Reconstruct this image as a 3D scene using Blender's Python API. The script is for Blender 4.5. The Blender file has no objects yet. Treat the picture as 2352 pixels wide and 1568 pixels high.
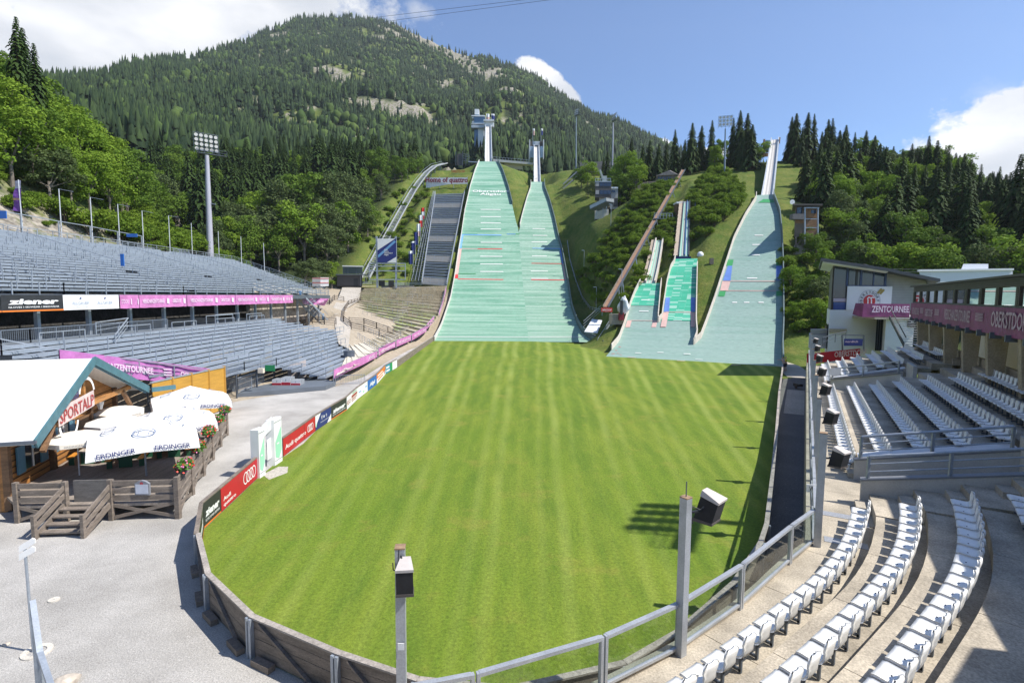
import bpy, bmesh, math, random
import numpy as np
from mathutils import Vector, Matrix
random.seed(7); RNG = np.random.default_rng(7)
C = bpy.context.scene.collection
SC = bpy.context.scene
rad = math.radians
# ---------------------------------------------------------------- camera
F = 1220.0; CX, CY = 1176.0, 784.0
CAM = Vector((0, 0, 10.0))
_p = math.atan(105.7/1220); _r = rad(0.41)
_W = Vector((0, math.cos(_p), -math.sin(_p))); _U0 = Vector((0, math.sin(_p), math.cos(_p))); _X0 = Vector((1, 0, 0))
_R = _X0*math.cos(_r)+_U0*math.sin(_r); _U = _U0*math.cos(_r)-_X0*math.sin(_r)
def ray(px, py): return _W+_R*((px-CX)/F)-_U*((py-CY)/F)
def A(px, py, Y):                     # point seen at a photo position, at a known depth
    d = ray(px, py); return CAM+d*(Y/d.y)
def G(px, py, z=0.0):                 # ... on a known level
    d = ray(px, py); return CAM+d*((z-10.0)/d.z)
def proj(P):
    v = Vector(P)-CAM; k = v.dot(_W)
    return CX+F*v.dot(_R)/k, CY-F*v.dot(_U)/k
cd = bpy.data.cameras.new('camera'); cam = bpy.data.objects.new('camera', cd); C.objects.link(cam)
cd.sensor_width = 36; cd.lens = 36*F/2352; cd.clip_end = 9000; cd.clip_start = .05
m = Matrix.Identity(4)
for i in range(3):
    m[i][0] = _R[i]; m[i][1] = _U[i]; m[i][2] = -_W[i]; m[i][3] = CAM[i]
cam.matrix_world = m; SC.camera = cam
# ---------------------------------------------------------------- scene graph helpers
def lab(o, label=None, cat=None, group=None, kind=None):
    if label: o['label'] = label
    if cat: o['category'] = cat
    if group: o['group'] = group
    if kind: o['kind'] = kind
    return o
def thing(name, label, cat, loc=(0, 0, 0), group=None, rz=0):
    o = bpy.data.objects.new(name, None); C.objects.link(o); o.location = loc; o.rotation_euler = (0, 0, rz)
    o.empty_display_size = .1
    return lab(o, label, cat, group)
def dup(root, loc, rz=0, label=None, group=None, scale=None, tilt=None):
    r = root.copy(); C.objects.link(r); r.location = loc
    r.rotation_euler = (tilt[0], tilt[1], rz) if tilt else (0, 0, rz)
    if scale: r.scale = scale
    if label: r['label'] = label
    if group: r['group'] = group
    for ch in list(root.children):
        c = ch.copy(); C.objects.link(c); c.parent = r
        for g in ch.children:
            d = g.copy(); C.objects.link(d); d.parent = c
    return r
def rootloc(p):
    v = Vector((0, 0, 0))
    while p is not None:
        v += Vector(p.location); p = p.parent
    return v
_fc = {}
def textgeo(s, bold=0.0, shear=0.0):
    k = (s, bold, shear)
    if k not in _fc:
        cu = bpy.data.curves.new('t', 'FONT'); cu.body = s; cu.resolution_u = 2; cu.offset = bold; cu.shear = shear; cu.fill_mode = 'FRONT'
        o = bpy.data.objects.new('t', cu); C.objects.link(o)
        me = o.to_mesh()
        vs = [tuple(v.co) for v in me.vertices]; fs = [tuple(p.vertices) for p in me.polygons]
        o.to_mesh_clear(); bpy.data.objects.remove(o); bpy.data.curves.remove(cu)
        _fc[k] = (vs, fs)
    return _fc[k]
class MB:
    """collects shapes for ONE mesh; points are world points"""
    def __init__(s): s.v = []; s.f = []; s.m = []; s.mats = []; s.cur = 0; s.uv = None
    def mat(s, m):
        if m not in s.mats: s.mats.append(m)
        s.cur = s.mats.index(m); return s
    def add(s, vs, fs):
        b = len(s.v); s.v += [tuple(v) for v in vs]
        for f in fs: s.f.append(tuple(b+i for i in f)); s.m.append(s.cur)
        return s
    def poly(s, *p): return s.add(p, [tuple(range(len(p)))])
    def hexa(s, p):   # 8 pts: bottom 4 ccw, top 4 ccw
        return s.add(p, [(3, 2, 1, 0), (4, 5, 6, 7), (0, 1, 5, 4), (1, 2, 6, 5), (2, 3, 7, 6), (3, 0, 4, 7)])
    def box(s, c, d, rz=0, ax=None):
        c = Vector(c); hx, hy, hz = d[0]/2, d[1]/2, d[2]/2
        if ax is None:
            X = Vector((math.cos(rz), math.sin(rz), 0)); Y = Vector((-X.y, X.x, 0)); Zv = Vector((0, 0, 1))
        else: X, Y, Zv = ax
        p = [c+X*a*hx+Y*b*hy+Zv*e*hz for e in (-1, 1) for a, b in ((-1, -1), (1, -1), (1, 1), (-1, 1))]
        return s.hexa(p)
    def beam(s, p, q, w, h=None, up=(0, 0, 1)):
        h = h or w; p = Vector(p); q = Vector(q); d = q-p; L = d.length
        if L < 1e-6: return s
        d /= L; u = Vector(up)
        if abs(d.dot(u)) > .98: u = Vector((0, 1, 0))
        sd = d.cross(u).normalized(); u = sd.cross(d).normalized()
        return s.box((p+q)/2, (L, w, h), ax=(d, -sd, u))
    def tube(s, p, q, r, r2=None, n=8, caps=True):
        r2 = r if r2 is None else r2; p = Vector(p); q = Vector(q); d = (q-p).normalized()
        u = Vector((1, 0, 0)) if abs(d.z) > .9 else Vector((0, 0, 1))
        a = d.cross(u).normalized(); b = d.cross(a).normalized(); vs = []
        for c, rr in ((p, r), (q, r2)):
            for i in range(n):
                t = 2*math.pi*i/n; vs.append(c+a*(math.cos(t)*rr)+b*(math.sin(t)*rr))
        fs = [(i, (i+1) % n, n+(i+1) % n, n+i) for i in range(n)]
        if caps: fs += [tuple(range(n-1, -1, -1)), tuple(range(n, 2*n))]
        return s.add(vs, fs)
    def prism(s, pts, vec):
        n = len(pts); vec = Vector(vec); a = [Vector(p) for p in pts]; b = [p+vec for p in a]
        return s.add(a+b, [tuple(range(n-1, -1, -1)), tuple(range(n, 2*n))]+[(i, (i+1) % n, n+(i+1) % n, n+i) for i in range(n)])
    def strip(s, A_, B_):
        n = len(A_); return s.add(list(A_)+list(B_), [(i, i+1, n+i+1, n+i) for i in range(n-1)])
    def text(s, t, o, xd, yd, h, w=None, bold=0.0, shear=0.0, center=True):
        vs, fs = textgeo(t, bold, shear)
        if not vs: return s
        xs = [v[0] for v in vs]; x0, x1 = min(xs), max(xs); k = h/.72; o = Vector(o); xd = Vector(xd).normalized(); yd = Vector(yd).normalized()
        kx = k if w is None else w/(x1-x0); off = (x0+x1)/2 if center else x0
        return s.add([o+xd*((v[0]-off)*kx)+yd*(v[1]*k) for v in vs], fs)
    def build(s, name, mat=None, parent=None, smooth=False, uv=None):
        o3 = rootloc(parent); me = bpy.data.meshes.new(name)
        me.from_pydata([(v[0]-o3.x, v[1]-o3.y, v[2]-o3.z) for v in s.v], [], s.f)
        ms = s.mats if s.mats else [mat]
        for q in ms: me.materials.append(q)
        if s.mats: me.polygons.foreach_set('material_index', s.m)
        if smooth: me.polygons.foreach_set('use_smooth', [True]*len(me.polygons))
        if uv is not None:
            l = me.uv_layers.new(name='UVMap'); li = np.empty(len(me.loops), dtype=np.int32); me.loops.foreach_get('vertex_index', li)
            l.data.foreach_set('uv', np.asarray(uv, dtype=np.float32)[li].ravel())
        me.update()
        o = bpy.data.objects.new(name, me); C.objects.link(o)
        if parent is not None: o.parent = parent
        return o
# ---------------------------------------------------------------- materials
def nt_of(m):
    m.use_nodes = True; nt = m.node_tree; nt.nodes.clear()
    out = nt.nodes.new('ShaderNodeOutputMaterial'); b = nt.nodes.new('ShaderNodeBsdfPrincipled'); nt.links.new(b.outputs[0], out.inputs[0])
    return nt, b, out
def N(nt, t, **k):
    n = nt.nodes.new(t)
    for a, v in k.items():
        if a.startswith('i_'): n.inputs[int(a[2:]) if a[2:].isdigit() else a[2:]].default_value = v
        else: setattr(n, a, v)
    return n
def c4(c): return (c[0], c[1], c[2], 1)
def mixc(nt, fac, a, b, mode='MIX'):
    n = nt.nodes.new('ShaderNodeMix'); n.data_type = 'RGBA'; n.blend_type = mode
    for s, v in ((0, fac), (6, a), (7, b)):
        if hasattr(v, 'is_linked') or isinstance(v, bpy.types.NodeSocket): nt.links.new(v, n.inputs[s])
        elif s == 0: n.inputs[0].default_value = v
        else: n.inputs[s].default_value = c4(v)
    return n.outputs[2]
def math_(nt, op, a, b=None, c=None, clamp=False):
    n = nt.nodes.new('ShaderNodeMath'); n.operation = op; n.use_clamp = clamp
    for i, v in enumerate((a, b, c)):
        if v is None: continue
        if isinstance(v, bpy.types.NodeSocket): nt.links.new(v, n.inputs[i])
        else: n.inputs[i].default_value = v
    return n.outputs[0]
def ramp(nt, fac, stops):
    n = nt.nodes.new('ShaderNodeValToRGB'); nt.links.new(fac, n.inputs[0]); e = n.color_ramp.elements
    while len(e) < len(stops): e.new(.5)
    for i, (p, c) in enumerate(stops): e[i].position = p; e[i].color = c4(c) if hasattr(c, '__len__') else (c, c, c, 1)
    return n.outputs[0]
def noise(nt, vec, scale, detail=3, rough=.55, dist=0):
    n = N(nt, 'ShaderNodeTexNoise'); n.inputs['Scale'].default_value = scale; n.inputs['Detail'].default_value = detail
    n.inputs['Roughness'].default_value = rough; n.inputs['Distortion'].default_value = dist
    if vec is not None: nt.links.new(vec, n.inputs['Vector'])
    return n.outputs[0]
def mapping(nt, vec, scale=(1, 1, 1), rot=(0, 0, 0), loc=(0, 0, 0)):
    n = N(nt, 'ShaderNodeMapping'); n.inputs['Scale'].default_value = scale; n.inputs['Rotation'].default_value = rot; n.inputs['Location'].default_value = loc
    nt.links.new(vec, n.inputs[0]); return n.outputs[0]
def objco(nt): return N(nt, 'ShaderNodeTexCoord').outputs['Object']
def bumpn(nt, b, h, strength=.3, dist=.05):
    n = N(nt, 'ShaderNodeBump'); n.inputs['Strength'].default_value = strength; n.inputs['Distance'].default_value = dist
    nt.links.new(h, n.inputs['Height']); nt.links.new(n.outputs[0], b.inputs['Normal'])
_M = {}
def M(name, col, rough=.6, metal=0., var=.12, scale=2., fine=0., fscale=40., stretch=(1, 1, 1), bump=0., col2=None, spec=.5):
    """painted / metal / wood / stone surface: two octaves of wear over a base colour"""
    if name in _M: return _M[name]
    m = bpy.data.materials.new(name); nt, b, out = nt_of(m); v = objco(nt)
    if stretch != (1, 1, 1): v = mapping(nt, v, stretch)
    lo = tuple(c*(1-var) for c in col); hi = tuple(min(1, c*(1+var)) for c in (col2 or col))
    f = noise(nt, v, scale, 4, .6); cc = mixc(nt, ramp(nt, f, [(.3, 0), (.7, 1)]), lo, hi)
    if fine:
        f2 = noise(nt, v, fscale, 2, .7); cc = mixc(nt, fine, cc, ramp(nt, f2, [(.3, (.0, .0, .0)), (.7, (1, 1, 1))]), 'OVERLAY')
        if bump: bumpn(nt, b, f2, bump, .03)
    elif bump: bumpn(nt, b, f, bump, .03)
    nt.links.new(cc, b.inputs['Base Color']); b.inputs['Roughness'].default_value = rough; b.inputs['Metallic'].default_value = metal
    b.inputs['Specular IOR Level'].default_value = spec
    _M[name] = m; return m
STEEL = M('galvanised_steel', (.36, .40, .45), .45, .35, .15, 3, .1, 30)
STEELD = M('dark_steel', (.12, .14, .17), .5, .3, .15, 3)
BENCH = M('bench_metal', (.30, .345, .40), .5, .2, .12, .6, .1, 8)
DECK = M('deck_metal', (.21, .245, .285), .6, .15, .18, .5, .12, 6)
CONC = M('concrete', (.40, .355, .285), .85, 0, .3, .7, .25, 25, bump=.15)
CONCW = M('smooth_concrete', (.50, .49, .46), .8, 0, .1, .8, .1, 20)
WHITE = M('white_plastic', (.80, .80, .79), .35, 0, .03, 2)
WPAINT = M('white_paint', (.78, .78, .77), .6, 0, .05, 1.2)
FABW = M('white_canvas', (.82, .81, .78), .8, 0, .04, 1.5)
FABC = M('cream_canvas', (.82, .77, .67), .8, 0, .05, 1.5)
BLACK = M('black_fabric', (.018, .018, .022), .75, 0, .3, 6)
GREYC = M('grey_cover', (.55, .50, .47), .8, 0, .1, 4)
DARK = M('dark_paint', (.03, .032, .036), .5, 0, .2, 2)
RED = M('red_print', (.48, .012, .03), .45, 0, .06, 1)
NAVY = M('navy_print', (.018, .03, .17), .45, 0, .08, 1)
BLUE = M('blue_print', (.02, .13, .45), .45, 0, .08, 1)
SKYB = M('pale_blue_print', (.16, .36, .62), .5, 0, .1, 1)
ORANGE = M('orange_print', (.75, .20, .03), .5, 0, .06, 1)
GREEN = M('green_print', (.02, .26, .09), .5, 0, .1, 1)
MINT = M('mint_print', (.32, .66, .46), .5, 0, .05, 1)
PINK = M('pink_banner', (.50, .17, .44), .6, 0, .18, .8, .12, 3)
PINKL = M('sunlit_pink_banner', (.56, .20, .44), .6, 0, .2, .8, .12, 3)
PURP = M('shaded_purple_banner', (.24, .05, .15), .6, 0, .2, .5, .15, 2)  # banner pink darkened in colour for the shade it hangs in
PINKT = M('pale_print', (.78, .62, .74), .6, 0, .08, 2)
GOLD = M('gold_print', (.30, .22, .05), .5, 0, .1, 1)
WOODG = M('weathered_wood', (.20, .165, .135), .85, 0, .35, 1.2, .3, 14, (1, 1, 5), bump=.2)
WOODO = M('orange_wood', (.42, .19, .055), .6, 0, .3, 1.0, .3, 10, (1, 1, 6))
WOODY = M('yellow_wood_panel', (.50, .27, .045), .5, 0, .12, .8, .15, 12, (1, 1, 6))
WOODB = M('brown_timber', (.20, .11, .055), .7, 0, .3, 1.2, .25, 10, (1, 1, 5))
TERRA = M('track_wood', (.29, .17, .105), .7, 0, .2, 1.0, .15, 6)
TEAL = M('teal_trim', (.07, .17, .20), .55, 0, .15, 2)
SHUT = M('blue_shutter', (.09, .22, .30), .6, 0, .12, 3)
ROOFG = M('grey_shingle', (.17, .16, .155), .85, 0, .2, 1.0, .3, 5)
ROOFD = M('dark_roof_metal', (.05, .055, .065), .5, .3, .15, 1)
CLAD = M('grey_cladding', (.33, .325, .32), .7, 0, .08, 1.0)
CLADD = M('dark_cladding', (.075, .07, .07), .7, 0, .2, 1.0, .2, 8, (1, 1, 8))
BROWNM = M('brown_metal', (.07, .06, .05), .55, .2, .15, 2)
GRASSF = M('flower_leaves', (.07, .17, .02), .7, 0, .4, 20)
FLR = M('red_flowers', (.75, .05, .03), .6, 0, .2, 20)
FLP = M('pink_flowers', (.75, .20, .45), .6, 0, .2, 20)
SKIN = M('skin', (.55, .33, .24), .6, 0, .05, 3)
YEL = M('yellow_cloth', (.75, .55, .03), .7, 0, .1, 3)
SIGNR = M('orange_red_sign', (.65, .03, .02), .5, 0, .08, 1)
GABION = M('gabion_stone', (.22, .21, .20), .9, 0, .4, 2.5, .5, 7, bump=.5)
ROCK = M('pale_rock', (.42, .37, .31), .9, 0, .35, .4, .45, 2.5, bump=.6)
def shingle_white():
    m = bpy.data.materials.new('white_shingle_roof'); nt, b, out = nt_of(m); v = objco(nt)
    br = N(nt, 'ShaderNodeTexBrick'); nt.links.new(N(nt, 'ShaderNodeTexCoord').outputs['UV'], br.inputs[0])
    br.inputs['Scale'].default_value = 1; br.inputs['Brick Width'].default_value = .25; br.inputs['Row Height'].default_value = .3; br.inputs['Mortar Size'].default_value = .012
    br.inputs['Color1'].default_value = (.75, .74, .71, 1); br.inputs['Color2'].default_value = (.79, .78, .75, 1); br.inputs['Mortar'].default_value = (.64, .63, .60, 1)
    d = ramp(nt, noise(nt, v, 1.1, 5, .7), [(.62, 0), (.8, .5)]); cc = mixc(nt, d, br.outputs[0], (.45, .42, .36)); nt.links.new(cc, b.inputs['Base Color']); b.inputs['Roughness'].default_value = .8
    return m
ROOFW = shingle_white()
def glass(name, tint, alpha, rough=.02):
    m = bpy.data.materials.new(name); m.use_nodes = True; nt = m.node_tree; nt.nodes.clear()
    out = N(nt, 'ShaderNodeOutputMaterial'); tr = N(nt, 'ShaderNodeBsdfTransparent'); tr.inputs[0].default_value = c4(tint)
    gl = N(nt, 'ShaderNodeBsdfGlossy'); gl.inputs['Roughness'].default_value = rough
    lw = N(nt, 'ShaderNodeLayerWeight'); lw.inputs[0].default_value = .5
    f = math_(nt, 'MULTIPLY_ADD', math_(nt, 'POWER', lw.outputs['Facing'], 4.), .5, alpha, clamp=True)
    mx = N(nt, 'ShaderNodeMixShader'); nt.links.new(f, mx.inputs[0]); nt.links.new(tr.outputs[0], mx.inputs[1]); nt.links.new(gl.outputs[0], mx.inputs[2])
    nt.links.new(mx.outputs[0], out.inputs[0]); return m
GLASS = glass('clear_glass', (.86, .90, .88), .03)
def winmat(name, col=(.03, .04, .055), rough=.03):
    m = bpy.data.materials.new(name); nt, b, out = nt_of(m); b.inputs['Base Color'].default_value = c4(col); b.inputs['Roughness'].default_value = rough
    b.inputs['Specular IOR Level'].default_value = .7; return m
WIN = winmat('window_glass'); WINB = winmat('blue_window_glass', (.02, .035, .07), .04)
WINM = bpy.data.materials.new('mirror_glass'); _nt, _b, _o = nt_of(WINM); _b.inputs['Metallic'].default_value = 1; _b.inputs['Base Color'].default_value = (.75, .8, .76, 1); _b.inputs['Roughness'].default_value = .03
# ---------------------------------------------------------------- light
SUNV = Vector((.60, -.12, .79)).normalized()
sd = bpy.data.lights.new('sun', 'SUN'); so = bpy.data.objects.new('sun', sd); C.objects.link(so)
sd.energy = 5.0; sd.angle = rad(.5); sd.color = (1, .95, .87)
so.rotation_euler = SUNV.to_track_quat('Z', 'Y').to_euler(); so.location = (60, -20, 120)
wd = bpy.data.worlds.new('World'); SC.world = wd; wd.use_nodes = True; nt = wd.node_tree; nt.nodes.clear()
wo = N(nt, 'ShaderNodeOutputWorld'); bg = N(nt, 'ShaderNodeBackground'); nt.links.new(bg.outputs[0], wo.inputs[0])
sky = N(nt, 'ShaderNodeTexSky'); sky.sky_type = 'NISHITA'; sky.sun_disc = False
sky.sun_elevation = math.asin(SUNV.z); sky.sun_rotation = math.atan2(SUNV.x, SUNV.y); sky.altitude = 900; sky.air_density = 1.0; sky.dust_density = .6; sky.ozone_density = 2.2
gen = N(nt, 'ShaderNodeTexCoord').outputs['Generated']
def dotv(v):
    n = N(nt, 'ShaderNodeVectorMath', operation='DOT_PRODUCT'); nt.links.new(gen, n.inputs[0]); n.inputs[1].default_value = v; return n.outputs['Value']
n1 = noise(nt, mapping(nt, gen, (5, 5, 9)), 1.6, 7, .58); n2 = noise(nt, mapping(nt, gen, (22, 22, 30)), 1.5, 6, .65)
def cloud(px, py, rx, ry, k=1.0, soft=.25, rot=0.):
    c = ray(px, py).normalized(); ex = Vector((c.y, -c.x, 0)).normalized(); ey = c.cross(ex)*-1
    ca, sa = math.cos(rot), math.sin(rot); ex, ey = ex*ca+ey*sa, ey*ca-ex*sa
    def q(e, r, s):
        n = math_(nt, 'MULTIPLY_ADD', dotv(e*(F/r)), 1.0, -c.dot(e)*(F/r)); return math_(nt, 'MULTIPLY', n, n)
    d2 = math_(nt, 'ADD', q(ex, rx, 0), q(ey, ry, 1))
    front = math_(nt, 'GREATER_THAN', dotv(c), .2)
    d = math_(nt, 'SQRT', d2)
    v = math_(nt, 'MULTIPLY_ADD', n1, 1.6*k, -.8*k)
    v2 = math_(nt, 'MULTIPLY_ADD', n2, 1.3*k, -.65*k)
    s = math_(nt, 'ADD', math_(nt, 'SUBTRACT', math_(nt, 'ADD', v, v2), d), 1.0)
    return math_(nt, 'MULTIPLY', math_(nt, 'DIVIDE', s, soft, clamp=True), front)
cl = None
for a in [(230, 20, 560, 170, .9, .5), (-60, 120, 420, 190, .8, .35), (520, -40, 290, 150, .8, .35), (690, -10, 100, 62, .6, .3), (1262, 196, 92, 30, .42, .12, -.62), (2330, 330, 150, 75, .7, .25), (2390, 250, 110, 46, .7, .2), (2240, 352, 90, 34, .6, .2), (1640, 352, 34, 16, .6, .2), (1515, 335, 25, 14, .6, .2), (2600, 300, 260, 120, .7, .25)]:
    v = cloud(*a); cl = v if cl is None else math_(nt, 'MAXIMUM', cl, v)
for a in [(958, 22, 28, 20, 1.6, 1.1), (880, 40, 30, 14, 1.6, 2.0), (2285, 215, 40, 24, 1.6, 2.2)]:
    cl = math_(nt, 'MAXIMUM', cl, math_(nt, 'MULTIPLY', cloud(*a), .55))
shade = ramp(nt, noise(nt, mapping(nt, gen, (3, 3, 7), loc=(.3, .2, .1)), 1.7, 5, .5), [(.36, (4.6, 4.8, 5.15)), (.50, (5.6, 5.7, 5.9)), (.64, (7.0, 7.0, 7.05))])
SKYS = .118
sk = mixc(nt, 1.0, sky.outputs[0], (.80, .94, 1.12), 'MULTIPLY')
fin = mixc(nt, math_(nt, 'MULTIPLY', cl, .97), sk, shade); nt.links.new(fin, bg.inputs[0]); bg.inputs[1].default_value = SKYS
SC.view_settings.view_transform = 'Standard'; SC.view_settings.look = 'None'; SC.view_settings.exposure = 0.5; SC.view_settings.gamma = 1
SC.cycles.max_bounces = 6; SC.cycles.transparent_max_bounces = 12; SC.cycles.use_denoising = True
SC.cycles.sample_clamp_indirect = 6
# ---------------------------------------------------------------- hill profiles and jump surfaces
def integ(segs):
    """profile from (length, slope at end) pieces with linear slope change"""
    S, Z, K = [0.], [0.], [0.]
    for L, k in segs:
        n = 12
        for i in range(1, n+1):
            t = i/n; kk = K[-1] if False else None
            s0, z0, k0 = S[0], 0, 0
        s0, z0, k0 = S[-1], Z[-1], K[-1]
        for i in range(1, n+1):
            t = i/n*L; S.append(s0+t); Z.append(z0+k0*t+.5*(k-k0)/L*t*t); K.append(k0+(k-k0)*i/n)
    return np.array(S), np.array(Z)
class Surf:
    def __init__(s, P0, ax, segs):
        s.P0 = Vector((P0[0], P0[1], 0)); s.a = Vector((ax[0], ax[1], 0)).normalized(); s.S, s.Z = integ(segs); s.n = Vector((s.a.y, -s.a.x, 0))
    def z(s, t): return float(np.interp(t, s.S, s.Z))
    def t(s, P): return (Vector((P[0], P[1], 0))-s.P0).dot(s.a)
    def slope(s, t): return (s.z(t+.5)-s.z(t-.5))
    def up(s, t): return (s.a+Vector((0, 0, s.slope(t)))).normalized()
    def edge(s, tab, t):
        """point of an edge (list of photo positions) at distance t along the hill"""
        xs = np.array([p[0] for p in tab], float); ys = np.array([p[1] for p in tab], float); o = np.argsort(ys); xs, ys = xs[o], ys[o]
        py = 600.; zt = s.z(t); P = None
        for i in range(25):
            px = float(np.interp(py, ys, xs)); d = ray(px, py); k = (s.P0-Vector((0, 0, 0))).dot(s.a)+t; k /= d.x*s.a.x+d.y*s.a.y
            P = CAM+d*k; py += (P.z-zt)*F/P.y*.8
        P.z = zt; return P
    def on(s, px, py, lift=.07):
        """where a photo position meets the surface"""
        d = ray(px, py); best = None
        lo, hi = 20., 420.; f = lambda k: (CAM+d*k).z-s.z(s.t(CAM+d*k))
        ks = np.linspace(lo, hi, 400); prev = f(ks[0])
        for a, b in zip(ks[:-1], ks[1:]):
            c = f(b)
            if prev > 0 >= c:
                for _ in range(30):
                    mdl = (a+b)/2
                    if f(mdl) > 0: a = mdl
                    else: b = mdl
                best = a; break
            prev = c
        P = CAM+d*(best if best else 250); t = s.t(P); nrm = s.n.cross(s.up(t)).normalized()
        return P+nrm*lift
BIG = Surf((0, 115), (0, 1), [(75, .70), (36, .70), (61, .24)])
NORM = Surf((0, 115), (0, 1), [(75, .70), (30, .70), (24.5, .42)])
SML = Surf((27, 82), (.4, .916), [(35, .66), (25, .66), (25.4, .22)])
big_l = [(1102, 370), (1100, 373), (1091.6, 394), (1081, 429), (1068, 487.5), (1061, 537), (1053.5, 581), (1044.7, 640), (1036, 687), (1015, 750.6), (1000, 780), (996, 790)]
big_r = [(1142, 368), (1144, 373), (1154.5, 394), (1168, 435), (1176.5, 470), (1185, 508), (1191, 527), (1200, 640), (1214, 783), (1215, 800)]
nor_l = [(1220, 430), (1219, 435), (1211.7, 455), (1201, 493), (1194, 523), (1191, 527), (1200, 640), (1214, 783), (1215, 800)]
nor_r = [(1250, 431), (1251, 436), (1261.5, 464), (1272, 502), (1282, 549), (1291, 581), (1298, 619.5), (1305.5, 660.5), (1312, 707), (1324, 741.5), (1336, 763.5), (1361, 783), (1385, 795)]
k60_l = [(1738, 455), (1736.8, 460), (1713, 498), (1687, 550.8), (1663.5, 624), (1643, 688.5), (1622.5, 746.5), (1609.6, 780.5), (1594, 789), (1590, 833), (1589, 850)]
k60_r = [(1776, 455), (1777.8, 460), (1789.5, 492), (1794, 536), (1797, 609), (1798, 746.5), (1795.5, 802.5), (1796.4, 841.5), (1796.4, 860)]
k30_l = [(1551, 600), (1550.7, 602), (1540.4, 618), (1531.7, 653), (1523, 712), (1520, 735), (1511, 738), (1503, 824), (1503, 835)]
k30_r = [(1602, 599), (1600.5, 612), (1599, 668), (1597.6, 746.5), (1600, 775), (1594, 789), (1590, 833), (1589, 850)]
k20_l = [(1474, 644), (1473, 646), (1458, 675.5), (1448.5, 700), (1434, 749), (1421.7, 783), (1392, 818), (1388, 826)]
k20_r = [(1518, 654), (1517, 656), (1511, 727), (1510, 736), (1511, 738), (1503, 824), (1503, 835)]
def rows(sf, l, r, t1, n):
    T = np.linspace(0, t1, n); return T, [sf.edge(l, t) for t in T], [sf.edge(r, t) for t in T]
HILLS = [('big', BIG, big_l, big_r, 172), ('normal', NORM, nor_l, nor_r, 129.5), ('k60', SML, k60_l, k60_r, 85.4), ('k30', SML, k30_l, k30_r, 46.), ('k20', SML, k20_l, k20_r, 37.)]
HR = {h[0]: rows(h[1], h[2], h[3], h[4], 48) for h in HILLS}
# ---------------------------------------------------------------- terrain height
ctl = []
def g(px, py, Y, dz=0): P = A(px, py, Y); ctl.append((P.x, P.y, P.z+dz))
for nm, (T, L, R) in HR.items():
    for i in range(4, len(T), 8): ctl.append((L[i].x-1, L[i].y, L[i].z-.4)); ctl.append((R[i].x+1, R[i].y, R[i].z-.4))
for p in [(1740, 400, 185), (1680, 410, 185), (1600, 415, 185), (1560, 410, 182), (1820, 480, 150), (1850, 575, 124), (1815, 650, 115), (1810, 760, 95), (1840, 400, 182), (1800, 365, 200), (1376, 786, 110),
          (1330, 700, 144), (1350, 745, 126), (1312, 600, 172), (1345, 640, 158), (1300, 540, 190), (1340, 540, 178), (1400, 600, 148), (1400, 520, 170), (1450, 520, 162), (1500, 440, 174), (1410, 690, 120), (1560, 520, 150), (1640, 470, 160), (1660, 430, 175), (1390, 492, 185), (1290, 470, 215),
          (1300, 400, 250), (1250, 400, 258), (1320, 389, 256), (1420, 440, 210), (1162, 385, 278), (1211, 394, 272), (1050, 380, 284), (1010, 384, 282), (960, 432, 246), (900, 532, 200), (835, 648, 168),
          (820, 560, 190), (760, 612, 172), (650, 640, 160), (560, 632, 150), (600, 500, 230), (750, 450, 262), (500, 480, 225), (880, 450, 236), (1000, 655, 169), (800, 662, 163), (1000, 750, 124), (900, 700, 141),
          (850, 742, 105), (790, 795, 79), (775, 870, 60), (782, 762, 88), (800, 700, 124), (1440, 690, 116), (1480, 560, 140)]: g(*p)
for p in [(-66, 40, 17), (-66, 80, 17), (-66, 104, 16.5), (-80, 70, 30), (-80, 96, 29), (-95, 80, 43), (-108, 98, 55), (-128, 108, 72), (-160, 110, 95), (-200, 95, 120), (-80, 134, 20), (-100, 156, 25), (-130, 176, 33), (-170, 192, 45), (-120, 230, 42), (-180, 240, 55),
          (-66, 130, 15), (-66, 10, 17), (-95, 20, 43), (-140, 40, 80), (-38, 20, 3), (-38, 60, 4), (-38, 90, 5), (-50, 60, 9), (-50, 95, 9.5), (-24, 45, -.4), (-24, 65, -.2), (-30, 30, 0), (-30, 5, 0), (-10, -10, 0), (-15, 20, 0), (-15, 60, 0), (-15, 90, 0), (0, 30, 0), (0, 60, 0), (0, 95, 0),
          (15, 40, 0), (20, 60, 0), (15, 90, 0), (30, 70, 0), (35, 50, 0), (30, 20, 0), (45, 40, 0), (60, 20, 0), (60, -20, 0), (0, -40, 0), (48, 62, .6), (60, 60, 1), (75, 55, 1), (62, 100, 5), (90, 75, 4), (105, 130, 22), (140, 150, 36), (160, 200, 56), (122, 200, 58), (98, 200, 59), (200, 150, 34), (260, 200, 48), (120, 80, 10), (160, 60, 14), (-30, 330, 82), (40, 320, 78), (90, 300, 72), (-120, 300, 66), (-200, 290, 75), (150, 300, 70), (240, 300, 60), (110, 250, 64), (60, 260, 66)]: ctl.append(p)
_c = np.array(ctl); _P = _c[:, :2]/100; _n = len(_c)
def _tpsu(r2): return np.where(r2 > 1e-12, .5*r2*np.log(np.maximum(r2, 1e-12)), 0)
_K = _tpsu(((_P[:, None]-_P[None])**2).sum(-1))+np.eye(_n)*4e-3; _Q = np.hstack([np.ones((_n, 1)), _P])
_Am = np.zeros((_n+3, _n+3)); _Am[:_n, :_n] = _K; _Am[:_n, _n:] = _Q; _Am[_n:, :_n] = _Q.T
_wt = np.linalg.solve(_Am, np.concatenate([_c[:, 2], np.zeros(3)]))
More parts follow.
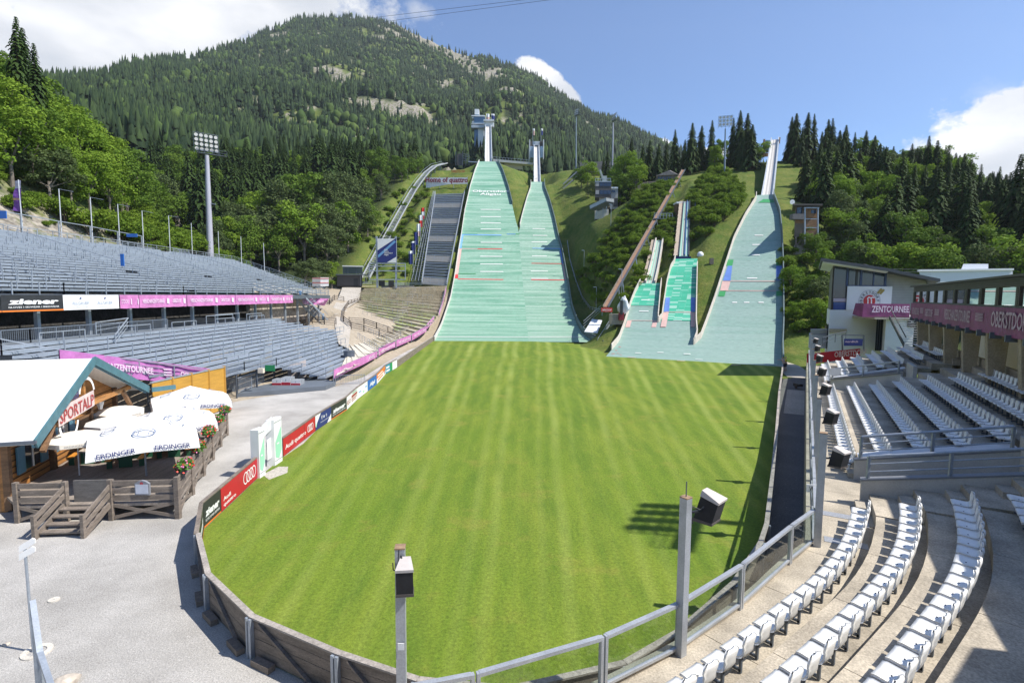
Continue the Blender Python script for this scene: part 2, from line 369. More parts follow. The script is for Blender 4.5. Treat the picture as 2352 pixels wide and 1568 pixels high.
def vnoise(x, y, s, seed=0):
    """smooth value noise"""
    r = np.random.default_rng(100+seed); Tb = r.random((64, 64)); x = np.asarray(x)/s; y = np.asarray(y)/s
    xi = np.floor(x).astype(int); yi = np.floor(y).astype(int); fx = x-xi; fy = y-yi; fx = fx*fx*(3-2*fx); fy = fy*fy*(3-2*fy)
    g = lambda a, b: Tb[a % 64, b % 64]
    return (g(xi, yi)*(1-fx)+g(xi+1, yi)*fx)*(1-fy)+(g(xi, yi+1)*(1-fx)+g(xi+1, yi+1)*fx)*fy-.5
def tps(X, Y):
    X = np.asarray(X, float).ravel(); Y = np.asarray(Y, float).ravel(); out = np.empty(len(X))
    for i in range(0, len(X), 4000):
        p = np.stack([X[i:i+4000], Y[i:i+4000]], 1)/100; r2 = ((p[:, None]-_P[None])**2).sum(-1)
        out[i:i+4000] = _tpsu(r2) @ _wt[:_n]+_wt[_n]+p @ _wt[_n+1:]
    return out
# mountain ridge: photo skyline, distance
RX = np.array([-900, -200, 60, 130, 220, 256, 311, 348, 403, 505, 586, 622, 696, 732, 815, 853, 911, 969, 1065, 1133, 1184, 1236, 1270, 1321, 1352, 1407, 1458, 1493, 1600, 1800, 2100, 2400, 3200.])
RY = np.array([330, 240, 205, 200, 196, 186, 164, 158, 150, 126, 102, 80, 50, 42, 40, 46, 56, 84, 126, 138, 162, 184, 213, 244, 270, 282, 312, 326, 372, 430, 500, 540, 560.])
RD = np.array([620, 700, 760, 780, 820, 860, 900, 950, 1000, 1120, 1250, 1330, 1400, 1420, 1420, 1430, 1430, 1400, 1340, 1300, 1280, 1240, 1220, 1180, 1150, 1120, 1100, 1080, 1000, 900, 800, 700, 600.])
RTH = np.arctan2(RX-CX, F); REL = np.array([(ray(a, b).z)/math.hypot(ray(a, b).x, ray(a, b).y) for a, b in zip(RX, RY)])
R0 = 300.
def mount(th, r):
    el = np.interp(th, RTH, REL); Rd = np.interp(th, RTH, RD); zr = 10+el*Rd; z0 = np.interp(th, [-1.2, -.75, -.4, -.1, .15, .5, 1.2], [85, 74, 66, 72, 66, 55, 40])
    t = (r-R0)/(Rd-R0); tt = np.clip(t, 0, 1); z = z0+(zr-z0)*(tt*.72+.28*tt**2.2)
    x, y = r*np.sin(th), r*np.cos(th); amp = np.clip(t*3, 0, 1)*np.clip((1-t)*2.6, 0, 1)*np.interp(th, [.42, .58], [1, .12])
    z = z+amp*(vnoise(x, y, 150, 1)*np.interp(th, [-.9, -.6, -.3], [25, 30, 62])+vnoise(x, y, 60, 2)*26+vnoise(x, y, 25, 3)*9)
    return np.where(t > 1, zr-(r-Rd)*.5, z)
def H(X, Y):
    X = np.asarray(X, float); Y = np.asarray(Y, float); shp = X.shape; X = X.ravel(); Y = Y.ravel()
    r = np.hypot(X, Y); th = np.arctan2(X, Y); k = np.clip((r-245)/80, 0, 1); k = k*k*(3-2*k); k = np.where(Y < 0, 0, k)
    return (np.where(k < 1, tps(X, Y), 0)*(1-k)+np.where(k > 0, mount(th, np.maximum(r, R0)), 0)*k).reshape(shp)
def inside(px, py, poly):
    c = np.zeros(px.shape, bool); n = len(poly)
    for i in range(n):
        x1, y1 = poly[i][:2]; x2, y2 = poly[(i+1) % n][:2]
        k = ((y1 > py) != (y2 > py)) & (px < (x2-x1)*(py-y1)/((y2-y1) if y2 != y1 else 1e-9)+x1); c ^= k
    return c
def segdist(px, py, pts):
    d = np.full(px.shape, 1e9)
    for a, b in zip(pts[:-1], pts[1:]):
        ax, ay = a[0], a[1]; dx, dy = b[0]-ax, b[1]-ay; t = np.clip(((px-ax)*dx+(py-ay)*dy)/max(dx*dx+dy*dy, 1e-9), 0, 1)
        d = np.minimum(d, np.hypot(px-ax-t*dx, py-ay-t*dy))
    return d
FP = {n: [(p.x, p.y) for p in L]+[(p.x, p.y) for p in R[::-1]] for n, (T, L, R) in HR.items()}
BOWL = [(-20, 112), (-17.5, 60), (-19, 57), (-26, 45), (-36, 34), (-60, 20), (-60, -40), (70, -40), (70, 20), (56, 60), (40, 68), (34, 74), (38, 78), (14, 88), (16, 99), (10, 112)]
CARVE = []      # structures that stand clear of the ground: line, clearance, half width
def _cv(pts, clr, hw, sag=0.):
    P = [A(*q) for q in pts]
    for a, b in zip(P[:-1], P[1:]):
        for i in range(6):
            f0, f1 = i/6, (i+1)/6; p, q = a.lerp(b, f0), a.lerp(b, f1)
            if sag: p.z = a.z+(b.z-a.z)*((1-sag)*f0+sag*f0*f0); q.z = a.z+(b.z-a.z)*((1-sag)*f1+sag*f1*f1)
            CARVE.append((p, q, clr, hw))
_cv([(1391, 706, 112), (1570, 391, 195)], 2.0, 2.5); _cv([(1570, 588, 129.5), (1577, 463, 157)], 1.2, 2.6, .1); _cv([(1493, 651, 121.5), (1514.5, 552, 141)], 1.1, 2.4, .35); _cv([(1761.5, 457, 155.5), (1780, 321, 201)], 2.2, 2.5, .12)
_cv([(840, 638, 168), (880, 560, 192), (918, 491, 218), (948, 439, 243), (964, 416, 255), (980, 396, 265), (999, 381, 276), (1023, 375, 287)], 1.6, 3)
for _a, _b in ((945, 995), (970, 1000), (998, 1034), (1026, 1067)): _cv([(_a, 653, 168), (_b, 443, 231)], 1.4, 3)
_cv([(1234, 428, 246), (1232.3, 334, 312)], 3, 4); _cv([(1366, 502, 185), (1398, 502, 185)], .2, 3); _cv([(1824, 580, 121), (1885, 582, 124)], .3, 4); _cv([(1478, 430, 183), (1508, 428, 183)], .6, 2); _cv([(975, 440, 262), (1078, 440, 262)], .2, 3); _cv([(1030, 402, 275), (1072, 402, 275)], .3, 2); _cv([(1561, 480, 157), (1575, 478, 157)], 2., 2.)
def Hn(X, Y):
    """final terrain: stays under the jump surfaces and flat in the bowl"""
    z = H(X, Y); X = np.asarray(X); Y = np.asarray(Y)
    for nm, sf, l, r, t1 in HILLS:
        t = (X-sf.P0.x)*sf.a.x+(Y-sf.P0.y)*sf.a.y; zm = np.interp(t, sf.S, sf.Z)
        ins = inside(X, Y, FP[nm]); dd = segdist(X, Y, FP[nm]+FP[nm][:1]); ok = (t > -6) & (t < t1+5)
        k = np.clip(1-dd/9, 0, 1); near = ok & (~ins)
        z = np.where(near, z*(1-k)+(zm-.45)*k, z); z = np.where(ins | (ok & (dd < 4.5)), np.minimum(z, zm-np.where(ins, 1.6, .45)), z)
    for p, q, clr, hw in CARVE:
        dx, dy = q.x-p.x, q.y-p.y; t = np.clip(((X-p.x)*dx+(Y-p.y)*dy)/(dx*dx+dy*dy), 0, 1); d = np.hypot(X-p.x-t*dx, Y-p.y-t*dy); z = np.minimum(z, p.z+(q.z-p.z)*t-clr+np.maximum(d-hw, 0)*1.1)
    b = inside(X, Y, BOWL); db = segdist(X, Y, BOWL+BOWL[:1]); k = np.where(b, 1, np.clip(1-db/6, 0, 1))
    z = z*(1-k)+np.minimum(z, -.02)*k*(~b)+np.where(b, -.02, 0)
    u = (X < -35) & (X > -53) & (Y < 106) & (Y > -20); z = np.where(u, np.minimum(z, 3.2), z); u = (X <= -53) & (X > -64) & (Y < 117) & (Y > -20); return np.where(u, np.minimum(z, 9.+(-X-53)*.45), z)
# ---------------------------------------------------------------- ground materials
def vcol(nt, name):
    n = N(nt, 'ShaderNodeAttribute'); n.attribute_name = name; return n
def ground_mat():
    m = bpy.data.materials.new('hill_ground'); nt, b, out = nt_of(m); v = objco(nt); a = vcol(nt, 'kind'); sx = N(nt, 'ShaderNodeSeparateColor'); nt.links.new(a.outputs['Color'], sx.inputs[0])
    f1 = noise(nt, v, .22, 5, .65); f2 = noise(nt, v, 1.6, 4, .7)
    gr = mixc(nt, ramp(nt, f1, [(.35, 0), (.65, 1)]), (.085, .135, .02), (.20, .20, .05)); gr = mixc(nt, ramp(nt, f2, [(.3, 0), (.75, .75)]), gr, (.05, .10, .015))
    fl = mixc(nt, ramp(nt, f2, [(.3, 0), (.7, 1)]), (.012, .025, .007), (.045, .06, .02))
    rk = mixc(nt, ramp(nt, noise(nt, mapping(nt, v, (1, 1, 2.6)), .5, 6, .72), [(.38, 0), (.6, 1)]), (.13, .115, .095), (.40, .36, .30)); rk = mixc(nt, ramp(nt, noise(nt, v, .35, 4, .6), [(.5, 0), (.62, .9)]), rk, (.11, .13, .03))
    er = mixc(nt, ramp(nt, f2, [(.3, 0), (.7, 1)]), (.33, .27, .20), (.46, .40, .31))
    cc = mixc(nt, sx.outputs[0], gr, fl); cc = mixc(nt, sx.outputs[1], cc, rk); cc = mixc(nt, sx.outputs[2], cc, er)
    nt.links.new(cc, b.inputs['Base Color']); b.inputs['Roughness'].default_value = .95; b.inputs['Specular IOR Level'].default_value = .2
    bumpn(nt, b, noise(nt, v, 1.1, 5, .7), .8, .4); return m
GM = ground_mat()
def grid_mesh(name, X, Y, Z, kind, mat, keep=None, label=None):
    ny, nx = X.shape; v = np.stack([X, Y, Z], -1).reshape(-1, 3); me = bpy.data.meshes.new(name); i = np.arange(ny*nx).reshape(ny, nx)
    f = np.stack([i[:-1, :-1], i[:-1, 1:], i[1:, 1:], i[1:, :-1]], -1).reshape(-1, 4)
    if keep is not None: f = f[keep.reshape(-1)[f].any(1)]
    me.vertices.add(len(v)); me.vertices.foreach_set('co', v.ravel().astype(np.float32)); me.loops.add(f.size); me.loops.foreach_set('vertex_index', f.ravel().astype(np.int32))
    me.polygons.add(len(f)); me.polygons.foreach_set('loop_start', np.arange(0, f.size, 4, dtype=np.int32)); me.polygons.foreach_set('loop_total', np.full(len(f), 4, dtype=np.int32))
    me.update(calc_edges=True); me.validate(); me.polygons.foreach_set('use_smooth', np.ones(len(f), dtype=bool))
    at = me.color_attributes.new('kind', 'FLOAT_COLOR', 'POINT'); at.data.foreach_set('color', kind.reshape(-1, 4).astype(np.float32).ravel())
    me.materials.append(mat); o = bpy.data.objects.new(name, me); C.objects.link(o); return o
sp = lambda a, b, n: np.linspace(a, b, n)
gx = np.concatenate([sp(-300, -110, 40)[:-1], sp(-110, 130, 161)[:-1], sp(130, 330, 42)]); gy = np.concatenate([sp(-60, 20, 12)[:-1], sp(20, 300, 187)[:-1], sp(300, 345, 12)])
GX, GY = np.meshgrid(gx, gy); GZ = Hn(GX.ravel(), GY.ravel()).reshape(GX.shape); GR = np.hypot(GX, GY)
def hg(x, y):
    x = np.clip(np.asarray(x, float), gx[0], gx[-1]); y = np.clip(np.asarray(y, float), gy[0], gy[-1]); i = np.clip(np.searchsorted(gx, x)-1, 0, len(gx)-2); j = np.clip(np.searchsorted(gy, y)-1, 0, len(gy)-2)
    u = (x-gx[i])/(gx[i+1]-gx[i]); v = (y-gy[j])/(gy[j+1]-gy[j]); return (GZ[j, i]*(1-u)+GZ[j, i+1]*u)*(1-v)+(GZ[j+1, i]*(1-u)+GZ[j+1, i+1]*u)*v
def h1(x, y): return float(hg(x, y))
kd = np.zeros(GX.shape+(4,)); kd[..., 3] = 1
def sst(x, a, b): t = np.clip((x-a)/(b-a), 0, 1); return t*t*(3-2*t)
wob = vnoise(GX, GY, 14, 5)*10
# forest floor: away from the jump hills
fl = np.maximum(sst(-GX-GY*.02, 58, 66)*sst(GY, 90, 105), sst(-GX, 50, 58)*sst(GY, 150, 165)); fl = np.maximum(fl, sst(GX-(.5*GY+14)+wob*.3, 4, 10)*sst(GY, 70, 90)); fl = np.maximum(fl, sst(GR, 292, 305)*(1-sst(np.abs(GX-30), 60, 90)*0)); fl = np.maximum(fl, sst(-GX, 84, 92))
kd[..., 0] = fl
rk = sst(-GX, 61, 64)*(1-sst(-GX-vnoise(GX, GY, 18, 6)*12+(GY-60)*.17, 76, 84))*(GY < 118); kd[..., 1] = rk; kd[..., 0] *= (1-rk)
kd[..., 2] = np.maximum((GX < -15)*(GX > -46)*(GY < 62)*(GY > 8)*1., sst(-GX+wob*.25, 16.6, 18.6)*sst(GY, 57, 60)*(1-sst(GY, 160, 168))*(1-sst(-GX, 56, 62)))
gkeep = (GR < 318)
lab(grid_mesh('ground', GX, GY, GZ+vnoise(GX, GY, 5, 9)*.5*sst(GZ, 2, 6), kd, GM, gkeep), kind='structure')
# mountain
th = np.linspace(-.95, .85, 330); rr = 300+np.concatenate([np.linspace(0, 1, 170)**1.15*1250, 1250+np.linspace(20, 500, 12)])
TH, RRr = np.meshgrid(th, rr); mz = mount(TH, RRr); X_, Y_ = RRr*np.sin(TH), RRr*np.cos(TH)
mpx = CX+F*np.tan(TH); el_ = (mz-10)/np.hypot(X_, Y_)
def pix_of(x, y, z):   # photo position of terrain points, to find which stretch of the face is cliff
    dx, dy, dz = x, y, z-10; k = dx*_W.x+dy*_W.y+dz*_W.z
    return CX+F*(dx*_R.x+dy*_R.y+dz*_R.z)/k, CY-F*(dx*0+dy*_U0.y*1+dz*_U0.z)/k
_px, _py = pix_of(X_, Y_, mz)
CLIFF = [(900, 255, 60, 22, .2), (955, 250, 38, 30, -.2), (855, 243, 28, 18, 0), (815, 230, 20, 10, 0), (1000, 110, 110, 24, .5), (1060, 140, 60, 26, .6), (1120, 165, 50, 30, .5), (1170, 215, 40, 22, .6), (905, 75, 40, 16, .3), (640, 82, 28, 12, -.5), (780, 185, 26, 22, .9), (1360, 300, 22, 16, .4), (760, 160, 40, 12, .2), (1025, 200, 20, 30, 0)]
CLP = []
for a, b, c_, d_, e_ in CLIFF:
    dd = ray(a, b); tth = math.atan2(dd.x, dd.y); rs = np.linspace(305, 1500, 600); zz = mount(np.full(600, tth), rs); el = (zz-10)/rs; te = dd.z/math.hypot(dd.x, dd.y)
    k = np.argmax(el > te); CLP.append((tth, rs[k], c_/F*rs[k], d_/F*rs[k]*1.9, e_))
def cliffness(t_, r_):
    o = np.zeros(t_.shape)
    for tc, rc, sx_, sr_, e_ in CLP:
        u = (t_-tc)*rc; w = r_-rc; ca, sa = math.cos(e_), math.sin(e_); uu, ww = u*ca-w*.5*sa, w*ca+u*2*sa
        o = np.maximum(o, 1.25-np.sqrt((uu/sx_)**2+(ww/sr_)**2))
    return o+vnoise(t_*900, r_, 16, 11)*.9+vnoise(t_*900, r_, 6, 12)*.5
kd = np.zeros(TH.shape+(4,)); kd[..., 3] = 1; cf = sst(cliffness(TH, RRr), .22, .45); gm = sst(vnoise(X_, Y_, 70, 21)+vnoise(X_, Y_, 25, 22)*.6, .22, .35)
kd[..., 1] = cf; kd[..., 0] = (1-cf)*(1-gm*.9)
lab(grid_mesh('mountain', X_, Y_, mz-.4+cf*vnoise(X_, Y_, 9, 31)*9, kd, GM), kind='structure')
# ---------------------------------------------------------------- lawn and yards
def lawn_mat():
    m = bpy.data.materials.new('mown_grass'); nt, b, out = nt_of(m); v = objco(nt); sp_ = N(nt, 'ShaderNodeSeparateXYZ'); nt.links.new(v, sp_.inputs[0])
    # mowing tracks fan out from the near end: angle about a point behind the camera end
    yy = math_(nt, 'ADD', sp_.outputs[1], 46.); ang = math_(nt, 'DIVIDE', math_(nt, 'ADD', sp_.outputs[0], 2.), yy)
    wv = math_(nt, 'MULTIPLY_ADD', noise(nt, v, .025, 2, .5), .02, -.01); ang = math_(nt, 'ADD', ang, wv)
    s1 = math_(nt, 'SINE', math_(nt, 'MULTIPLY', ang, 430.)); s2 = math_(nt, 'SINE', math_(nt, 'MULTIPLY', ang, 128.))
    st = math_(nt, 'ADD', math_(nt, 'MULTIPLY', s1, .55), math_(nt, 'MULTIPLY', s2, .45))
    vis = ramp(nt, noise(nt, v, .07, 3, .6), [(.32, .12), (.62, 1)]); fade = N(nt, 'ShaderNodeMapRange'); nt.links.new(sp_.outputs[1], fade.inputs[0]); fade.inputs[1].default_value = 14; fade.inputs[2].default_value = 75; fade.inputs[3].default_value = .5; fade.inputs[4].default_value = 1.25
    st = math_(nt, 'MULTIPLY', math_(nt, 'MULTIPLY', st, vis), fade.outputs[0])
    big = noise(nt, mapping(nt, v, (1, .4, 1)), .15, 5, .62); mid = noise(nt, mapping(nt, v, (1, .16, 1)), .8, 5, .7); fine = noise(nt, v, 9, 3, .8)
    cc = mixc(nt, ramp(nt, big, [(.28, 0), (.72, 1)]), (.120, .198, .015), (.205, .248, .031)); cc = mixc(nt, ramp(nt, mid, [(.42, 0), (.68, .75)]), cc, (.082, .150, .014))
    cc = mixc(nt, ramp(nt, noise(nt, v, .3, 4, .7), [(.56, 0), (.72, .6)]), cc, (.25, .23, .045))
    lt = math_(nt, 'MAXIMUM', st, 0.); dk = math_(nt, 'MAXIMUM', math_(nt, 'MULTIPLY', st, -1), 0.)
    cc = mixc(nt, math_(nt, 'MULTIPLY', lt, .55), cc, (.31, .36, .085)); cc = mixc(nt, math_(nt, 'MULTIPLY', dk, .42), cc, (.06, .13, .010))
    cc = mixc(nt, .55, cc, ramp(nt, fine, [(.25, (.15, .15, .15)), (.75, (.85, .85, .85))]), 'OVERLAY')
    nt.links.new(cc, b.inputs['Base Color']); b.inputs['Roughness'].default_value = .9; b.inputs['Specular IOR Level'].default_value = .25; bumpn(nt, b, noise(nt, v, 14, 3, .8), .7, .05)
    return m
LAWN = lawn_mat()
def gravel_mat(name, ca, cb, sc=22, dk=(.2, .2, .2)):
    m = bpy.data.materials.new(name); nt, b, out = nt_of(m); v = objco(nt); f = noise(nt, v, sc, 4, .8); g_ = noise(nt, v, .25, 5, .65)
    cc = mixc(nt, ramp(nt, g_, [(.35, 0), (.65, 1)]), ca, cb); vo = N(nt, 'ShaderNodeTexVoronoi'); nt.links.new(v, vo.inputs[0]); vo.inputs['Scale'].default_value = sc*.8
    cc = mixc(nt, .55, cc, ramp(nt, f, [(.3, (.12, .12, .12)), (.7, (.9, .9, .9))]), 'OVERLAY'); cc = mixc(nt, ramp(nt, noise(nt, v, sc*.35, 2, .9), [(.66, 0), (.74, .7)]), cc, (.75, .73, .70))
    nt.links.new(cc, b.inputs['Base Color']); b.inputs['Roughness'].default_value = .95; b.inputs['Specular IOR Level'].default_value = .2; bumpn(nt, b, f, .6, .05); return m
GRAV = gravel_mat('grey_gravel', (.335, .32, .297), (.49, .47, .44)); GRAVP = gravel_mat('path_gravel', (.38, .345, .295), (.46, .42, .365), 9)
ASPH = gravel_mat('asphalt', (.145, .14, .14), (.19, .185, .18), 30)
LT = [(1000, 768), (909, 827), (885, 839), (865, 859.6), (844, 874), (821, 890), (796, 912), (760, 933), (723.6, 955), (696, 980), (649.5, 1007.5)]
BH = 1.15
def bp(px, py, h=BH): P = G(px, py, h); P.z = 0; return P
BL = [bp(*p) for p in LT]; GATE0 = BL[-1].copy(); GATE1 = bp(595, 1047)
BL2 = [bp(595, 1047), bp(506, 1122), bp(466, 1155.5), bp(455, 1226), bp(478, 1319), bp(579, 1416), bp(776, 1500), bp(960, 1562)]
BR = [bp(1250, 1566), bp(1435, 1523.5), bp(1556, 1453), bp(1685, 1340), bp(1747, 1247), bp(1761, 1204), bp(1773, 1100), bp(1783, 1000), bp(1790, 900), bp(1797, 850)]
far = [G(1797, 842), G(1590, 829), G(1392, 818), G(1380, 800), G(1366, 790), G(1200, 783), G(998, 783)]
def flat(name, pts, z, mat, kind='structure'):
    bm = bmesh.new(); vs = [bm.verts.new((p[0], p[1], z)) for p in pts]; f = bm.faces.new(vs); bmesh.ops.triangulate(bm, faces=[f]); me = bpy.data.meshes.new(name); bm.normal_update()
    for q in bm.faces:
        if q.normal.z < 0: q.normal_flip()
    bm.to_mesh(me); bm.free(); me.materials.append(mat); o = bpy.data.objects.new(name, me); C.objects.link(o); return lab(o, kind=kind)
flat('lawn', BL+BL2+BR+far, .02, LAWN)
yard = [(-17.5, 114), (-19, 90), (-18, 64), (-19, 57.5), (-24, 52), (-30, 52.5), (-32, 44), (-60, 25), (-60, -39), (6, -39), (6, 60), (-5, 112)]
flat('gravel_yard', yard, .004, GRAV)
# ---------------------------------------------------------------- jump hills
def mat_mat(name, pale, deep, brick=0., amt=.6, seed=0.):
    m = bpy.data.materials.new(name); nt, b, out = nt_of(m); uv = N(nt, 'ShaderNodeTexCoord').outputs['UV']
    v = mapping(nt, uv, (1, 1, 1), loc=(seed, seed*3, 0))
    f = noise(nt, mapping(nt, v, (.035, .55, 1)), 1, 5, .7); f2 = noise(nt, mapping(nt, v, (.10, 2.2, 1)), 1, 4, .75); f3 = noise(nt, mapping(nt, v, (.06, .06, 1)), 1, 3, .6)
    cc = mixc(nt, ramp(nt, f, [(.50-amt*.08, 0), (.60, amt)]), pale, deep); cc = mixc(nt, ramp(nt, f2, [(.55, 0), (.72, amt*.8)]), cc, deep); cc = mixc(nt, ramp(nt, f3, [(.4, 0), (.7, .35)]), cc, tuple(p*.75+d*.25 for p, d in zip(pale, deep)))
    cc = mixc(nt, ramp(nt, noise(nt, mapping(nt, v, (.5, 1.0, 1)), 1.3, 4, .8), [(.60, 0), (.72, .35*amt)]), cc, (.06, .17, .12))
    br = N(nt, 'ShaderNodeTexBrick'); nt.links.new(v, br.inputs[0]); br.inputs['Scale'].default_value = 1; br.inputs['Brick Width'].default_value = 3.2; br.inputs['Row Height'].default_value = .55; br.inputs['Mortar Size'].default_value = .02; br.offset = .37
    br.inputs['Color1'].default_value = (.025, .36, .21, 1); br.inputs['Color2'].default_value = (.06, .44, .28, 1); br.inputs['Mortar'].default_value = (.25, .42, .32, 1)
    if brick:
        wn = N(nt, 'ShaderNodeTexWhiteNoise'); wn.noise_dimensions = '2D'; sn = N(nt, 'ShaderNodeVectorMath', operation='SNAP'); nt.links.new(mapping(nt, v, (1, 1, 1)), sn.inputs[0]); sn.inputs[1].default_value = (1.6, .55, 1); nt.links.new(sn.outputs[0], wn.inputs[0])
        cc = mixc(nt, ramp(nt, wn.outputs[0], [(.62, 0), (.80, .85)]), br.outputs[0], (.34, .56, .46))
    else:
        cc = mixc(nt, .5, cc, ramp(nt, noise(nt, mapping(nt, v, (.9, 5, 1)), 1, 2, .8), [(.25, (.22, .22, .22)), (.75, (.78, .78, .78))]), 'OVERLAY')
    nt.links.new(cc, b.inputs['Base Color']); b.inputs['Roughness'].default_value = .65; b.inputs['Specular IOR Level'].default_value = .35; bumpn(nt, b, noise(nt, mapping(nt, v, (1, 4, 1)), 2, 2, .8), .4, .05); return m
PALE, DEEP = (.285, .44, .34), (.085, .26, .165)
MATB = mat_mat('big_hill_mat', PALE, DEEP, 0, .9, 0.); MATN = mat_mat('normal_hill_mat', (.30, .435, .345), (.11, .275, .18), 0, .75, 40.); MATK = mat_mat('grey_green_mat', (.25, .355, .315), (.145, .28, .22), 0, .45, 90.); MATG = mat_mat('bright_green_mat', PALE, DEEP, 1.)
FENL = M('pale_fence', (.58, .56, .52), .7, 0, .12, .8, .2, 6); FEND = M('shaded_fence', (.12, .165, .165), .7, 0, .15, .8, .2, 6); FENW = M('beige_fence_wood', (.55, .50, .43), .8, 0, .15, 1, .2, 6)  # FEND darkens the fence colour to hold the shade; FENW is plain beige wood
def sheet(nm, sf, L, R, T, mat, parent, cols=8):
    vs, uv, fs = [], [], []; n = len(L); c0 = sf.n
    for i in range(n):
        for j in range(cols+1):
            p = L[i].lerp(R[i], j/cols); vs.append(p); uv.append(((p-sf.P0).dot(c0), T[i]*1.15))
    w = cols+1
    for i in range(n-1):
        for j in range(cols): fs.append((i*w+j, i*w+j+1, (i+1)*w+j+1, (i+1)*w+j))
    b = MB(); b.v = [tuple(v) for v in vs]; b.f = fs; b.m = [0]*len(fs); return b.build(nm, mat, parent, True, uv)
def fence(pts, h, w, mat, parent, name='side_fence', side=0., post=0.):
    b = MB(); up = Vector((0, 0, h)); off = []
    n = len(pts)
    for i in range(n):
        d = (pts[min(i+1, n-1)]-pts[max(i-1, 0)]); d.z = 0; d.normalize(); off.append(Vector((d.y, -d.x, 0))*w/2)
    for i in range(n-1):
        p, q = pts[i], pts[i+1]; b.hexa([p-off[i]-up*.25, p+off[i]-up*.25, q+off[i+1]-up*.25, q-off[i+1]-up*.25, p-off[i]+up, p+off[i]+up, q+off[i+1]+up, q-off[i+1]+up])
    if post:
        L = 0
        for i in range(n-1):
            L += (pts[i+1]-pts[i]).length
            if L > post: L = 0; b.box(pts[i]+up*.5+off[i]*(2.2 if side >= 0 else -2.2), (.12, .12, h*1.15))
    return b.build(name, mat, parent)
def hill_thing(name, label, key, mat, cat='ski jump'):
    nm, sf, l, r, t1 = next(h for h in HILLS if h[0] == key); T, L, R = HR[key]
    t = thing(name, label, cat, L[0].lerp(R[0], .5), 'ski jump landing slopes'); s = sheet('landing_mat', sf, L, R, T, mat, t); return t, sf, T, L, R
def upto(sf, tab, a, b, n=26): return [sf.edge(tab, x) for x in np.linspace(a, b, n)]
def line(sf, b, p0, p1, w, lift=.09):
    """painted cross line between two photo positions"""
    P, Q = sf.on(*p0, lift), sf.on(*p1, lift); u = sf.up(sf.t(P))*w/2; u2 = sf.up(sf.t(Q))*w/2; b.poly(P-u, Q-u2, Q+u2, P+u)
def patch(sf, b, pts4, lift=.08, n=5):
    a0, a1, b1, b0 = pts4; Ls = [sf.on(a0[0]+(b0[0]-a0[0])*i/n, a0[1]+(b0[1]-a0[1])*i/n, lift) for i in range(n+1)]; Rs = [sf.on(a1[0]+(b1[0]-a1[0])*i/n, a1[1]+(b1[1]-a1[1])*i/n, lift) for i in range(n+1)]; b.strip(Ls, Rs)
MW = M('white_line', (.78, .78, .74), .7, 0, .05, 1); MR = M('red_line', (.60, .03, .035), .6, 0, .06, 1); MBL = M('blue_line', (.16, .36, .68), .6, 0, .08, 1); MGR = M('green_line', (.03, .27, .08), .6, 0, .1, 1); MPK = M('faded_pink_line', (.56, .37, .33), .7, 0, .1, 1); MDB = M('blue_mat', (.10, .20, .52), .6, 0, .1, 1)
# big hill
t, sf, T, L, R = hill_thing('landing_hill', 'largest pale green landing slope, with white lettering across its top', 'big', MATB)
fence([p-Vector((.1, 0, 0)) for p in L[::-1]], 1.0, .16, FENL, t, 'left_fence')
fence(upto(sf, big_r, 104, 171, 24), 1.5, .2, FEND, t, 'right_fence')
b = MB().mat(MW)
for y, x0, x1 in [(481.5, 1104, 1150), (498, 1104, 1150), (512, 1104, 1150), (526.5, 1104, 1151), (557, 1104, 1153), (589, 1103, 1154), (606.5, 1103, 1155), (624, 1103, 1156)]:
    line(sf, b, (x0, y), (x1, y+.4), .45)
line(sf, b, (1003, 774), (1214, 774.5), .5)
b.mat(MBL); line(sf, b, (1061, 539), (1152, 540.5), .6); line(sf, b, (1164, 538), (1184, 538), .5); patch(sf, b, [(1058.6, 540), (1064.5, 540), (1059.6, 571), (1053.8, 571)])
b.mat(MR); line(sf, b, (1097, 572), (1154, 572), .5); line(sf, b, (1052, 641), (1156, 642.5), .5); patch(sf, b, [(1045.5, 631), (1052.5, 631), (1052, 639.5), (1044, 639.5)])
b.mat(MPK); line(sf, b, (1060, 571.5), (1097, 571.8), .35); patch(sf, b, [(1054.6, 571.6), (1060.6, 571.6), (1052.5, 630), (1046, 630)])
b.mat(MGR); line(sf, b, (1061, 537.5), (1097, 537.8), .35); line(sf, b, (1164, 537.4), (1194, 538), .35); line(sf, b, (1053, 628.5), (1093, 628.8), .45)
b.build('slope_marking', None, t)
b = MB().mat(MW)
for s_, px, py, w, h in [('Oberstdorf', 1127.5, 442, 15.6, 2.2), ('Allgäu', 1126, 448.6, 8.6, 2.2)]:
    P = sf.on(px, py, .12); b.text(s_, P, (1, 0, 0), sf.up(sf.t(P)), h, w, bold=.012)
b.build('slope_lettering', None, t)
# normal hill
t, sf, T, L, R = hill_thing('landing_hill', 'second pale green landing slope, merging into the right of the largest one', 'normal', MATN)
fence([p-Vector((.1, 0, 0)) for p in upto(sf, nor_l, 129.5, 89, 18)], 1.0, .16, FENL, t, 'left_fence')
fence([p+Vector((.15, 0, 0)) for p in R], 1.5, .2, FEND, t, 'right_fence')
P1, P2 = G(1366, 790, 0), G(1386, 797, 0); fence([P1, P1.lerp(P2, .5), P2], 1.3, .2, FEND, t, 'right_fence')
b = MB().mat(MW)
for y, x0, x1 in [(525.5, 1223, 1252), (541, 1224, 1257), (556, 1221, 1257), (588, 1222, 1256), (623, 1219, 1258.5), (640, 1220, 1259)]: line(sf, b, (x0, y), (x1, y+.3), .4)
line(sf, b, (1216, 774.5), (1341, 774.5), .5)
b.mat(MBL); line(sf, b, (1223, 570.5), (1286, 571.5), .4); b.mat(MR); line(sf, b, (1221, 605), (1290, 606), .35); line(sf, b, (1220, 642.5), (1297, 643.5), .5)
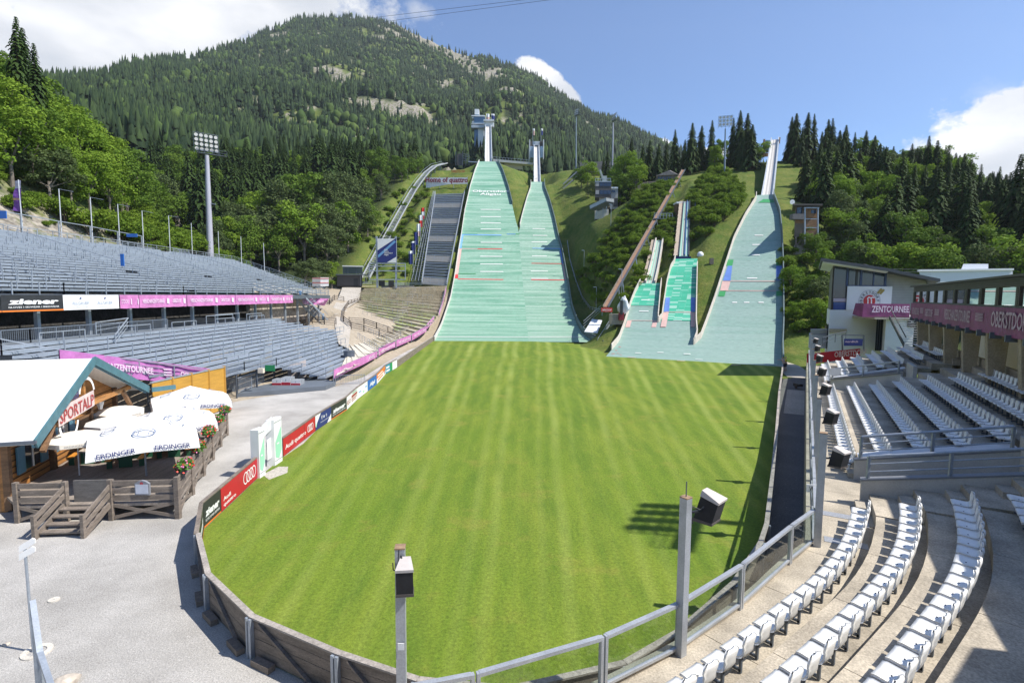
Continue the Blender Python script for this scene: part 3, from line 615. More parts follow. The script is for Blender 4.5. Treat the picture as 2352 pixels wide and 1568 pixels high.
b.mat(MDB); patch(sf, b, [(1285, 571.5), (1288, 571.5), (1294, 606), (1291, 606)]); b.mat(MPK); patch(sf, b, [(1291.5, 606.5), (1294.3, 606.5), (1300.5, 643), (1297, 643)])
b.build('slope_marking', None, t)
# right group
t, sf, T, L, R = hill_thing('landing_hill', 'grey green landing slope on the right with a big tree and tower shadow', 'k60', MATK)
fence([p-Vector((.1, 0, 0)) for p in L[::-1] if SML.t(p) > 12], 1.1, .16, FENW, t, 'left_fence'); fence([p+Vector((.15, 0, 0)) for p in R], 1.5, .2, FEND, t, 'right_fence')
b = MB().mat(MW)
for y, x0, x1 in [(541, 1733, 1753), (562.5, 1728, 1748), (586, 1726, 1745), (639.5, 1716, 1739), (695, 1682, 1693), (695, 1709, 1721), (695, 1742, 1754)]: line(sf, b, (x0, y), (x1, y), .35)
line(sf, b, (1755, 836), (1785, 838), .4); line(sf, b, (1597, 826), (1614, 827), .35)
b.mat(MPK); line(sf, b, (1678, 646), (1782, 646.5), .25); line(sf, b, (1668, 668), (1782, 668.5), .25); line(sf, b, (1679, 839), (1701, 840), .4); patch(sf, b, [(1659, 646), (1678, 646), (1672, 668), (1654, 668)])
b.mat(MGR); patch(sf, b, [(1753, 458), (1776, 458), (1778, 466), (1741, 466)]); patch(sf, b, [(1670, 597), (1685, 597), (1682, 611), (1666.5, 611)]); patch(sf, b, [(1653, 669), (1667, 669), (1664, 681), (1649.5, 681)]); patch(sf, b, [(1783, 595), (1795, 595), (1796, 610), (1783, 610)]); patch(sf, b, [(1783, 669), (1797, 669), (1797, 680), (1783, 680)])
b.mat(MDB); patch(sf, b, [(1672, 611), (1682, 611), (1678, 645), (1660, 645)]); patch(sf, b, [(1783, 611), (1796, 611), (1797, 645), (1783, 645)])
b.build('slope_marking', None, t)
t, sf, T, L, R = hill_thing('landing_hill', 'middle small landing slope of vivid green mats with blue side patches', 'k30', MATK)
i0 = int(np.argmax(np.array(T) > 23)); sheet('green_mat', sf, [p+Vector((0, 0, .08)) for p in L[i0:]], [p+Vector((0, 0, .08)) for p in R[i0:]], T[i0:], MATG, t)
fence(upto(sf, k30_l, 46, 22.5, 14), 1.1, .16, FENW, t, 'left_fence'); fence([p+Vector((.1, 0, 0)) for p in upto(sf, k30_r, 13, 43, 16)], 1.3, .2, FENW, t, 'right_fence')
b = MB().mat(MDB); patch(sf, b, [(1529, 684.5), (1539, 684.5), (1537, 717), (1524.5, 717)], .14); patch(sf, b, [(1587, 684.5), (1598, 684.5), (1597, 717), (1587, 717)], .14)
b.mat(MPK); patch(sf, b, [(1524, 718), (1536, 718), (1530, 752), (1517, 752)], .14); patch(sf, b, [(1586, 718), (1597, 718), (1596, 752), (1587, 752)], .14); line(sf, b, (1530, 717.5), (1590, 718), .2, .16); line(sf, b, (1555, 830), (1573, 831), .4, .16)
b.mat(MW); line(sf, b, (1510, 811), (1524, 811), .35, .16); line(sf, b, (1570, 814), (1586, 814.5), .35, .16); b.build('slope_marking', None, t)
t, sf, T, L, R = hill_thing('landing_hill', 'smallest grey green landing slope, leftmost of the three narrow ones', 'k20', MATK)
i0 = int(np.argmax(np.array(T) > 29)); sheet('green_mat', sf, [p+Vector((0, 0, .08)) for p in L[i0:]], [p+Vector((0, 0, .08)) for p in R[i0:]], T[i0:], MATG, t)
fence(upto(sf, k20_l, 37, 7, 18), 1.1, .16, FENW, t, 'left_fence'); fence([p+Vector((.1, 0, 0)) for p in upto(sf, k20_r, 22.5, 37, 10)], 1.3, .16, FENW, t, 'right_fence')
b = MB().mat(MW); line(sf, b, (1473, 689), (1492, 689), .3); line(sf, b, (1468, 715), (1490, 715), .3); line(sf, b, (1459, 811), (1473, 812), .35)
b.mat(MPK); patch(sf, b, [(1441, 737), (1451, 737), (1447, 752), (1436, 752)]); patch(sf, b, [(1500, 737), (1510, 737), (1507, 752), (1496, 752)]); line(sf, b, (1442, 736.5), (1511, 737), .2); line(sf, b, (1442, 821), (1460, 822), .4)
b.mat(MR)
for a in [(1404, 813), (1408, 812.5), (1417, 812), (1423, 815), (1413, 805), (1421, 797)]: line(sf, b, a, (a[0]+5, a[1]+.6), .2)
b.build('slope_marking', None, t)
# ---------------------------------------------------------------- inruns and towers
TRK = M('inrun_track', (.66, .63, .58), .5, 0, .06, .5); INW = M('inrun_wall', (.46, .50, .53), .6, .1, .1, .4); TWHITE = M('tower_white', (.74, .75, .74), .6, 0, .05, .2); TGLASS = winmat('tower_glass', (.09, .17, .27), .12)
def inrun(name, label, c0, w0, c1, w1, wall, depth=1.2, mat=TRK, wm=INW, curve=.0):
    """ramp from c0 (bottom) to c1 (top); w = width; low curve at the bottom"""
    t = thing(name, label, 'inrun ramp', c0, 'ski jump inruns'); ax = (c1-c0); ax.z = 0; ax.normalize(); s = Vector((ax.y, -ax.x, 0)); n = 14; C_ = []
    for i in range(n+1):
        k = i/n; p = c0.lerp(c1, k); p.z = c0.z+(c1.z-c0.z)*((1-curve)*k+curve*k*k); C_.append((p, w0+(w1-w0)*k))
    b = MB(); e = MB(); g2 = MB(); up = Vector((0, 0, 1))
    for (p, w), (q, v) in zip(C_[:-1], C_[1:]):
        b.hexa([p-s*w/2-up*depth, p+s*w/2-up*depth, q+s*v/2-up*depth, q-s*v/2-up*depth, p-s*w/2, p+s*w/2, q+s*v/2, q-s*v/2])
        for sg, bb in ((-1, e), (1, g2)):
            a0 = p+s*(sg*w/2); a1 = q+s*(sg*v/2); o = s*(sg*.35); bb.hexa([a0-up*depth*1.1, a0+o-up*depth*1.1, a1+o-up*depth*1.1, a1-up*depth*1.1, a0+up*wall, a0+o+up*wall, a1+o+up*wall, a1+up*wall])
    tr = b.build('track', mat, t); e.build('side_wall', wm, t); g2.build('side_wall', wm, t)
    d = MB()
    for sg in (-1, 1):
        for (p, w), (q, v) in zip(C_[:-1], C_[1:]): d.beam(p+s*(sg*w*.17)+up*.06, q+s*(sg*v*.17)+up*.06, w*.12, .06)
    d.build('ice_groove', M('groove_grey', (.50, .47, .42), .5, 0, .05, 1), tr)
    return t, C_, s, ax
def flag_on(name, base, h, cloth, label, w=1.6, ch=4., group=None, parts=(WPAINT,)):
    t = thing(name, label, 'flag', base, group); MB().tube(base, base+Vector((0, 0, h)), .09, .06, 8).build('pole', STEEL, t)
    b = MB(); top = base+Vector((0, 0, h-.1)); k = 7
    for i, (ma, fa, fb) in enumerate(cloth):
        b.mat(ma)
        for q in range(k):
            x0, x1 = w*q/k, w*(q+1)/k; y0 = .16*w*math.sin(q*1.1); y1 = .16*w*math.sin((q+1)*1.1); d0, d1 = -.12*x0, -.12*x1
            zz = lambda f, d: -f*ch+d
            b.poly(top+Vector((x0+.08, y0, zz(fb, d0))), top+Vector((x1+.08, y1, zz(fb, d1))), top+Vector((x1+.08, y1, zz(fa, d1))), top+Vector((x0+.08, y0, zz(fa, d0))))
    b.build('cloth', None, t); return t
# big tower
c0 = A(1122, 371, 287); c1 = A(1121.6, 290, 368); t, C_, s, ax = inrun('inrun', 'long white inrun ramp beside the tall tower with its two flags', c0, 3.3, c1, 3.2, 1.6)
b = MB(); b.box(c0+Vector((.6, .3, -1.9)), (5.2, .8, 2.6)); b.build('takeoff_table', M('takeoff_navy', (.04, .06, .16), .5), t)
b = MB(); b.box(c1+Vector((.4, 1.5, 1.2)), (6.6, 4, 3.2)); b.box(c1+Vector((.4, -1.2, 3.1)), (6.9, 3.0, .9)); b.build('start_house', TWHITE, t)
for i in (5, 9, 12):
    p, w = C_[i]; MB().beam(p-s*1.2-Vector((0, 0, 1)), Vector((p.x-1.2, p.y+8, h1(p.x, p.y+8))), .9).beam(p+s*1.2-Vector((0, 0, 1)), Vector((p.x+1.2, p.y+8, h1(p.x, p.y+8))), .9).build('support', CONCW, t)
Yt = 372; P = lambda x, y: A(x, y, Yt)
t = thing('jump_tower', 'tall white and glass lift tower rising above the largest landing slope', 'tower', P(1100, 372)); zb = P(1100, 375).z-4
def blk(b, x0, x1, y0, y1, dy, off=0.): p0 = P(x0, y1); p1 = P(x1, y0); b.hexa([(p0.x, Yt+off, p0.z), (p1.x, Yt+off, p0.z), (p1.x, Yt+off+dy, p0.z), (p0.x, Yt+off+dy, p0.z), (p0.x, Yt+off, p1.z), (p1.x, Yt+off, p1.z), (p1.x, Yt+off+dy, p1.z), (p0.x, Yt+off+dy, p1.z)])
b = MB(); blk(b, 1098, 1111, 296, 378, 5); b.build('shaft', TWHITE, t); b = MB(); blk(b, 1089.3, 1098, 296, 378, 4, .4); b.build('glass_shaft', TGLASS, t)
b = MB(); blk(b, 1083, 1114.5, 284.6, 286, 9, -1.5); blk(b, 1083, 1114.5, 266.6, 269, 9, -1.5); b.build('cabin_floor', TWHITE, t); b = MB(); blk(b, 1089, 1114, 269, 284.6, 8, -1); b.build('cabin_glass', TGLASS, t); b = MB(); blk(b, 1083, 1114, 289.5, 295.5, 9, -2); b.build('balcony', INW, t)
b = MB(); blk(b, 1084, 1089, 270, 273, 6, -.5); blk(b, 1084, 1089, 279, 282, 6, -.5); b.build('cabin_sill', TWHITE, t)
b = MB(); blk(b, 1090, 1099.8, 262, 266.6, 4, 1); b.build('roof_base', TGLASS, t); b = MB(); blk(b, 1090, 1100, 249.6, 262, 4, 1); b.build('roof_block', TWHITE, t)
b = MB(); blk(b, 1111.2, 1113, 292, 378, 2, 2); b.build('corner_post', STEEL, t)
WR = [(WPAINT, 0, .35), (SIGNR, .35, .5), (WPAINT, .5, 1)]
p = A(1117, 287, 369); flag_on('flag', p, 7.4, [(WPAINT, 0, .55), (MPK, .55, 1)], 'pale flag on the left of the two above the tallest inrun', 2.0, 3.7, 'flags on the inrun tops')
p = A(1129, 287, 369); flag_on('flag', p, 7.4, [(WPAINT, 0, .3), (NAVY, .3, 1)], 'white and navy flag on the right of the two above the tallest inrun', 1.9, 3.7, 'flags on the inrun tops')
# normal tower
c0 = A(1234, 428, 246); c1 = A(1232.3, 334, 312); t, C_, s, ax = inrun('inrun', 'white inrun ramp with grey start pods on both sides, right of the tallest', c0, 2.5, c1, 2.4, 1.4)
b = MB(); b.box(c0+Vector((0, .3, -1.5)), (4.6, .8, 2.0)); b.build('takeoff_table', M('takeoff_white', (.6, .62, .68), .5), t)
b = MB(); b.box(c0+Vector((.6, -.12, -1.5)), (2.0, .1, 1.6)); b.build('takeoff_logo', NAVY, t)
Yt = 306
b = MB(); blk(b, 1223.5, 1240.5, 321, 330.5, 6, 3); b.build('start_house', INW, t)
PODG = M('pod_blue_grey', (.30, .40, .50), .5, .1, .08, .3)
for x0, x1 in ((1217.5, 1226.5), (1240.3, 1247.5)):
    b = MB(); blk(b, x0, x1, 336, 362, 10); b.build('start_pod', PODG, t)
for x0, x1 in ((1215.7, 1217.7), (1247.3, 1249.6)):
    b = MB(); blk(b, x0, x1, 321, 366, 12, -.4); b.build('pod_wall', TWHITE, t)
b = MB(); blk(b, 1217.8, 1223, 322, 336, 6, 2); blk(b, 1241, 1247, 322, 336, 6, 2); b.build('pod_shade', BROWNM, t)
for i in (4, 8, 11):
    p, w = C_[i]; MB().beam(p-Vector((0, 0, 1)), Vector((p.x, p.y+4, h1(p.x, p.y+4))), 2.2, 1).build('support', CONCW, t)
for i, (x, la, cl_) in enumerate([(1223.5, 'pink and white', [(WPAINT, 0, .3), (MPK, .3, 1)]), (1242.4, 'white and blue', [(WPAINT, 0, .3), (NAVY, .3, 1)])]):
    flag_on('flag', A(x, 326, 308), 7.4, cl_, 'thin %s flag over the %s start pod of the second inrun' % (la, 'left' if i == 0 else 'right'), 1.0, 3.6, 'flags on the inrun tops')
# link bridge behind the two inruns
Yt = 290; t = thing('link_bridge', 'long low concrete gallery between the two inrun tops', 'bridge', P(1190, 380))
b = MB(); a0, a1 = A(1133, 370, 292), A(1224, 378, 292); b.beam(a0, a1, 4, 1.2); b.build('deck', CONCW, t); b = MB()
for k in range(14):
    p = a0.lerp(a1, k/13); b.box(p+Vector((0, -2, 1.1)), (.12, .12, 1.2))
b.beam(a0+Vector((0, -2, 1.7)), a1+Vector((0, -2, 1.7)), .1); b.build('railing', STEEL, t)
b = MB(); b.hexa([A(1146, 385, 293), A(1200, 390, 293), A(1200, 390, 298), A(1146, 385, 298), A(1146, 372, 293), A(1200, 376, 293), A(1200, 376, 298), A(1146, 372, 298)]); b.build('wall', M('sand_render', (.52, .46, .36), .8, 0, .1, .5), t); MB().hexa([A(1152, 383, 292.6), A(1158, 383, 292.6), A(1158, 383, 293), A(1152, 383, 293), A(1152, 376, 292.6), A(1158, 376, 292.6), A(1158, 376, 293), A(1152, 376, 293)]).build('window', WINB, t)
# K60 inrun
c0 = A(1761.5, 457, 155.5); c1 = A(1780, 321, 201); t, C_, s, ax = inrun('inrun', 'steep white inrun ramp between dark spruces above the right slope', c0, 2.6, c1, 2.1, .9, 1.2, curve=.12)
b = MB(); b.box(c0+Vector((0, -.5, -.9)), (3.0, .6, 1.2), ax=(s, ax, Vector((0, 0, 1)))); b.build('takeoff_table', INW, t)
for i in (3, 6, 9, 12):
    p, w = C_[i]; MB().beam(p-Vector((0, 0, 1)), Vector((p.x, p.y, min(p.z-1, h1(p.x, p.y)-.3))), 2., .8).build('support', DARK, t)
b = MB(); q = [A(1754, 351, 203), A(1770, 351, 203), A(1770, 351, 203.4), A(1754, 351, 203.4), A(1756, 322, 203), A(1772, 322, 203), A(1772, 322, 203.4), A(1756, 322, 203.4)]; b.hexa(q); b.build('glass_screen', M('screen_blue', (.20, .31, .42), .3, 0, .08, 1), t)
b = MB(); b.beam(A(1752.5, 355, 203), A(1755.5, 320, 203), .5); b.beam(A(1789, 330, 202), A(1790.5, 316, 202), .5); b.build('post', TERRA, t)
b = MB(); b.hexa([A(1742, 361, 202), A(1768, 360, 202), A(1768, 360, 206), A(1742, 361, 206), A(1742, 352.5, 202), A(1768, 351.5, 202), A(1768, 351.5, 206), A(1742, 352.5, 206)]); b.build('start_platform', TERRA, t)
# K30 / K20 inruns
c0 = A(1570, 588, 129.5); c1 = A(1577, 463, 157); t, C_, s, ax = inrun('inrun', 'narrow green inrun with blue rail above the vivid green slope', c0, 2.0, c1, 1.4, .35, .6, MATG, DARK, .1)
b = MB(); g2 = s*1.15
for (p, w), (q, v) in zip(C_[:-1], C_[1:]): b.beam(p-s*(w/2+.85)+Vector((0, 0, .1)), q-s*(v/2+.75)+Vector((0, 0, .1)), 1.0, .25)
b.build('stair', M('stair_wood', (.45, .36, .27), .8, 0, .2, 2), t); b = MB()
for (p, w), (q, v) in zip(C_[:-1], C_[1:]): b.beam(p+s*(w*.15)+Vector((0, 0, .3)), q+s*(v*.15)+Vector((0, 0, .3)), .22, .3)
b.build('start_rail', M('rail_blue', (.09, .15, .35), .4, .2), t); MB().box(c0+Vector((-.4, -.5, -.7)), (4.0, .5, 1.0), ax=(s, ax, Vector((0, 0, 1)))).build('takeoff_table', NAVY, t)
b = MB(); q = A(1561, 474, 158); b.box(q-Vector((0, 0, 2)), (2.4, 3, 4.6)); b.build('start_hut', WOODB, t); MB().box(q+Vector((0, 0, .8)), (2.8, 3.2, .5)).build('hut_roof', WPAINT, t)
b = MB(); b.box(q+Vector((1.6, -1.6, -1)), (.2, .2, 5)); b.box(q+Vector((4., -1.6, -1)), (.2, .2, 4)); b.build('gate_post', STEELD, t)
c0 = A(1493, 651, 121.5); c1 = A(1514.5, 552, 141); t, C_, s, ax = inrun('inrun', 'short curved green inrun with white rim above the smallest slope', c0, 1.7, c1, 1.4, .7, .6, MATG, FENW, .35)
b = MB()
for (p, w), (q, v) in zip(C_[:-1], C_[1:]): b.beam(p-s*(w/2+.9)+Vector((0, 0, .1)), q-s*(v/2+.8)+Vector((0, 0, .1)), .95, .25)
b.build('stair', _M['stair_wood'], t); MB().box(c0+Vector((0, -.4, -.6)), (3.0, .4, .8), ax=(s, ax, Vector((0, 0, 1)))).build('takeoff_table', DARK, t)
# timber track up the hill
t = thing('conveyor_track', 'long brown timber track on steel struts climbing the shrubby hill', 'track', A(1391, 706, 112)); a0, a1 = A(1391, 706, 112), A(1570, 391, 195)
b = MB().beam(a0, a1, .95, .25); b.build('track_bed', TERRA, t); b = MB(); d = (a1-a0).normalized(); sd_ = d.cross(Vector((0, 0, 1))).normalized()
b.beam(a0+sd_*.55+Vector((0, 0, .15)), a1+sd_*.55+Vector((0, 0, .15)), .15, .5); b.build('side_rail', STEELD, t); b = MB(); b.beam(a0-sd_*.55+Vector((0, 0, .15)), a1-sd_*.55+Vector((0, 0, .15)), .15, .5); b.build('side_rail', WOODG, t)
for k in (.12, .25, .38, .5, .63, .76, .88):
    p = a0.lerp(a1, k); MB().beam(p-sd_*.5, (p.x, p.y, h1(p.x, p.y)-.3), .2).beam(p+sd_*.5, Vector((p.x, p.y, h1(p.x, p.y)-.3))+sd_*1.2, .2).build('strut', STEEL, t)
b = MB(); p = a0.lerp(a1, .52); b.box(p+Vector((1.6, -.6, -.3)), (5.2, 2.2, .25)); b.build('platform', STEELD, t); b = MB()
for dx in np.linspace(-1, 4.2, 7): b.box(p+Vector((dx, -1.7, .5)), (.1, .1, 1.4))
b.beam(p+Vector((-1, -1.7, 1.2)), p+Vector((4.2, -1.7, 1.2)), .1); b.beam(p+Vector((-1, -1.7, .6)), p+Vector((4.2, -1.7, .6)), .08); b.build('platform_railing', STEEL, t)
MB().box(p+Vector((2.6, -.6, -3)), (.4, .4, 5.4)).build('platform_post', M('green_post', (.05, .32, .18), .5), t)
# ---------------------------------------------------------------- right-hand seated stand
E1 = Vector((.4836, .8753, 0)); E2 = Vector((.8753, -.4836, 0)); UP = Vector((0, 0, 1)); L0 = Vector((9.2, 15.6, 0)); RC = 13.45; C0 = L0-E2*(RC+.1)
ZF, RISE, PIT, D1 = 2.5, .42, 1.27, 1.39
def SP(s, d, z=0.): return L0+E1*s+E2*d+UP*z
A0 = math.atan2(E2.y, E2.x)
AS = 2.37
_fp = [L0+E1*(AS+2)+E2*D1]+[Vector((p[0], p[1], 0)) for p in [(11.56, 17.0), (10.74, 15.88), (9.92, 14.84), (9.06, 13.88), (8.16, 12.99), (7.16, 12.13), (6.04, 11.23), (4.98, 10.38), (3.91, 9.56), (2.4, 8.5), (.3, 7.3), (-2.5, 6.4), (-5.8, 5.9), (-9, 5.9), (-12, 6.5)]]
_fc2 = []
for i in range(1, len(_fp)-2):
    p0, p1, p2, p3 = _fp[i-1:i+3]
    for k in range(12):
        u = k/12; _fc2.append(.5*(2*p1+(p2-p0)*u+(2*p0-5*p1+4*p2-p3)*u*u+(3*p1-p0-3*p2+p3)*u**3))
_fs = np.concatenate([[0], np.cumsum([(b-a).length for a, b in zip(_fc2[:-1], _fc2[1:])])])
_fx = np.array([v.x for v in _fc2]); _fy = np.array([v.y for v in _fc2])
def _fr(a):
    if a < 0: return L0+E1*(AS-a*RC)+E2*D1
    return Vector((float(np.interp(a*RC, _fs, _fx)), float(np.interp(a*RC, _fs, _fy)), 0))
def ctan(a): return (_fr(a+.12)-_fr(a-.12)).normalized()
def cnorm(a): t = ctan(a); return Vector((-t.y, t.x, 0))     # away from the lawn
RAILP = [L0+E1*60, L0+E1*10]+[Vector((p[0], p[1], 0)) for p in [(9.2, 15.6), (7.89, 14.43), (5.565, 12.24), (3.56, 10.62), (1.77, 9.5), (-.58, 8.48), (-3.3, 7.7), (-6.2, 7.3), (-9.5, 7.4), (-13, 8.2)]]
def CP(a, d, z=0.):
    p, n = _fr(a), cnorm(a)
    if d < .35:          # the front edge follows the fence line
        ds = np.linspace(-2.4, -.5, 60); k = int(np.argmin(segdist(p.x+n.x*ds, p.y+n.y*ds, RAILP))); return p+n*(float(ds[k])+d)+UP*z
    return p+n*(d-D1)+UP*z
st = thing('concrete_grandstand', 'stepped concrete grandstand carrying rows of white seats, right side and foreground', 'grandstand', SP(10, 4, 0))
CONS = M('warm_concrete', (.40, .35, .275), .85, 0, .32, .8, .3, 22, bump=.2)  # warm beige concrete, the steps' own colour
NR = 7
def dk(k): return 0. if k == 0 else D1+.42+PIT*(k-1)
V1, V2 = (4.7, 7.7), (30.2, 33.2)
def arc_box(b, a0, a1, d0, d1, z0, z1, n):
    for i in range(n):
        p, q = a0+(a1-a0)*i/n, a0+(a1-a0)*(i+1)/n
        b.hexa([CP(p, d0, z0), CP(p, d1, z0), CP(q, d1, z0), CP(q, d0, z0), CP(p, d0, z1), CP(p, d1, z1), CP(q, d1, z1), CP(q, d0, z1)])
def srow(b, s0, s1, d0, d1, z0, z1): b.hexa([SP(s0, d0, z0), SP(s0, d1, z0), SP(s1, d1, z0), SP(s1, d0, z0), SP(s0, d0, z1), SP(s0, d1, z1), SP(s1, d1, z1), SP(s1, d0, z1)])
JG = .03
for k in range(NR+1):
    b = MB(); z = ZF+RISE*k; d0, d1 = dk(k), dk(k+1); z0 = z-.5 if k else 0
    n = 7
    for i in range(n):      # slabs with open joints
        a0, a1 = 1.62*i/n, 1.62*(i+1)/n; arc_box(b, a0+JG/20, a1, d0, d1-.002, z0, z, 4)
    b.build('step', CONS, st)
    spans = [(AS+.02, V1[0]), (V1[1], V2[0]), (V2[1], 49)] if k else [(AS+.02, 49)]
    for s0, s1 in spans:
        b = MB()
        m_ = max(1, int((s1-s0)/3.)); 
        for i in range(m_): srow(b, s0+(s1-s0)*i/m_+JG/2, s0+(s1-s0)*(i+1)/m_, d0, d1-.002, z0, z)
        b.build('step', CONS, st)
for s0, s1 in (V1, V2):
    b = MB(); srow(b, s0+.01, s1-.01, dk(1)+.01, 7.5, 2.2, ZF+.02); b.build('exit_floor', CONC, st)
ws = [(V1[0], 1.55, 6.6, 3.36, 4.45), (V1[1], 1.55, 6.6, 3.3, 4.45), (V2[1], 1.6, 6.4, 3.3, 4.3)]
for s_, d0, d1, z0, z1 in ws:
    b = MB(); p = [SP(s_-.14, d0, ZF-.2), SP(s_-.14, d1, ZF-.2), SP(s_+.14, d1, ZF-.2), SP(s_+.14, d0, ZF-.2), SP(s_-.14, d0, z0), SP(s_-.14, d1, z1), SP(s_+.14, d1, z1), SP(s_+.14, d0, z0)]; b.hexa(p); w = b.build('exit_wall', CONCW, st)
    b = MB(); b.beam(SP(s_, d0-.02, z0+.03), SP(s_, d1, z1+.03), .34, .06); b.build('coping', M('wall_coping', (.23, .24, .26), .6, .2, .1, 2), w)
p, q = SP(31.4, 1.5), SP(26.6, 5.4); b = MB(); o_ = E1*.28; b.hexa([p+UP*2.3, q+UP*2.3, q+o_+UP*2.3, p+o_+UP*2.3, p+UP*3.4, q+UP*4.8, q+o_+UP*4.8, p+o_+UP*3.4]); w = b.build('exit_wall', CONCW, st); MB().beam(p+o_*.5+UP*3.43, q+o_*.5+UP*4.83, .34, .06).build('coping', _M['wall_coping'], w)
for s0, s1 in (V1, V2): b = MB(); srow(b, s0, s1, 6.6, 6.85, 2, 5.0); b.build('exit_wall', CONCW, st)
# side tables behind the walls
def railing(name, label, pts, h, n_bar, group, r=.035, post=.11, bar=STEEL, flat_=True):
    t = thing(name, label, 'railing', pts[0], group)
    for p, q in zip(pts[:-1], pts[1:]):
        MB().tube(p+UP*h, q+UP*h, r*1.4, n=8).build('handrail', bar, t)
        for i in range(n_bar): f = h*(i+1)/(n_bar+1); MB().tube(p+UP*f, q+UP*f, r*.7, n=6).build('rail_bar', bar, t)
    for i, p in enumerate(pts): MB().box(p+UP*h/2, (post, post*.6, h)).build('post', bar, t)
    return t
mid = lambda a, b, n: [a.lerp(b, i/n) for i in range(n+1)]
RG = 'steel railings of the concrete stand'
railing('steel_railing', 'steel railing on the wall of the nearest stand exit, near side', mid(SP(V1[0], 1.75, 3.42), SP(V1[0], 6.4, 4.43), 2), .85, 2, RG, .035)
railing('steel_railing', 'steel railing on the far wall of the nearest stand exit', mid(SP(V1[1], 1.75, 3.4), SP(V1[1], 6.4, 4.43), 2), .9, 2, RG, .04)
railing('steel_railing', 'steel railing on the light wall of the farther stand exit', mid(SP(31.4, 1.6, 3.45), SP(26.8, 5.3, 4.8), 2), .85, 2, RG, .04)
railing('steel_railing', 'steel railing closing the inner end of the nearest stand exit', [SP(V1[0]+.2, 6.7, 5.0), SP(V1[1]-.2, 6.7, 5.0)], .8, 2, RG, .04)
for s_ in (V1[1], V2[1]):
    b = MB(); b.beam(SP(s_+.55, 1.7, 3.35 if s_ == V1[1] else 3.3), SP(s_+.55, 6.6, 4.5), .75, .06); b.build('white_ledge', M('white_ledge', (.62, .64, .68), .5, 0, .05, 1), st)
# front wall below the stand, and kerb
b = MB(); arc_box(b, 0, 1.62, -.18, .0-.003, -.1, ZF+.1, 24); b.build('front_wall', CONC, st); b = MB(); srow(b, AS, 57, -.18, -.003, -.1, ZF+.1); b.build('front_wall', CONC, st)
for s_, d_, w_ in ((-.3+.6, .25, 1.1), (2.6, .25, 1.1)):
    b = MB(); b.box(SP(s_+.35, d_+.65, ZF+.008), (.42, 1.15, .012), rz=A0+math.pi/2); b.build('drain_grate', M('grate_grey', (.40, .41, .43), .5, .4, .25, 30), st)
b = MB(); b.box(SP(3.2, 1.5, ZF+.01), (1.9, .3, .014), rz=A0+math.pi/2); b.build('drain_grate', _M['grate_grey'], st)
for k in range(1, 6):       # aisle half steps beside the exits
    for s_ in (4.0, 8.15):
        b = MB(); srow(b, s_-.45, s_+.35, dk(k)-.45, dk(k)-.003, ZF+RISE*(k-1)+.002, ZF+RISE*(k-1)+.21); b.build('aisle_step', CONC, st)
# seats
def seat_proto():
    t = thing('stadium_seat', 'white seat', 'seat', (0, 0, 0)); b = MB(); w, th_ = .225, .028
    prof = [(.0, .42, .20), (-.02, .455, .215), (.06, .47, .222), (.22, .455, .225), (.34, .45, .22), (.40, .47, .20), (.435, .53, .165), (.45, .60, .145), (.46, .68, .185), (.475, .76, .19), (.47, .81, .155), (.455, .825, .08)]
    prof = prof[1:]
    T_, B_ = [], []
    for j, (y, z, hw) in enumerate(prof):
        r = []
        for u in (-1, -.72, 0, .72, 1): r.append((u*hw, y+(.012 if abs(u) == 1 else 0)*(-1 if j > 4 else 0)-(.02*abs(u)**2 if j > 5 else 0), z-(.028 if u == 0 and 0 < j < 5 else 0)+(.012 if abs(u) == 1 and j < 5 else 0)))
        T_.append(r)
    vs = []; n = len(T_)
    for r in T_: vs += r
    for j, r in enumerate(T_):
        f = j/(n-1); nx = (0, -1) if j < 4 else ((.7, -.7) if j < 6 else (1, 0))
        vs += [(x, y+nx[0]*th_*1.4, z+nx[1]*th_*1.6) for x, y, z in r]
    fs = []
    for j in range(n-1):
        for i in range(4):
            a = j*5+i; fs.append((a, a+1, a+6, a+5)); c = a+5*n; fs.append((c+5, c+6, c+1, c))
    o = 5*n
    for j in range(n-1): fs.append((j*5+5, j*5, o+j*5, o+j*5+5)); fs.append((j*5+4, j*5+9, o+j*5+9, o+j*5+4))
    for i in range(4): fs.append((i+1, i, o+i, o+i+1)); a = 5*(n-1)+i; fs.append((a, a+1, o+a+1, o+a))
    b.add(vs, fs); sh = b.build('seat_shell', WHITE, t, True); 
    b = MB(); b.tube((0, .20, .433), (0, .20, .4415), .014, n=8); b.build('drain_hole', DARK, sh)
    b = MB(); b.beam((-.25, .3, .395), (.25, .3, .395), .05, .05); b.box((0, .3, .2), (.05, .05, .38)); b.beam((0, .32, .06), (0, .12, .06), .05, .05); b.build('bracket', STEELD, t); return t
seat0 = seat_proto(); used = [False]; WORD = ['zeroth', 'first', 'second', 'third', 'fourth', 'fifth', 'sixth', 'seventh', 'eighth', 'ninth', 'tenth', 'eleventh', 'twelfth', 'thirteenth', 'fourteenth', 'fifteenth', 'sixteenth', 'seventeenth', 'eighteenth', 'nineteenth', 'twentieth']
def ordw(i): return WORD[i] if i <= 20 else (('twenty-' if i < 30 else 'thirty-')+WORD[i-(20 if i < 30 else 30)] if i not in (30,) else 'thirtieth')
NS = [0]; stuff_seats = []
def seat(P, inward, label, group):
    """inward = horizontal direction a sitter faces"""
    x, y = proj((P.x, P.y, P.z+.5)); v = (P-CAM).dot(_W)
    if v < 1 or x < -40 or x > 2392 or y > 1640: return False
    rz = math.atan2(inward.y, inward.x)+math.pi/2
    if NS[0] >= 296: stuff_seats.append((P.copy(), rz)); return True
    NS[0] += 1
    if not used[0]:
        used[0] = True; seat0.location = P; seat0.rotation_euler = (0, 0, rz); seat0.scale = (1.2, 1.0, 1.08); lab(seat0, label, 'seat', group)
    else: dup(seat0, P, rz, label, group, (1.2, 1.0, 1.08))
    return True
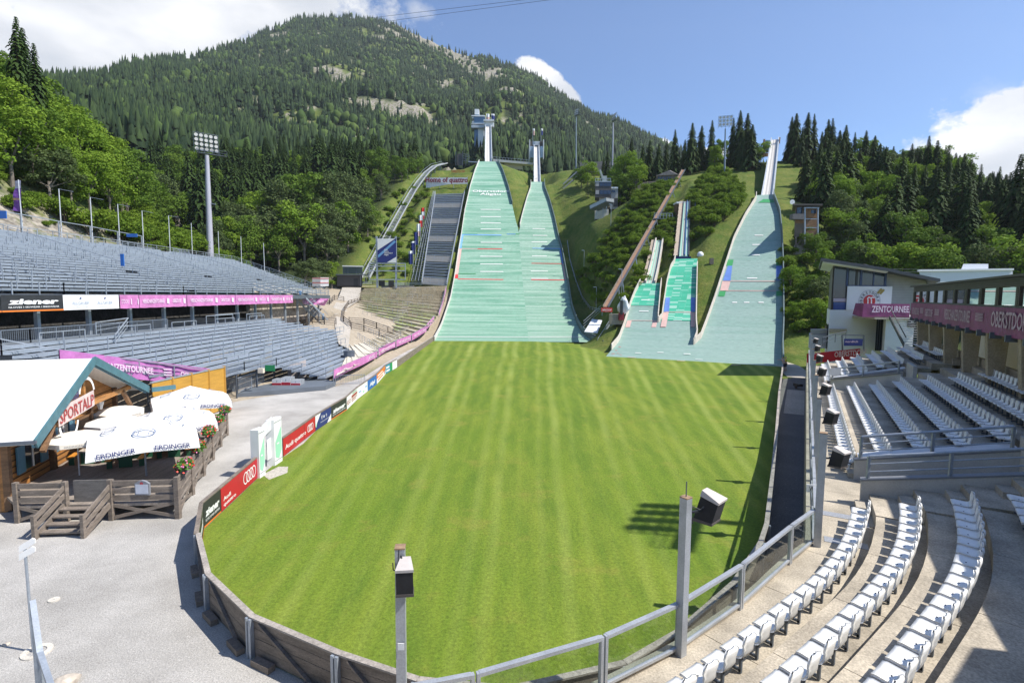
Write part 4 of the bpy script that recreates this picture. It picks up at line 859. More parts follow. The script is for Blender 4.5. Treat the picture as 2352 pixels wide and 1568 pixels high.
RN = ['front', 'second', 'third', 'fourth', 'fifth', 'sixth', 'seventh', 'eighth']
for k in range(4):          # curved block
    d = D1+PIT*k; z = ZF+RISE*k; R_ = RC+d; i = 0; a = .004
    while a < (1.5 if k < 3 else .16):
        P = CP(a, d-.25, z); inw = -cnorm(a); i += 1
        if not seat(P, inw, 'white seat, %s from the aisle in the %s row of the curved block' % (ordw(i), RN[k]), 'seats of the curved block'): break
        a += .005*.655/max(.01, (CP(a+.005, d)-CP(a, d)).length)
cand = []
for k in range(7):          # main block
    d = D1+PIT*k; z = ZF+RISE*k; i = 0
    s_ = 8.7
    while s_ < 29.7-.85*(d-1.39): i += 1; cand.append((SP(s_, d-.25, z), 'white seat, %s from the near end of the %s row of the straight block' % (ordw(i), RN[k]), 'seats of the straight block')); s_ += .655
cand2 = []
for k in range(7):
    d = D1+PIT*k; z = ZF+RISE*k; i = 0; s_ = 34.3+(1.2 if k > 2 else 0)
    while s_ < 46.5: i += 1; cand2.append((SP(s_, d-.25, z), 'small white seat, %s from the exit wall in the %s row of the far block' % (ordw(i), RN[k]), 'seats of the far block')); s_ += .655
for P, la, gr in cand: seat(P, -E2, la, gr)
for P, la, gr in sorted(cand2, key=lambda c: c[0].y): seat(P, -E2, la, gr)
if stuff_seats:
    b = MB(); sv = [ch for ch in seat0.children if ch.name.startswith('seat_shell')][0].data; vv = [v.co.copy() for v in sv.vertices]; ff = [tuple(p.vertices) for p in sv.polygons]
    for P, rz in stuff_seats:
        mm = Matrix.Rotation(rz, 3, 'Z'); b.add([P+(mm @ v)*1.22 for v in vv], ff)
    lab(b.build('distant_seating', WHITE, None, True), 'rest of the small white seats massed in the farthest block', 'seating', None, 'stuff')
# seat beams of the rows (front rail the shells are bolted to)
for k in range(7):
    d = D1+PIT*k; z = ZF+RISE*k; b = MB(); b.beam(SP(8.6, d+.12, z+.36), SP(29.8-.85*(d-1.39), d+.12, z+.36), .06, .06)
    for s_ in np.arange(9.2, 29.4-.85*(d-1.39), 1.6): b.box(SP(s_, d+.12, z+.17), (.05, .05, .36))
    b.build('seat_rail', STEELD, st); b = MB(); b.beam(SP(34.2, d+.12, z+.36), SP(46.6, d+.12, z+.36), .06, .06); b.build('seat_rail', STEELD, st)
# ---------------------------------------------------------------- glass fence with posts
t = thing('glass_fence', 'curved steel fence with clear glass panels along the front of the seats', 'fence', L0+UP*ZF)
GP = [p+UP*ZF for p in RAILP[2:]]; FST = M('fence_steel', (.42, .44, .47), .45, .35, .15, 2, .12, 40)
def bay(p, q, i):
    d = (q-p).normalized(); p2, q2 = p+d*.07, q-d*.07
    MB().beam(p2+UP*1.1, q2+UP*1.1, .10, .07).build('top_rail', FST, t); MB().beam(p2+UP*.13, q2+UP*.13, .07, .06).build('bottom_rail', FST, t); b = MB(); b.beam(p2+d*.02+UP*.62, q2-d*.02+UP*.62, .012, .86); b.build('glass_pane', GLASS, t)
for i, (p, q) in enumerate(zip(GP[:-1], GP[1:])): bay(p, q, i)
for i, p in enumerate(GP):
    if i in (0, 3): continue
    tg = (GP[min(i+1, len(GP)-1)]-GP[i-1]).normalized(); MB().box(p+UP*.53-tg*.05, (.06, .09, 1.2), rz=math.atan2(tg.y, tg.x)).box(p+UP*.53+tg*.05, (.06, .09, 1.2), rz=math.atan2(tg.y, tg.x)).build('post', FST, t)
SS = np.linspace(0, 56, 19)
for s0, s1 in zip(SS[:-1], SS[1:]): bay(SP(s0, .03, ZF), SP(s1, .03, ZF), 0)
for s_ in SS[1:]: MB().box(SP(s_, .03, ZF+.53), (.09, .09, 1.2), rz=A0).build('post', FST, t)
# loudspeaker poles
def speaker(P, facing, pitch, label, big=True):
    """boxy cabinet under a grey rain cover, hung from its pole by a bracket"""
    t = thing('loudspeaker', label, 'loudspeaker', P, 'loudspeakers on the stand poles'); f = Vector(facing).normalized(); s = Vector((f.y, -f.x, 0)); f2 = (f*math.cos(pitch)-UP*math.sin(pitch)); u2 = s.cross(f2)*-1
    if u2.z < 0: u2 = -u2
    def X(a, b_, c): return P+s*a+f2*b_+u2*c
    b = MB(); w, h, dp = .165, .27, .17
    b.hexa([X(-w*.9, -dp, -h), X(w*.9, -dp, -h), X(w, dp, -h+.10), X(-w, dp, -h+.10), X(-w*.7, -dp, h-.02), X(w*.7, -dp, h-.02), X(w, dp, h), X(-w, dp, h)]); b.build('cabinet', BLACK, t)
    b = MB(); b.hexa([X(-w*.73, -dp-.015, h-.06), X(w*.73, -dp-.015, h-.06), X(w+.012, dp+.012, h-.03), X(-w-.012, dp+.012, h-.03), X(-w*.6, -dp-.015, h+.05), X(w*.6, -dp-.015, h+.05), X(w+.012, dp+.012, h+.015), X(-w-.012, dp+.012, h+.015)]); b.build('rain_cover', GREYC, t)
    b = MB(); b.hexa([X(-w*.92, -dp-.01, -h-.01), X(w*.92, -dp-.01, -h-.01), X(w+.01, dp+.01, -h+.09), X(-w-.01, dp+.01, -h+.09), X(-w*.92, -dp-.01, -h+.05), X(w*.92, -dp-.01, -h+.05), X(w+.01, dp+.01, -h+.14), X(-w-.01, dp+.01, -h+.14)]); b.build('hem', M('hem_brown', (.10, .085, .08), .8), t)
    return t
def pole(P, h, w, label, spike=False, rz=A0):
    t = thing('speaker_pole', label, 'pole', P, 'square steel poles along the stand fence'); MB().box(P+UP*h/2, (w, w, h), rz=rz).build('shaft', FST, t); MB().box(P+UP*(h+.012), (w+.01, w+.01, .024), rz=rz).build('cap', M('rusty_cap', (.36, .24, .15), .7, .2, .3, 8), t)
    if spike: MB().tube(P+UP*h, P+UP*(h+.34), .012, n=6).build('lightning_rod', STEELD, t)
    return t
PB = GP[3]+Vector((.03, -.05, -.02)); pole(PB, 3.42, .175, 'square steel pole with a lightning rod standing before the lawn', True, rad(35))
Q = A(1629, 1170, PB.y+.25); speaker(Q, (.75, -.75, 0), .25, 'tilted black loudspeaker with grey top on the pole with a lightning rod')
for ch in bpy.data.objects['loudspeaker'].children: ch.scale = (1.18, 1.18, 1.18)
b = MB(); b.beam(PB+UP*(Q.z-PB.z+.02), Q+UP*.02, .04); b.tube(PB+Vector((.1, 0, 3.25)), PB+Vector((.32, .05, 3.15)), .012, n=5); b.tube(PB+Vector((.32, .05, 3.15)), PB+Vector((.40, .05, 3.22)), .012, n=5); b.tube(PB+Vector((.1, 0, 3.2)), PB+Vector((.17, .05, 2.85)), .012, n=5); lab(b.build('speaker_bracket', DARK), 'dark bracket and cable holding the tilted loudspeaker to its pole', 'bracket')
PA = G(924, 1600, ZF); PA = A(923, 1600, 7.2); zt = A(921, 1257, 7.2).z; base = Vector((PA.x, 7.2, zt-4.0)); pole(base, 4.0, .135, 'square steel pole in the bottom foreground, carrying the nearest loudspeaker', False, .1)
Q = A(931, 1333, 7.02); t = speaker(Q, (.12, -1, 0), .12, 'nearest black loudspeaker, grey fabric top, facing the camera'); 
for ch in t.children: ch.scale = (.70, .70, .88)
MB().box(A(921, 1484, 7.1), (.09, .01, .10)).build('sticker', WPAINT, bpy.data.objects['speaker_pole.001'])
b = MB(); b.tube(A(916, 1262, 7.1), A(915, 1290, 7.05), .01, n=5); b.tube(A(921, 1275, 7.1), A(926, 1300, 7.05), .014, n=5); b.tube(A(911, 1311, 7.05), A(903, 1308, 7.05), .008, n=5); b.tube(A(903, 1308, 7.05), A(902, 1292, 7.05), .008, n=5); lab(b.build('speaker_bracket', DARK), 'small hooked bracket on the foreground pole', 'bracket')
for i, (s_, wd_) in enumerate([(0.0, 'nearest'), (6.2, 'second'), (13.5, 'third'), (21, 'fourth'), (29.5, 'fifth'), (39, 'sixth'), (49, 'farthest')]):
    P = SP(s_, .12, ZF-.02); pole(P, 3.5, .2 if i == 0 else .17, '%s of the seven square poles in line along the straight fence' % wd_)
    Q = SP(s_+.1, .56, ZF+2.72); tt = speaker(Q, E2*.8-E1*.5, .2, '%s of the seven dark loudspeakers in line on the straight fence' % wd_); [setattr(c_, 'scale', (1.08, 1.08, 1.08)) for c_ in tt.children]; b = MB(); b.beam(P+UP*2.75, Q+UP*.02, .04); lab(b.build('speaker_bracket', DARK), 'bracket holding the %s loudspeaker of the straight fence' % wd_, 'bracket')
def plate(name, label, cat, c, xd, w, h, mat, texts, tm, th=.03, back=None, group=None):
    xd = Vector(xd).normalized(); n = xd.cross(UP); b = MB().mat(mat); b.box(c, (w, th, h), ax=(xd, -n, UP)); b.mat(tm)
    for s_, ox, oz, hh, ww in texts: b.text(s_, Vector(c)+xd*ox+UP*(oz-hh/2)+n*(th/2+.012), xd, UP, hh, ww)
    return lab(b.build(name), label, cat, group)
plate('notice_sign', 'small white plate lettered W on the straight fence', 'sign', SP(2.2, -.06, ZF+1.05), (1, -.1, 0), .34, .26, WPAINT, [('W', 0, 0, .16, .18)], DARK)
plate('notice_sign', 'small white notice above the light wall of the farther exit', 'sign', SP(V2[0]-.2, 1.7, 4.25), (1, -.1, 0), .8, .55, WPAINT, [], NAVY)
MB().tube(SP(8.3, D1, ZF+.15), SP(8.3, D1, ZF+.42), .07, n=10).build('row_number', WPAINT, st); MB().tube(SP(33.9, D1-.2, ZF+.15), SP(33.9, D1-.2, ZF+.42), .09, n=10).build('row_number', WPAINT, st)
# path between lawn boards and stand
pp = [SP(s_, -.19) for s_ in np.linspace(0, 60, 20)]; flat('stand_path', [q_ for q_ in pp][0:]+[p for p in BR[::-1]]+[CP(a, -.19) for a in (1.0, .7, .4, .2)], .012, ASPH)
pl = [SP(46.5, -.22), SP(33, -.22)]; flat('path_slab', [SP(46.5, -.22), SP(46.5, -1.9), SP(33, -1.8), SP(33, -.22)], .02, GRAVP)
EX = [SP(57, -.2), SP(64, 0), SP(70, -1.), SP(75, -3.), SP(70, -4.2), SP(64, -3.4), SP(57, -2.2)]; flat('stand_path', EX, .014, GRAVP)
# ---------------------------------------------------------------- commentary cabins on columns
BD = 8.7; S0, S1_ = -4.4, 47.2; t = thing('commentary_gallery', 'long dark cabin gallery with mirror windows and purple banner above the seats', 'building', SP(20, BD, 5)); bay_ = 3.28
def sbox(b, s0, s1, d0, d1, z0, z1): srow(b, s0, s1, d0, d1, z0, z1)
b = MB(); sbox(b, S0, S1_, BD+.02, BD+4.2, 8.05, 8.25); b.build('floor_slab', CONC, t)
b = MB(); sbox(b, S0, S1_, BD-.3, BD+4.4, 11.1, 11.22); b.build('roof', BROWNM, t)
b = MB(); sbox(b, S0, S1_, BD+.05, BD+.12, 10.62, 11.1)
for i in range(4): sbox(b, S0, S1_, BD-.03, BD+.045, 10.66+.11*i, 10.73+.11*i)
b.build('louvre_band', BROWNM, t)
b = MB(); sbox(b, S0, S1_, BD+.3, BD+.4, 9.55, 10.62); b.build('dark_interior', DARK, t); b = MB(); sbox(b, S1_-.1, S1_, BD+.05, BD+4.2, 8.2, 11.1); b.build('end_wall', BROWNM, t)
b = MB(); p, q = SP(S0, BD-.8), SP(S0, BD-.8)+Vector((-.784, -.62, 0))*17; o_ = Vector((.62, -.784, 0))*4.4; b.hexa([p+UP*8.05, p+o_+UP*8.05, q+o_+UP*8.05, q+UP*8.05, p+UP*11.21, p+o_+UP*11.21, q+o_+UP*11.21, q+UP*11.21]); b.build('curved_wing', BROWNM, t)
nb = int((S1_-S0)/bay_)
for i in range(nb+1):
    s_ = S1_-.02-i*bay_; b = MB(); sbox(b, s_-.55, s_, BD-.02, BD+.2, 9.62, 10.62)
    for q in range(9): sbox(b, s_-.42, s_-.1, BD-.06, BD-.025, 9.66+.105*q, 9.70+.105*q)
    b.build('window_pier', BROWNM, t)
    if i < nb:
        b = MB(); s2 = s_-bay_; b.hexa([SP(s2+.05, BD+.06, 9.66), SP(s2+.05, BD+.09, 9.66), SP(s_-.6, BD+.09, 9.66), SP(s_-.6, BD+.06, 9.66), SP(s2+.05, BD+.06, 10.6), SP(s2+.05, BD+.09, 10.6), SP(s_-.6, BD+.09, 10.6), SP(s_-.6, BD+.06, 10.6)]); b.build('window', WINM, t)
b = MB(); sbox(b, S0, S1_, BD-.02, BD+.25, 9.52, 9.66); b.build('window_sill', DARK, t)
b = MB().mat(PURP); n_ = 24
pts = [(SP(S1_+.3-(S1_-S0)*i/n_, BD-.10-.03*math.sin(i*2.1), 8.05), SP(S1_+.3-(S1_-S0)*i/n_, BD-.10-.02*math.sin(i*1.3), 9.55)) for i in range(n_+1)]; b.strip([p[0] for p in pts], [p[1] for p in pts])
b.mat(M('banner_lettering', (.50, .36, .44), .6, 0, .1, 1))
def btext(s_, z, tx, h, w, sh=0): b.text(tx, SP(s_, BD-.16, z), -E1, UP, h, w, bold=.015, shear=sh)
for s_, tx, h, w in [(44.4, 'VIERSCHANZENTOURNEE', .62, 3.6), (38.2, 'OBERSTDORF', .62, 3.2), (28.8, 'VIERSCHANZENTOURNEE', .75, 7.2), (17.8, 'OBERSTDORF', .85, 6.0)]: btext(s_, 8.5, tx, h, w)
for s_ in (41.4, 35, 23.2):
    for q in range(3): btext(s_, 8.62+.17*q, '=', .25, 1.6)
lab(b.build('gallery_banner'), 'long purple banner with pale lettering hung below the cabin windows', 'banner')
b = MB()
for i in range(int((S1_-S0)/2.6)): b.box(SP(S1_-1-2.6*i, BD-.05, 8.0), (.16, .5, .35), rz=A0+math.pi/2)
b.build('floor_bracket', STEELD, t)
for i in range(9):
    s_ = 45.0-i*5.6; b = MB(); b.hexa([SP(s_-.25, BD+.45, 3), SP(s_-.25, BD+.9, 3), SP(s_+.25, BD+.9, 3), SP(s_+.25, BD+.45, 3), SP(s_-.25, BD+.1, 8.05), SP(s_-.25, BD+1.1, 8.05), SP(s_+.25, BD+1.1, 8.05), SP(s_+.25, BD+.1, 8.05)]); b.build('column', M('sand_concrete', (.40, .335, .24), .85, 0, .15, .8, .2, 12), t)
b = MB(); sbox(b, S0, S1_, BD+1.2, BD+1.45, 3, 6.0); b.build('back_wall', _M['sand_concrete'], t)
for i in range(8):
    s_ = 42.2-i*5.6; b = MB()
    for q in range(3): sbox(b, s_-1.2, s_+1.2, BD+1.3, BD+1.34, 6.2+.28*q, 6.56+.28*q)
    b.box(SP(s_+.7, BD+1.32, 6.7), (.08, .08, .9)); b.build('gap_railing', STEELD, t)
b = MB(); sbox(b, S0+8, S1_+6, BD+5.2, BD+5.4, 3, 8.6); lab(b.build('rear_wall', M('rear_white', (.72, .73, .76), .7, 0, .05, .5)), 'white house wall glimpsed between the gallery columns', 'wall')
# stair at the far end of the gallery
t = thing('steel_stair', 'steel staircase with dark sides under the far end of the gallery', 'staircase', SP(46.5, BD-1, 5.4)); b = MB()
for i in range(13):
    f = i/12; MB().box(SP(45.6+4.2*f, BD+.2-.9*f+.2, 5.3+2.6*f), (.35, 1.9, .05), rz=math.atan2(E1.y, E1.x)).build('tread', M('tread_white', (.55, .57, .6), .5, .2, .05, 2), t)
for o in (-1.0, 1.0): MB().beam(SP(45.4, BD+.4+o, 5.2), SP(50, BD-.5+o, 8.0), .08, .35).beam(SP(45.4, BD+.4+o, 6.2), SP(50, BD-.5+o, 9.0), .07, .07).build('stringer', DARK, t)
# red banner across the end of the stand
b = MB().mat(RED); q = [A(1853, 837, 60), A(1915, 829, 59.4), A(1976, 824, 58.8)]; w = [A(1853, 812, 60), A(1915, 806, 59.4), A(1976, 800, 58.8)]; b.strip(q, w); b.mat(M('red_banner_print', (.72, .55, .52), .6)); b.text('OBERSTDORF', A(1953, 817, 58.7), (q[2]-q[1]), UP, .62, 3.2, bold=.02); b.text('DER', A(1878, 812, 59.2), (q[1]-q[0]), UP, .3, .7, bold=.02)
lab(b.build('stand_banner'), 'red lettered banner closing the far end of the seat rows', 'banner')
# ---------------------------------------------------------------- clubhouse
YB = 67.; t = thing('clubhouse', 'white and grey clubhouse with big corner windows and a shed roof', 'building', A(1950, 800, YB)); Pc = lambda x, y, o=0: A(x, y, YB+o)
CW = M('clubhouse_white', (.70, .70, .72), .75, 0, .04, .6)
def cb(b, x0, x1, y0, y1, dy, off=0., yr=None):
    """box on the front plane: photo x0..x1, y0 top..y1 bottom"""
    ym = (y0+y1)/2; a = Pc(x0, ym, off).x; c = Pc(x1, ym, off).x; z0 = Pc((x0+x1)/2, y1, off).z; z1 = Pc((x0+x1)/2, y0, off).z; Y = YB+off
    b.hexa([(a, Y, z0), (c, Y, z0), (c+dy*.5525, Y+dy, z0), (a+dy*.5525, Y+dy, z0), (a, Y, z1), (c, Y, z1), (c+dy*.5525, Y+dy, z1), (a+dy*.5525, Y+dy, z1)]); return a, c, z0, z1, Y
b = MB(); cb(b, 1902, 2085, 712, 860, 9, 0); b.build('ground_floor', CW, t); b = MB(); cb(b, 1911, 1984, 606, 712, 8.5, .15); b.build('upper_floor', BROWNM, t)
b = MB(); cb(b, 1945, 2048, 657.5, 712, .3, -.15); pn = b.build('sign_panel', CW, t)
b = MB()
b.hexa([Pc(1984, 712, .3), Pc(2125, 712, .3), Pc(2135, 712, 9), Pc(1990, 712, 9), Pc(1984, 606, .3), Pc(2125, 640, .3), Pc(2135, 652, 9), Pc(1990, 620, 9)]); b.build('clad_wall', CLAD, t)
for i in range(16):
    b = MB() if i == 0 else b; y = 618+i*6; b.box((Pc(2062, y, .25).x, YB+.27, Pc(2062, y, .25).z), (8.4, .05, .03))
b.build('cladding_joint', M('joint_grey', (.25, .25, .25), .7), t)
for x0, x1, y0, y1 in [(1915, 1944, 608, 684), (1950, 1965, 612, 655), (1968, 1977, 615, 655), (1981, 2006, 616, 655), (2008, 2032, 620, 655)]:
    b = MB(); cb(b, x0, x1, y0, y1, .06, .04); b.build('window', WINB, t)
for x0, x1, y0, y1 in [(1944.5, 1949, 606, 656), (1976, 1981, 612, 656), (2006, 2008.5, 616, 656), (2032, 2037, 618, 656), (1944, 2037, 655, 657.5)]:
    b = MB(); cb(b, x0, x1, y0, y1, .2, -.02); b.build('window_frame', M('frame_blue', (.035, .06, .15), .5), t)
b = MB(); cb(b, 1966, 1971, 611, 655, .2, -.01); b.build('flue_pipe', DARK, t)
b = MB(); cb(b, 1914, 1943, 694, 711, .06, .03); b.build('window', M('window_blue', (.05, .09, .25), .2), t); b = MB(); cb(b, 1914, 1943, 685, 693, .06, .03); b.build('window_band', M('band_pink', (.45, .36, .42), .6), t)
b = MB(); zt = [(1886, 592), (2048, 617), (2068, 622), (2160, 640)]; o0, o1 = -2.0, 10.
for (xa, ya), (xc, yc) in zip(zt[:-1], zt[1:]):
    p, q = Pc(xa, ya, o0), Pc(xc, yc, o0); dz = Vector((0, 0, .38)); bk = Vector(((o1-o0)*.5525, o1-o0, -.4)); b.hexa([p-dz, q-dz, q-dz+bk, p-dz+bk, p, q, q+bk, p+bk])
b.build('roof', ROOFD, t); b = MB(); p, q = Pc(1890, 600, o0+.2), Pc(2040, 622, o0+.2); b.hexa([p-dz*.4, q-dz*.4, q-dz*.4+bk*.9, p-dz*.4+bk*.9, p, q, q+bk*.9, p+bk*.9]); b.build('roof_soffit', WPAINT, t)
b = MB(); cb(b, 2033, 2098, 725, 815, 5, -3.5); b.build('annex', CW, t); b = MB(); cb(b, 2012, 2033, 725, 805, .2, -1.2); b.build('door', WIN, t)
for x in (2016, 2021, 2026):
    b = MB(); cb(b, x, x+.8, 728, 803, .1, -1.35); b.build('door_bar', STEELD, t)
b = MB(); cb(b, 2085, 2092, 735, 750, .1, -3.6); b.build('window', DARK, t); b = MB(); cb(b, 2092, 2102, 740, 753, .1, -3.6); b.build('window', WIN, t)
b = MB(); cb(b, 1905, 1945, 755, 764, .3, -.3); b.build('window_sill', _M['sand_concrete'], t)
b = MB(); cb(b, 1899, 1903, 745, 800, 4, 1); b.build('side_window', WIN, t)
# emblem on the panel
c = Pc(1997, 691, -.2); b = MB().mat(M('emblem_grey', (.25, .27, .3), .6)); r0 = (Pc(2022, 691).x-Pc(1997, 691).x)
def ring(b, c, ra, rb, a0, a1, n, xd, yd):
    A_, B_ = [], []
    for i in range(n+1):
        a = a0+(a1-a0)*i/n; A_.append(c+xd*(ra*math.cos(a))+yd*(ra*math.sin(a))); B_.append(c+xd*(rb*math.cos(a))+yd*(rb*math.sin(a)))
    b.strip(A_, B_)
XD, YD = Vector((1, 0, 0)), UP
ring(b, c, r0*.97, r0, 0, 2*math.pi, 40, XD, YD); b.mat(M('emblem_red', (.50, .02, .02), .5)); ring(b, c, .01, r0*.55, 0, 2*math.pi, 30, XD, YD)
b.mat(M('emblem_text', (.10, .10, .11), .6))
for i, ch in enumerate('OBERSTDORF'):
    a = rad(200-22*i); b.text(ch, c+Vector((math.cos(a)*r0*.66, -.01, math.sin(a)*r0*.66)), (math.sin(a), 0, -math.cos(a)), (math.cos(a), 0, math.sin(a)), r0*.24, bold=.02)
b.mat(WPAINT)
for o in (-.16, .16):
    ring(b, c+Vector((o*r0+.12*r0, -.012, .18*r0)), .10*r0, .2*r0, rad(30), rad(200), 10, XD, YD); p = c+Vector((o*r0-.03*r0, -.012, .18*r0)); b.poly(p, p+Vector((.0, 0, -.62*r0)), p+Vector((.12*r0, 0, -.62*r0)), p+Vector((.09*r0, 0, 0)))
b.mat(GOLD)
for o in (0, .22): p = c+Vector((r0*(.62+o), -.012, r0*.75-o*r0*.3)); b.poly(p, p+Vector((.17*r0, 0, -.1*r0)), p+Vector((.50*r0, 0, .28*r0)), p+Vector((.42*r0, 0, .40*r0)), p+Vector((.30*r0, 0, .38*r0)))
b.build('emblem', None, pn)
b = MB().mat(PURP); o = -4.1; q = [Pc(1958, 722, o+1.2), Pc(1980, 728, o), Pc(2089, 729, o)]; w = [Pc(1965, 696, o+1.2), Pc(1984, 697, o), Pc(2090, 698, o)]; b.strip(q, w); b.mat(PINKT); b.text('ZENTOURNEE', Pc(2045, 715, o-.05)-UP*.1, (1, 0, 0), UP, .75, 4.4, bold=.02); lab(b.build('balcony_banner'), 'magenta lettered banner wrapped round the clubhouse balcony', 'banner')
b = MB(); b.box((Pc(2030, 726, -1).x, YB-2, Pc(2030, 729, -2).z), (6.5, 4.2, .3)); b.build('balcony_slab', CONC, t)
# low details before the clubhouse
railing('steel_railing', 'dark sloping railing in front of the clubhouse corner', [A(1889, 795, 62), A(1918, 786, 62), A(1942, 782, 62)], 1.0, 1, RG, .04, .07, STEELD)
t = thing('sign_frame', 'dark steel frame with a lettered blue board before the clubhouse door', 'sign', A(1955, 810, 60)); b = MB(); p, q, r_, w = A(1935, 806, 60), A(1984, 806, 60), A(1934, 769, 60), A(1984, 770, 60); b.beam(p, r_, .12); b.beam(q, w, .12); b.beam(r_, w, .12); b.build('frame', STEELD, t)
plate('name_board', 'dark blue lettered board in the steel frame by the clubhouse', 'sign', A(1960, 786, 59.8), (1, 0, 0), 2.1, .8, NAVY, [('nordlich', -.2, .1, .26, 1.4)], PINKT)
b = MB(); cb(b, 1858, 1905, 768, 800, 3, 3); lab(b.build('low_wall', CW), 'low white wall at the end of the path beside the clubhouse', 'wall'); b = MB(); cb(b, 1862, 1903, 757, 767, 2, 3.2); lab(b.build('gravel_roof_edge', CONCW), 'flat grey wall top beside the clubhouse corner', 'wall')
t = thing('white_hall', 'long white hall roof with roof box behind the clubhouse', 'building', A(2250, 625, 85)); b = MB(); b.hexa([A(2120, 650, 84), A(2330, 660, 84), A(2330, 660, 95), A(2120, 650, 95), A(2110, 622, 84), A(2325, 619, 84), A(2325, 619, 95), A(2110, 622, 95)]); b.build('hall_body', M('hall_white', (.72, .73, .75), .6, 0, .04, .3), t); b = MB(); b.hexa([A(2206, 622, 86), A(2270, 622, 86), A(2270, 622, 92), A(2206, 622, 92), A(2213, 606, 86), A(2270, 606, 86), A(2270, 606, 92), A(2213, 606, 92)]); b.build('roof_box', _M['hall_white'], t)
b = MB(); b.beam(A(2108, 621.5, 83.9), A(2327, 618.5, 83.9), .3, .3); b.build('roof_edge', WPAINT, t)
# ---------------------------------------------------------------- boards round the lawn
def board(name, label, p, q, h, base_mat, draw, frame=WOODG, group='printed boards along the lawn edge', zb=.06, cat='advertising board'):
    """upright printed panel between two ground points, printed face towards the lawn (right of p->q)"""
    d = (q-p); L = d.length; d.normalize(); n = Vector((d.y, -d.x, 0)); t = thing(name, label, cat, p.lerp(q, .5), group)
    b = MB(); c = p.lerp(q, .5)-n*.05; b.box(c+UP*(h/2), (L-.01, .06, h), ax=(d, -n, UP)); b.beam(p+UP*(h+.03)-n*.06, q+UP*(h+.03)-n*.06, .16, .06); b.build('wood_backing', frame, t)
    b = MB().mat(base_mat); o = p+n*.006+d*.02; W_, H_ = L-.04, h-zb-.02
    b.poly(o+UP*zb, o+UP*zb+d*W_, o+UP*(zb+H_)+d*W_, o+UP*(zb+H_)); fx = lambda u, v: o+d*(u*W_)+UP*(zb+v*H_)+n*.004
    draw(b, fx, d, n, W_, H_); b.build('printed_face', None, t); return t
def fq(b, fx, u0, v0, u1, v1, n, k=.001): b.poly(fx(u0, v0)+n*k, fx(u1, v0)+n*k, fx(u1, v1)+n*k, fx(u0, v1)+n*k)
def d_rings(b, fx, d, n, W_, H_):
    b.mat(WPAINT); r = H_*.30
    for i in range(4): ring(b, fx(.60, .52)+d*(i*r*1.12)+n*(.003+.001*i), r*.80, r, 0, 2*math.pi, 28, d, UP)
    b.text('Audi', fx(.05, .38), d, UP, H_*.17, W_*.17, bold=.025, center=False); b.text('quattro', fx(.05, .14), d, UP, H_*.15, W_*.29, bold=.02, center=False)
def d_quat(b, fx, d, n, W_, H_):
    b.mat(WPAINT); b.text('Audi quattro', fx(.05, .30), d, UP, H_*.26, W_*.62, bold=.02, center=False); r = H_*.24
    for i in range(4): ring(b, fx(.76, .5)+d*(i*r*1.0)+n*(.003+.001*i), r*.78, r, 0, 2*math.pi, 24, d, UP)
    b.mat(DARK); fq(b, fx, .618, 0, .623, 1, n, .004)
def d_zien(b, fx, d, n, W_, H_, tail=False):
    b.mat(ORANGE); fq(b, fx, 0, 0, 1, .07, n); b.mat(WPAINT)
    b.text('ziener', fx(.09, .40), d, UP, H_*.30, W_*.82, bold=.05, shear=.12, center=False); b.text('GLOVES I SKIWEAR I BIKEWEAR', fx(.09, .20), d, UP, H_*.10, W_*.82, bold=.01, center=False)
def d_navy(b, fx, d, n, W_, H_):
    b.mat(WPAINT); b.poly(fx(0, 1), fx(0, .25), fx(.34, 1)); b.poly(fx(1, 0), fx(1, .5), fx(.72, 0)); b.mat(MINT); b.poly(fx(0, .25)+n*.002, fx(.05, .18)+n*.002, fx(.10, .45)+n*.002, fx(.06, .45)+n*.002); b.mat(WPAINT)
    b.text('f', fx(.40, .52), d, UP, H_*.26, W_*.05, bold=.05); ring(b, fx(.53, .62), 0.01, H_*.10, 0, 6.28, 10, d, UP); ring(b, fx(.68, .62), H_*.10, H_*.13, 0, 6.28, 4, d, UP); ring(b, fx(.68, .62), H_*.04, H_*.06, 0, 6.28, 10, d, UP); b.text('#audiarenaoberstdorf', fx(.62, .30), d, UP, H_*.09, W_*.62)
def d_rso(b, fx, d, n, W_, H_):
    b.mat(M('brown_red', (.33, .05, .04), .5)); b.text('RSO', fx(.04, .3), d, UP, H_*.38, W_*.3, bold=.02, center=False); fq(b, fx, .42, .55, .95, .78, n); fq(b, fx, .42, .38, .92, .48, n, .003); fq(b, fx, .42, .24, .85, .31, n, .003); b.mat(GREEN); fq(b, fx, .5, .86, .9, .94, n)
def d_white(b, fx, d, n, W_, H_): b.mat(SKYB); fq(b, fx, .1, .45, .34, .56, n, .003); fq(b, fx, .76, .5, .92, .66, n, .003); b.mat(MINT); fq(b, fx, .5, .18, .66, .36, n)
def d_alp(b, fx, d, n, W_, H_): b.mat(WPAINT); b.text('Alpi', fx(.2, .3), d, UP, H_*.36, W_*.6, bold=.04, shear=.15, center=False)
def d_or(b, fx, d, n, W_, H_): b.mat(WPAINT); fq(b, fx, 0, 0, 1, .5, n); b.mat(ORANGE); fq(b, fx, .1, .2, .7, .36, n, .003); b.mat(WPAINT); fq(b, fx, .1, .66, .65, .80, n, .003); b.mat(RED); ring(b, fx(.88, .4)+n*.003, .01, H_*.3, 0, 6.28, 14, d, UP)
def d_blue(b, fx, d, n, W_, H_): b.mat(WPAINT); fq(b, fx, .1, .55, .55, .78, n, .003); fq(b, fx, .1, .18, .6, .38, n, .003); b.mat(GREEN); fq(b, fx, .68, 0, 1, 1, n)
def d_none(b, fx, d, n, W_, H_): pass
SKYP = M('cyan_print', (.03, .25, .36), .5)
AB = 'advertising_board'
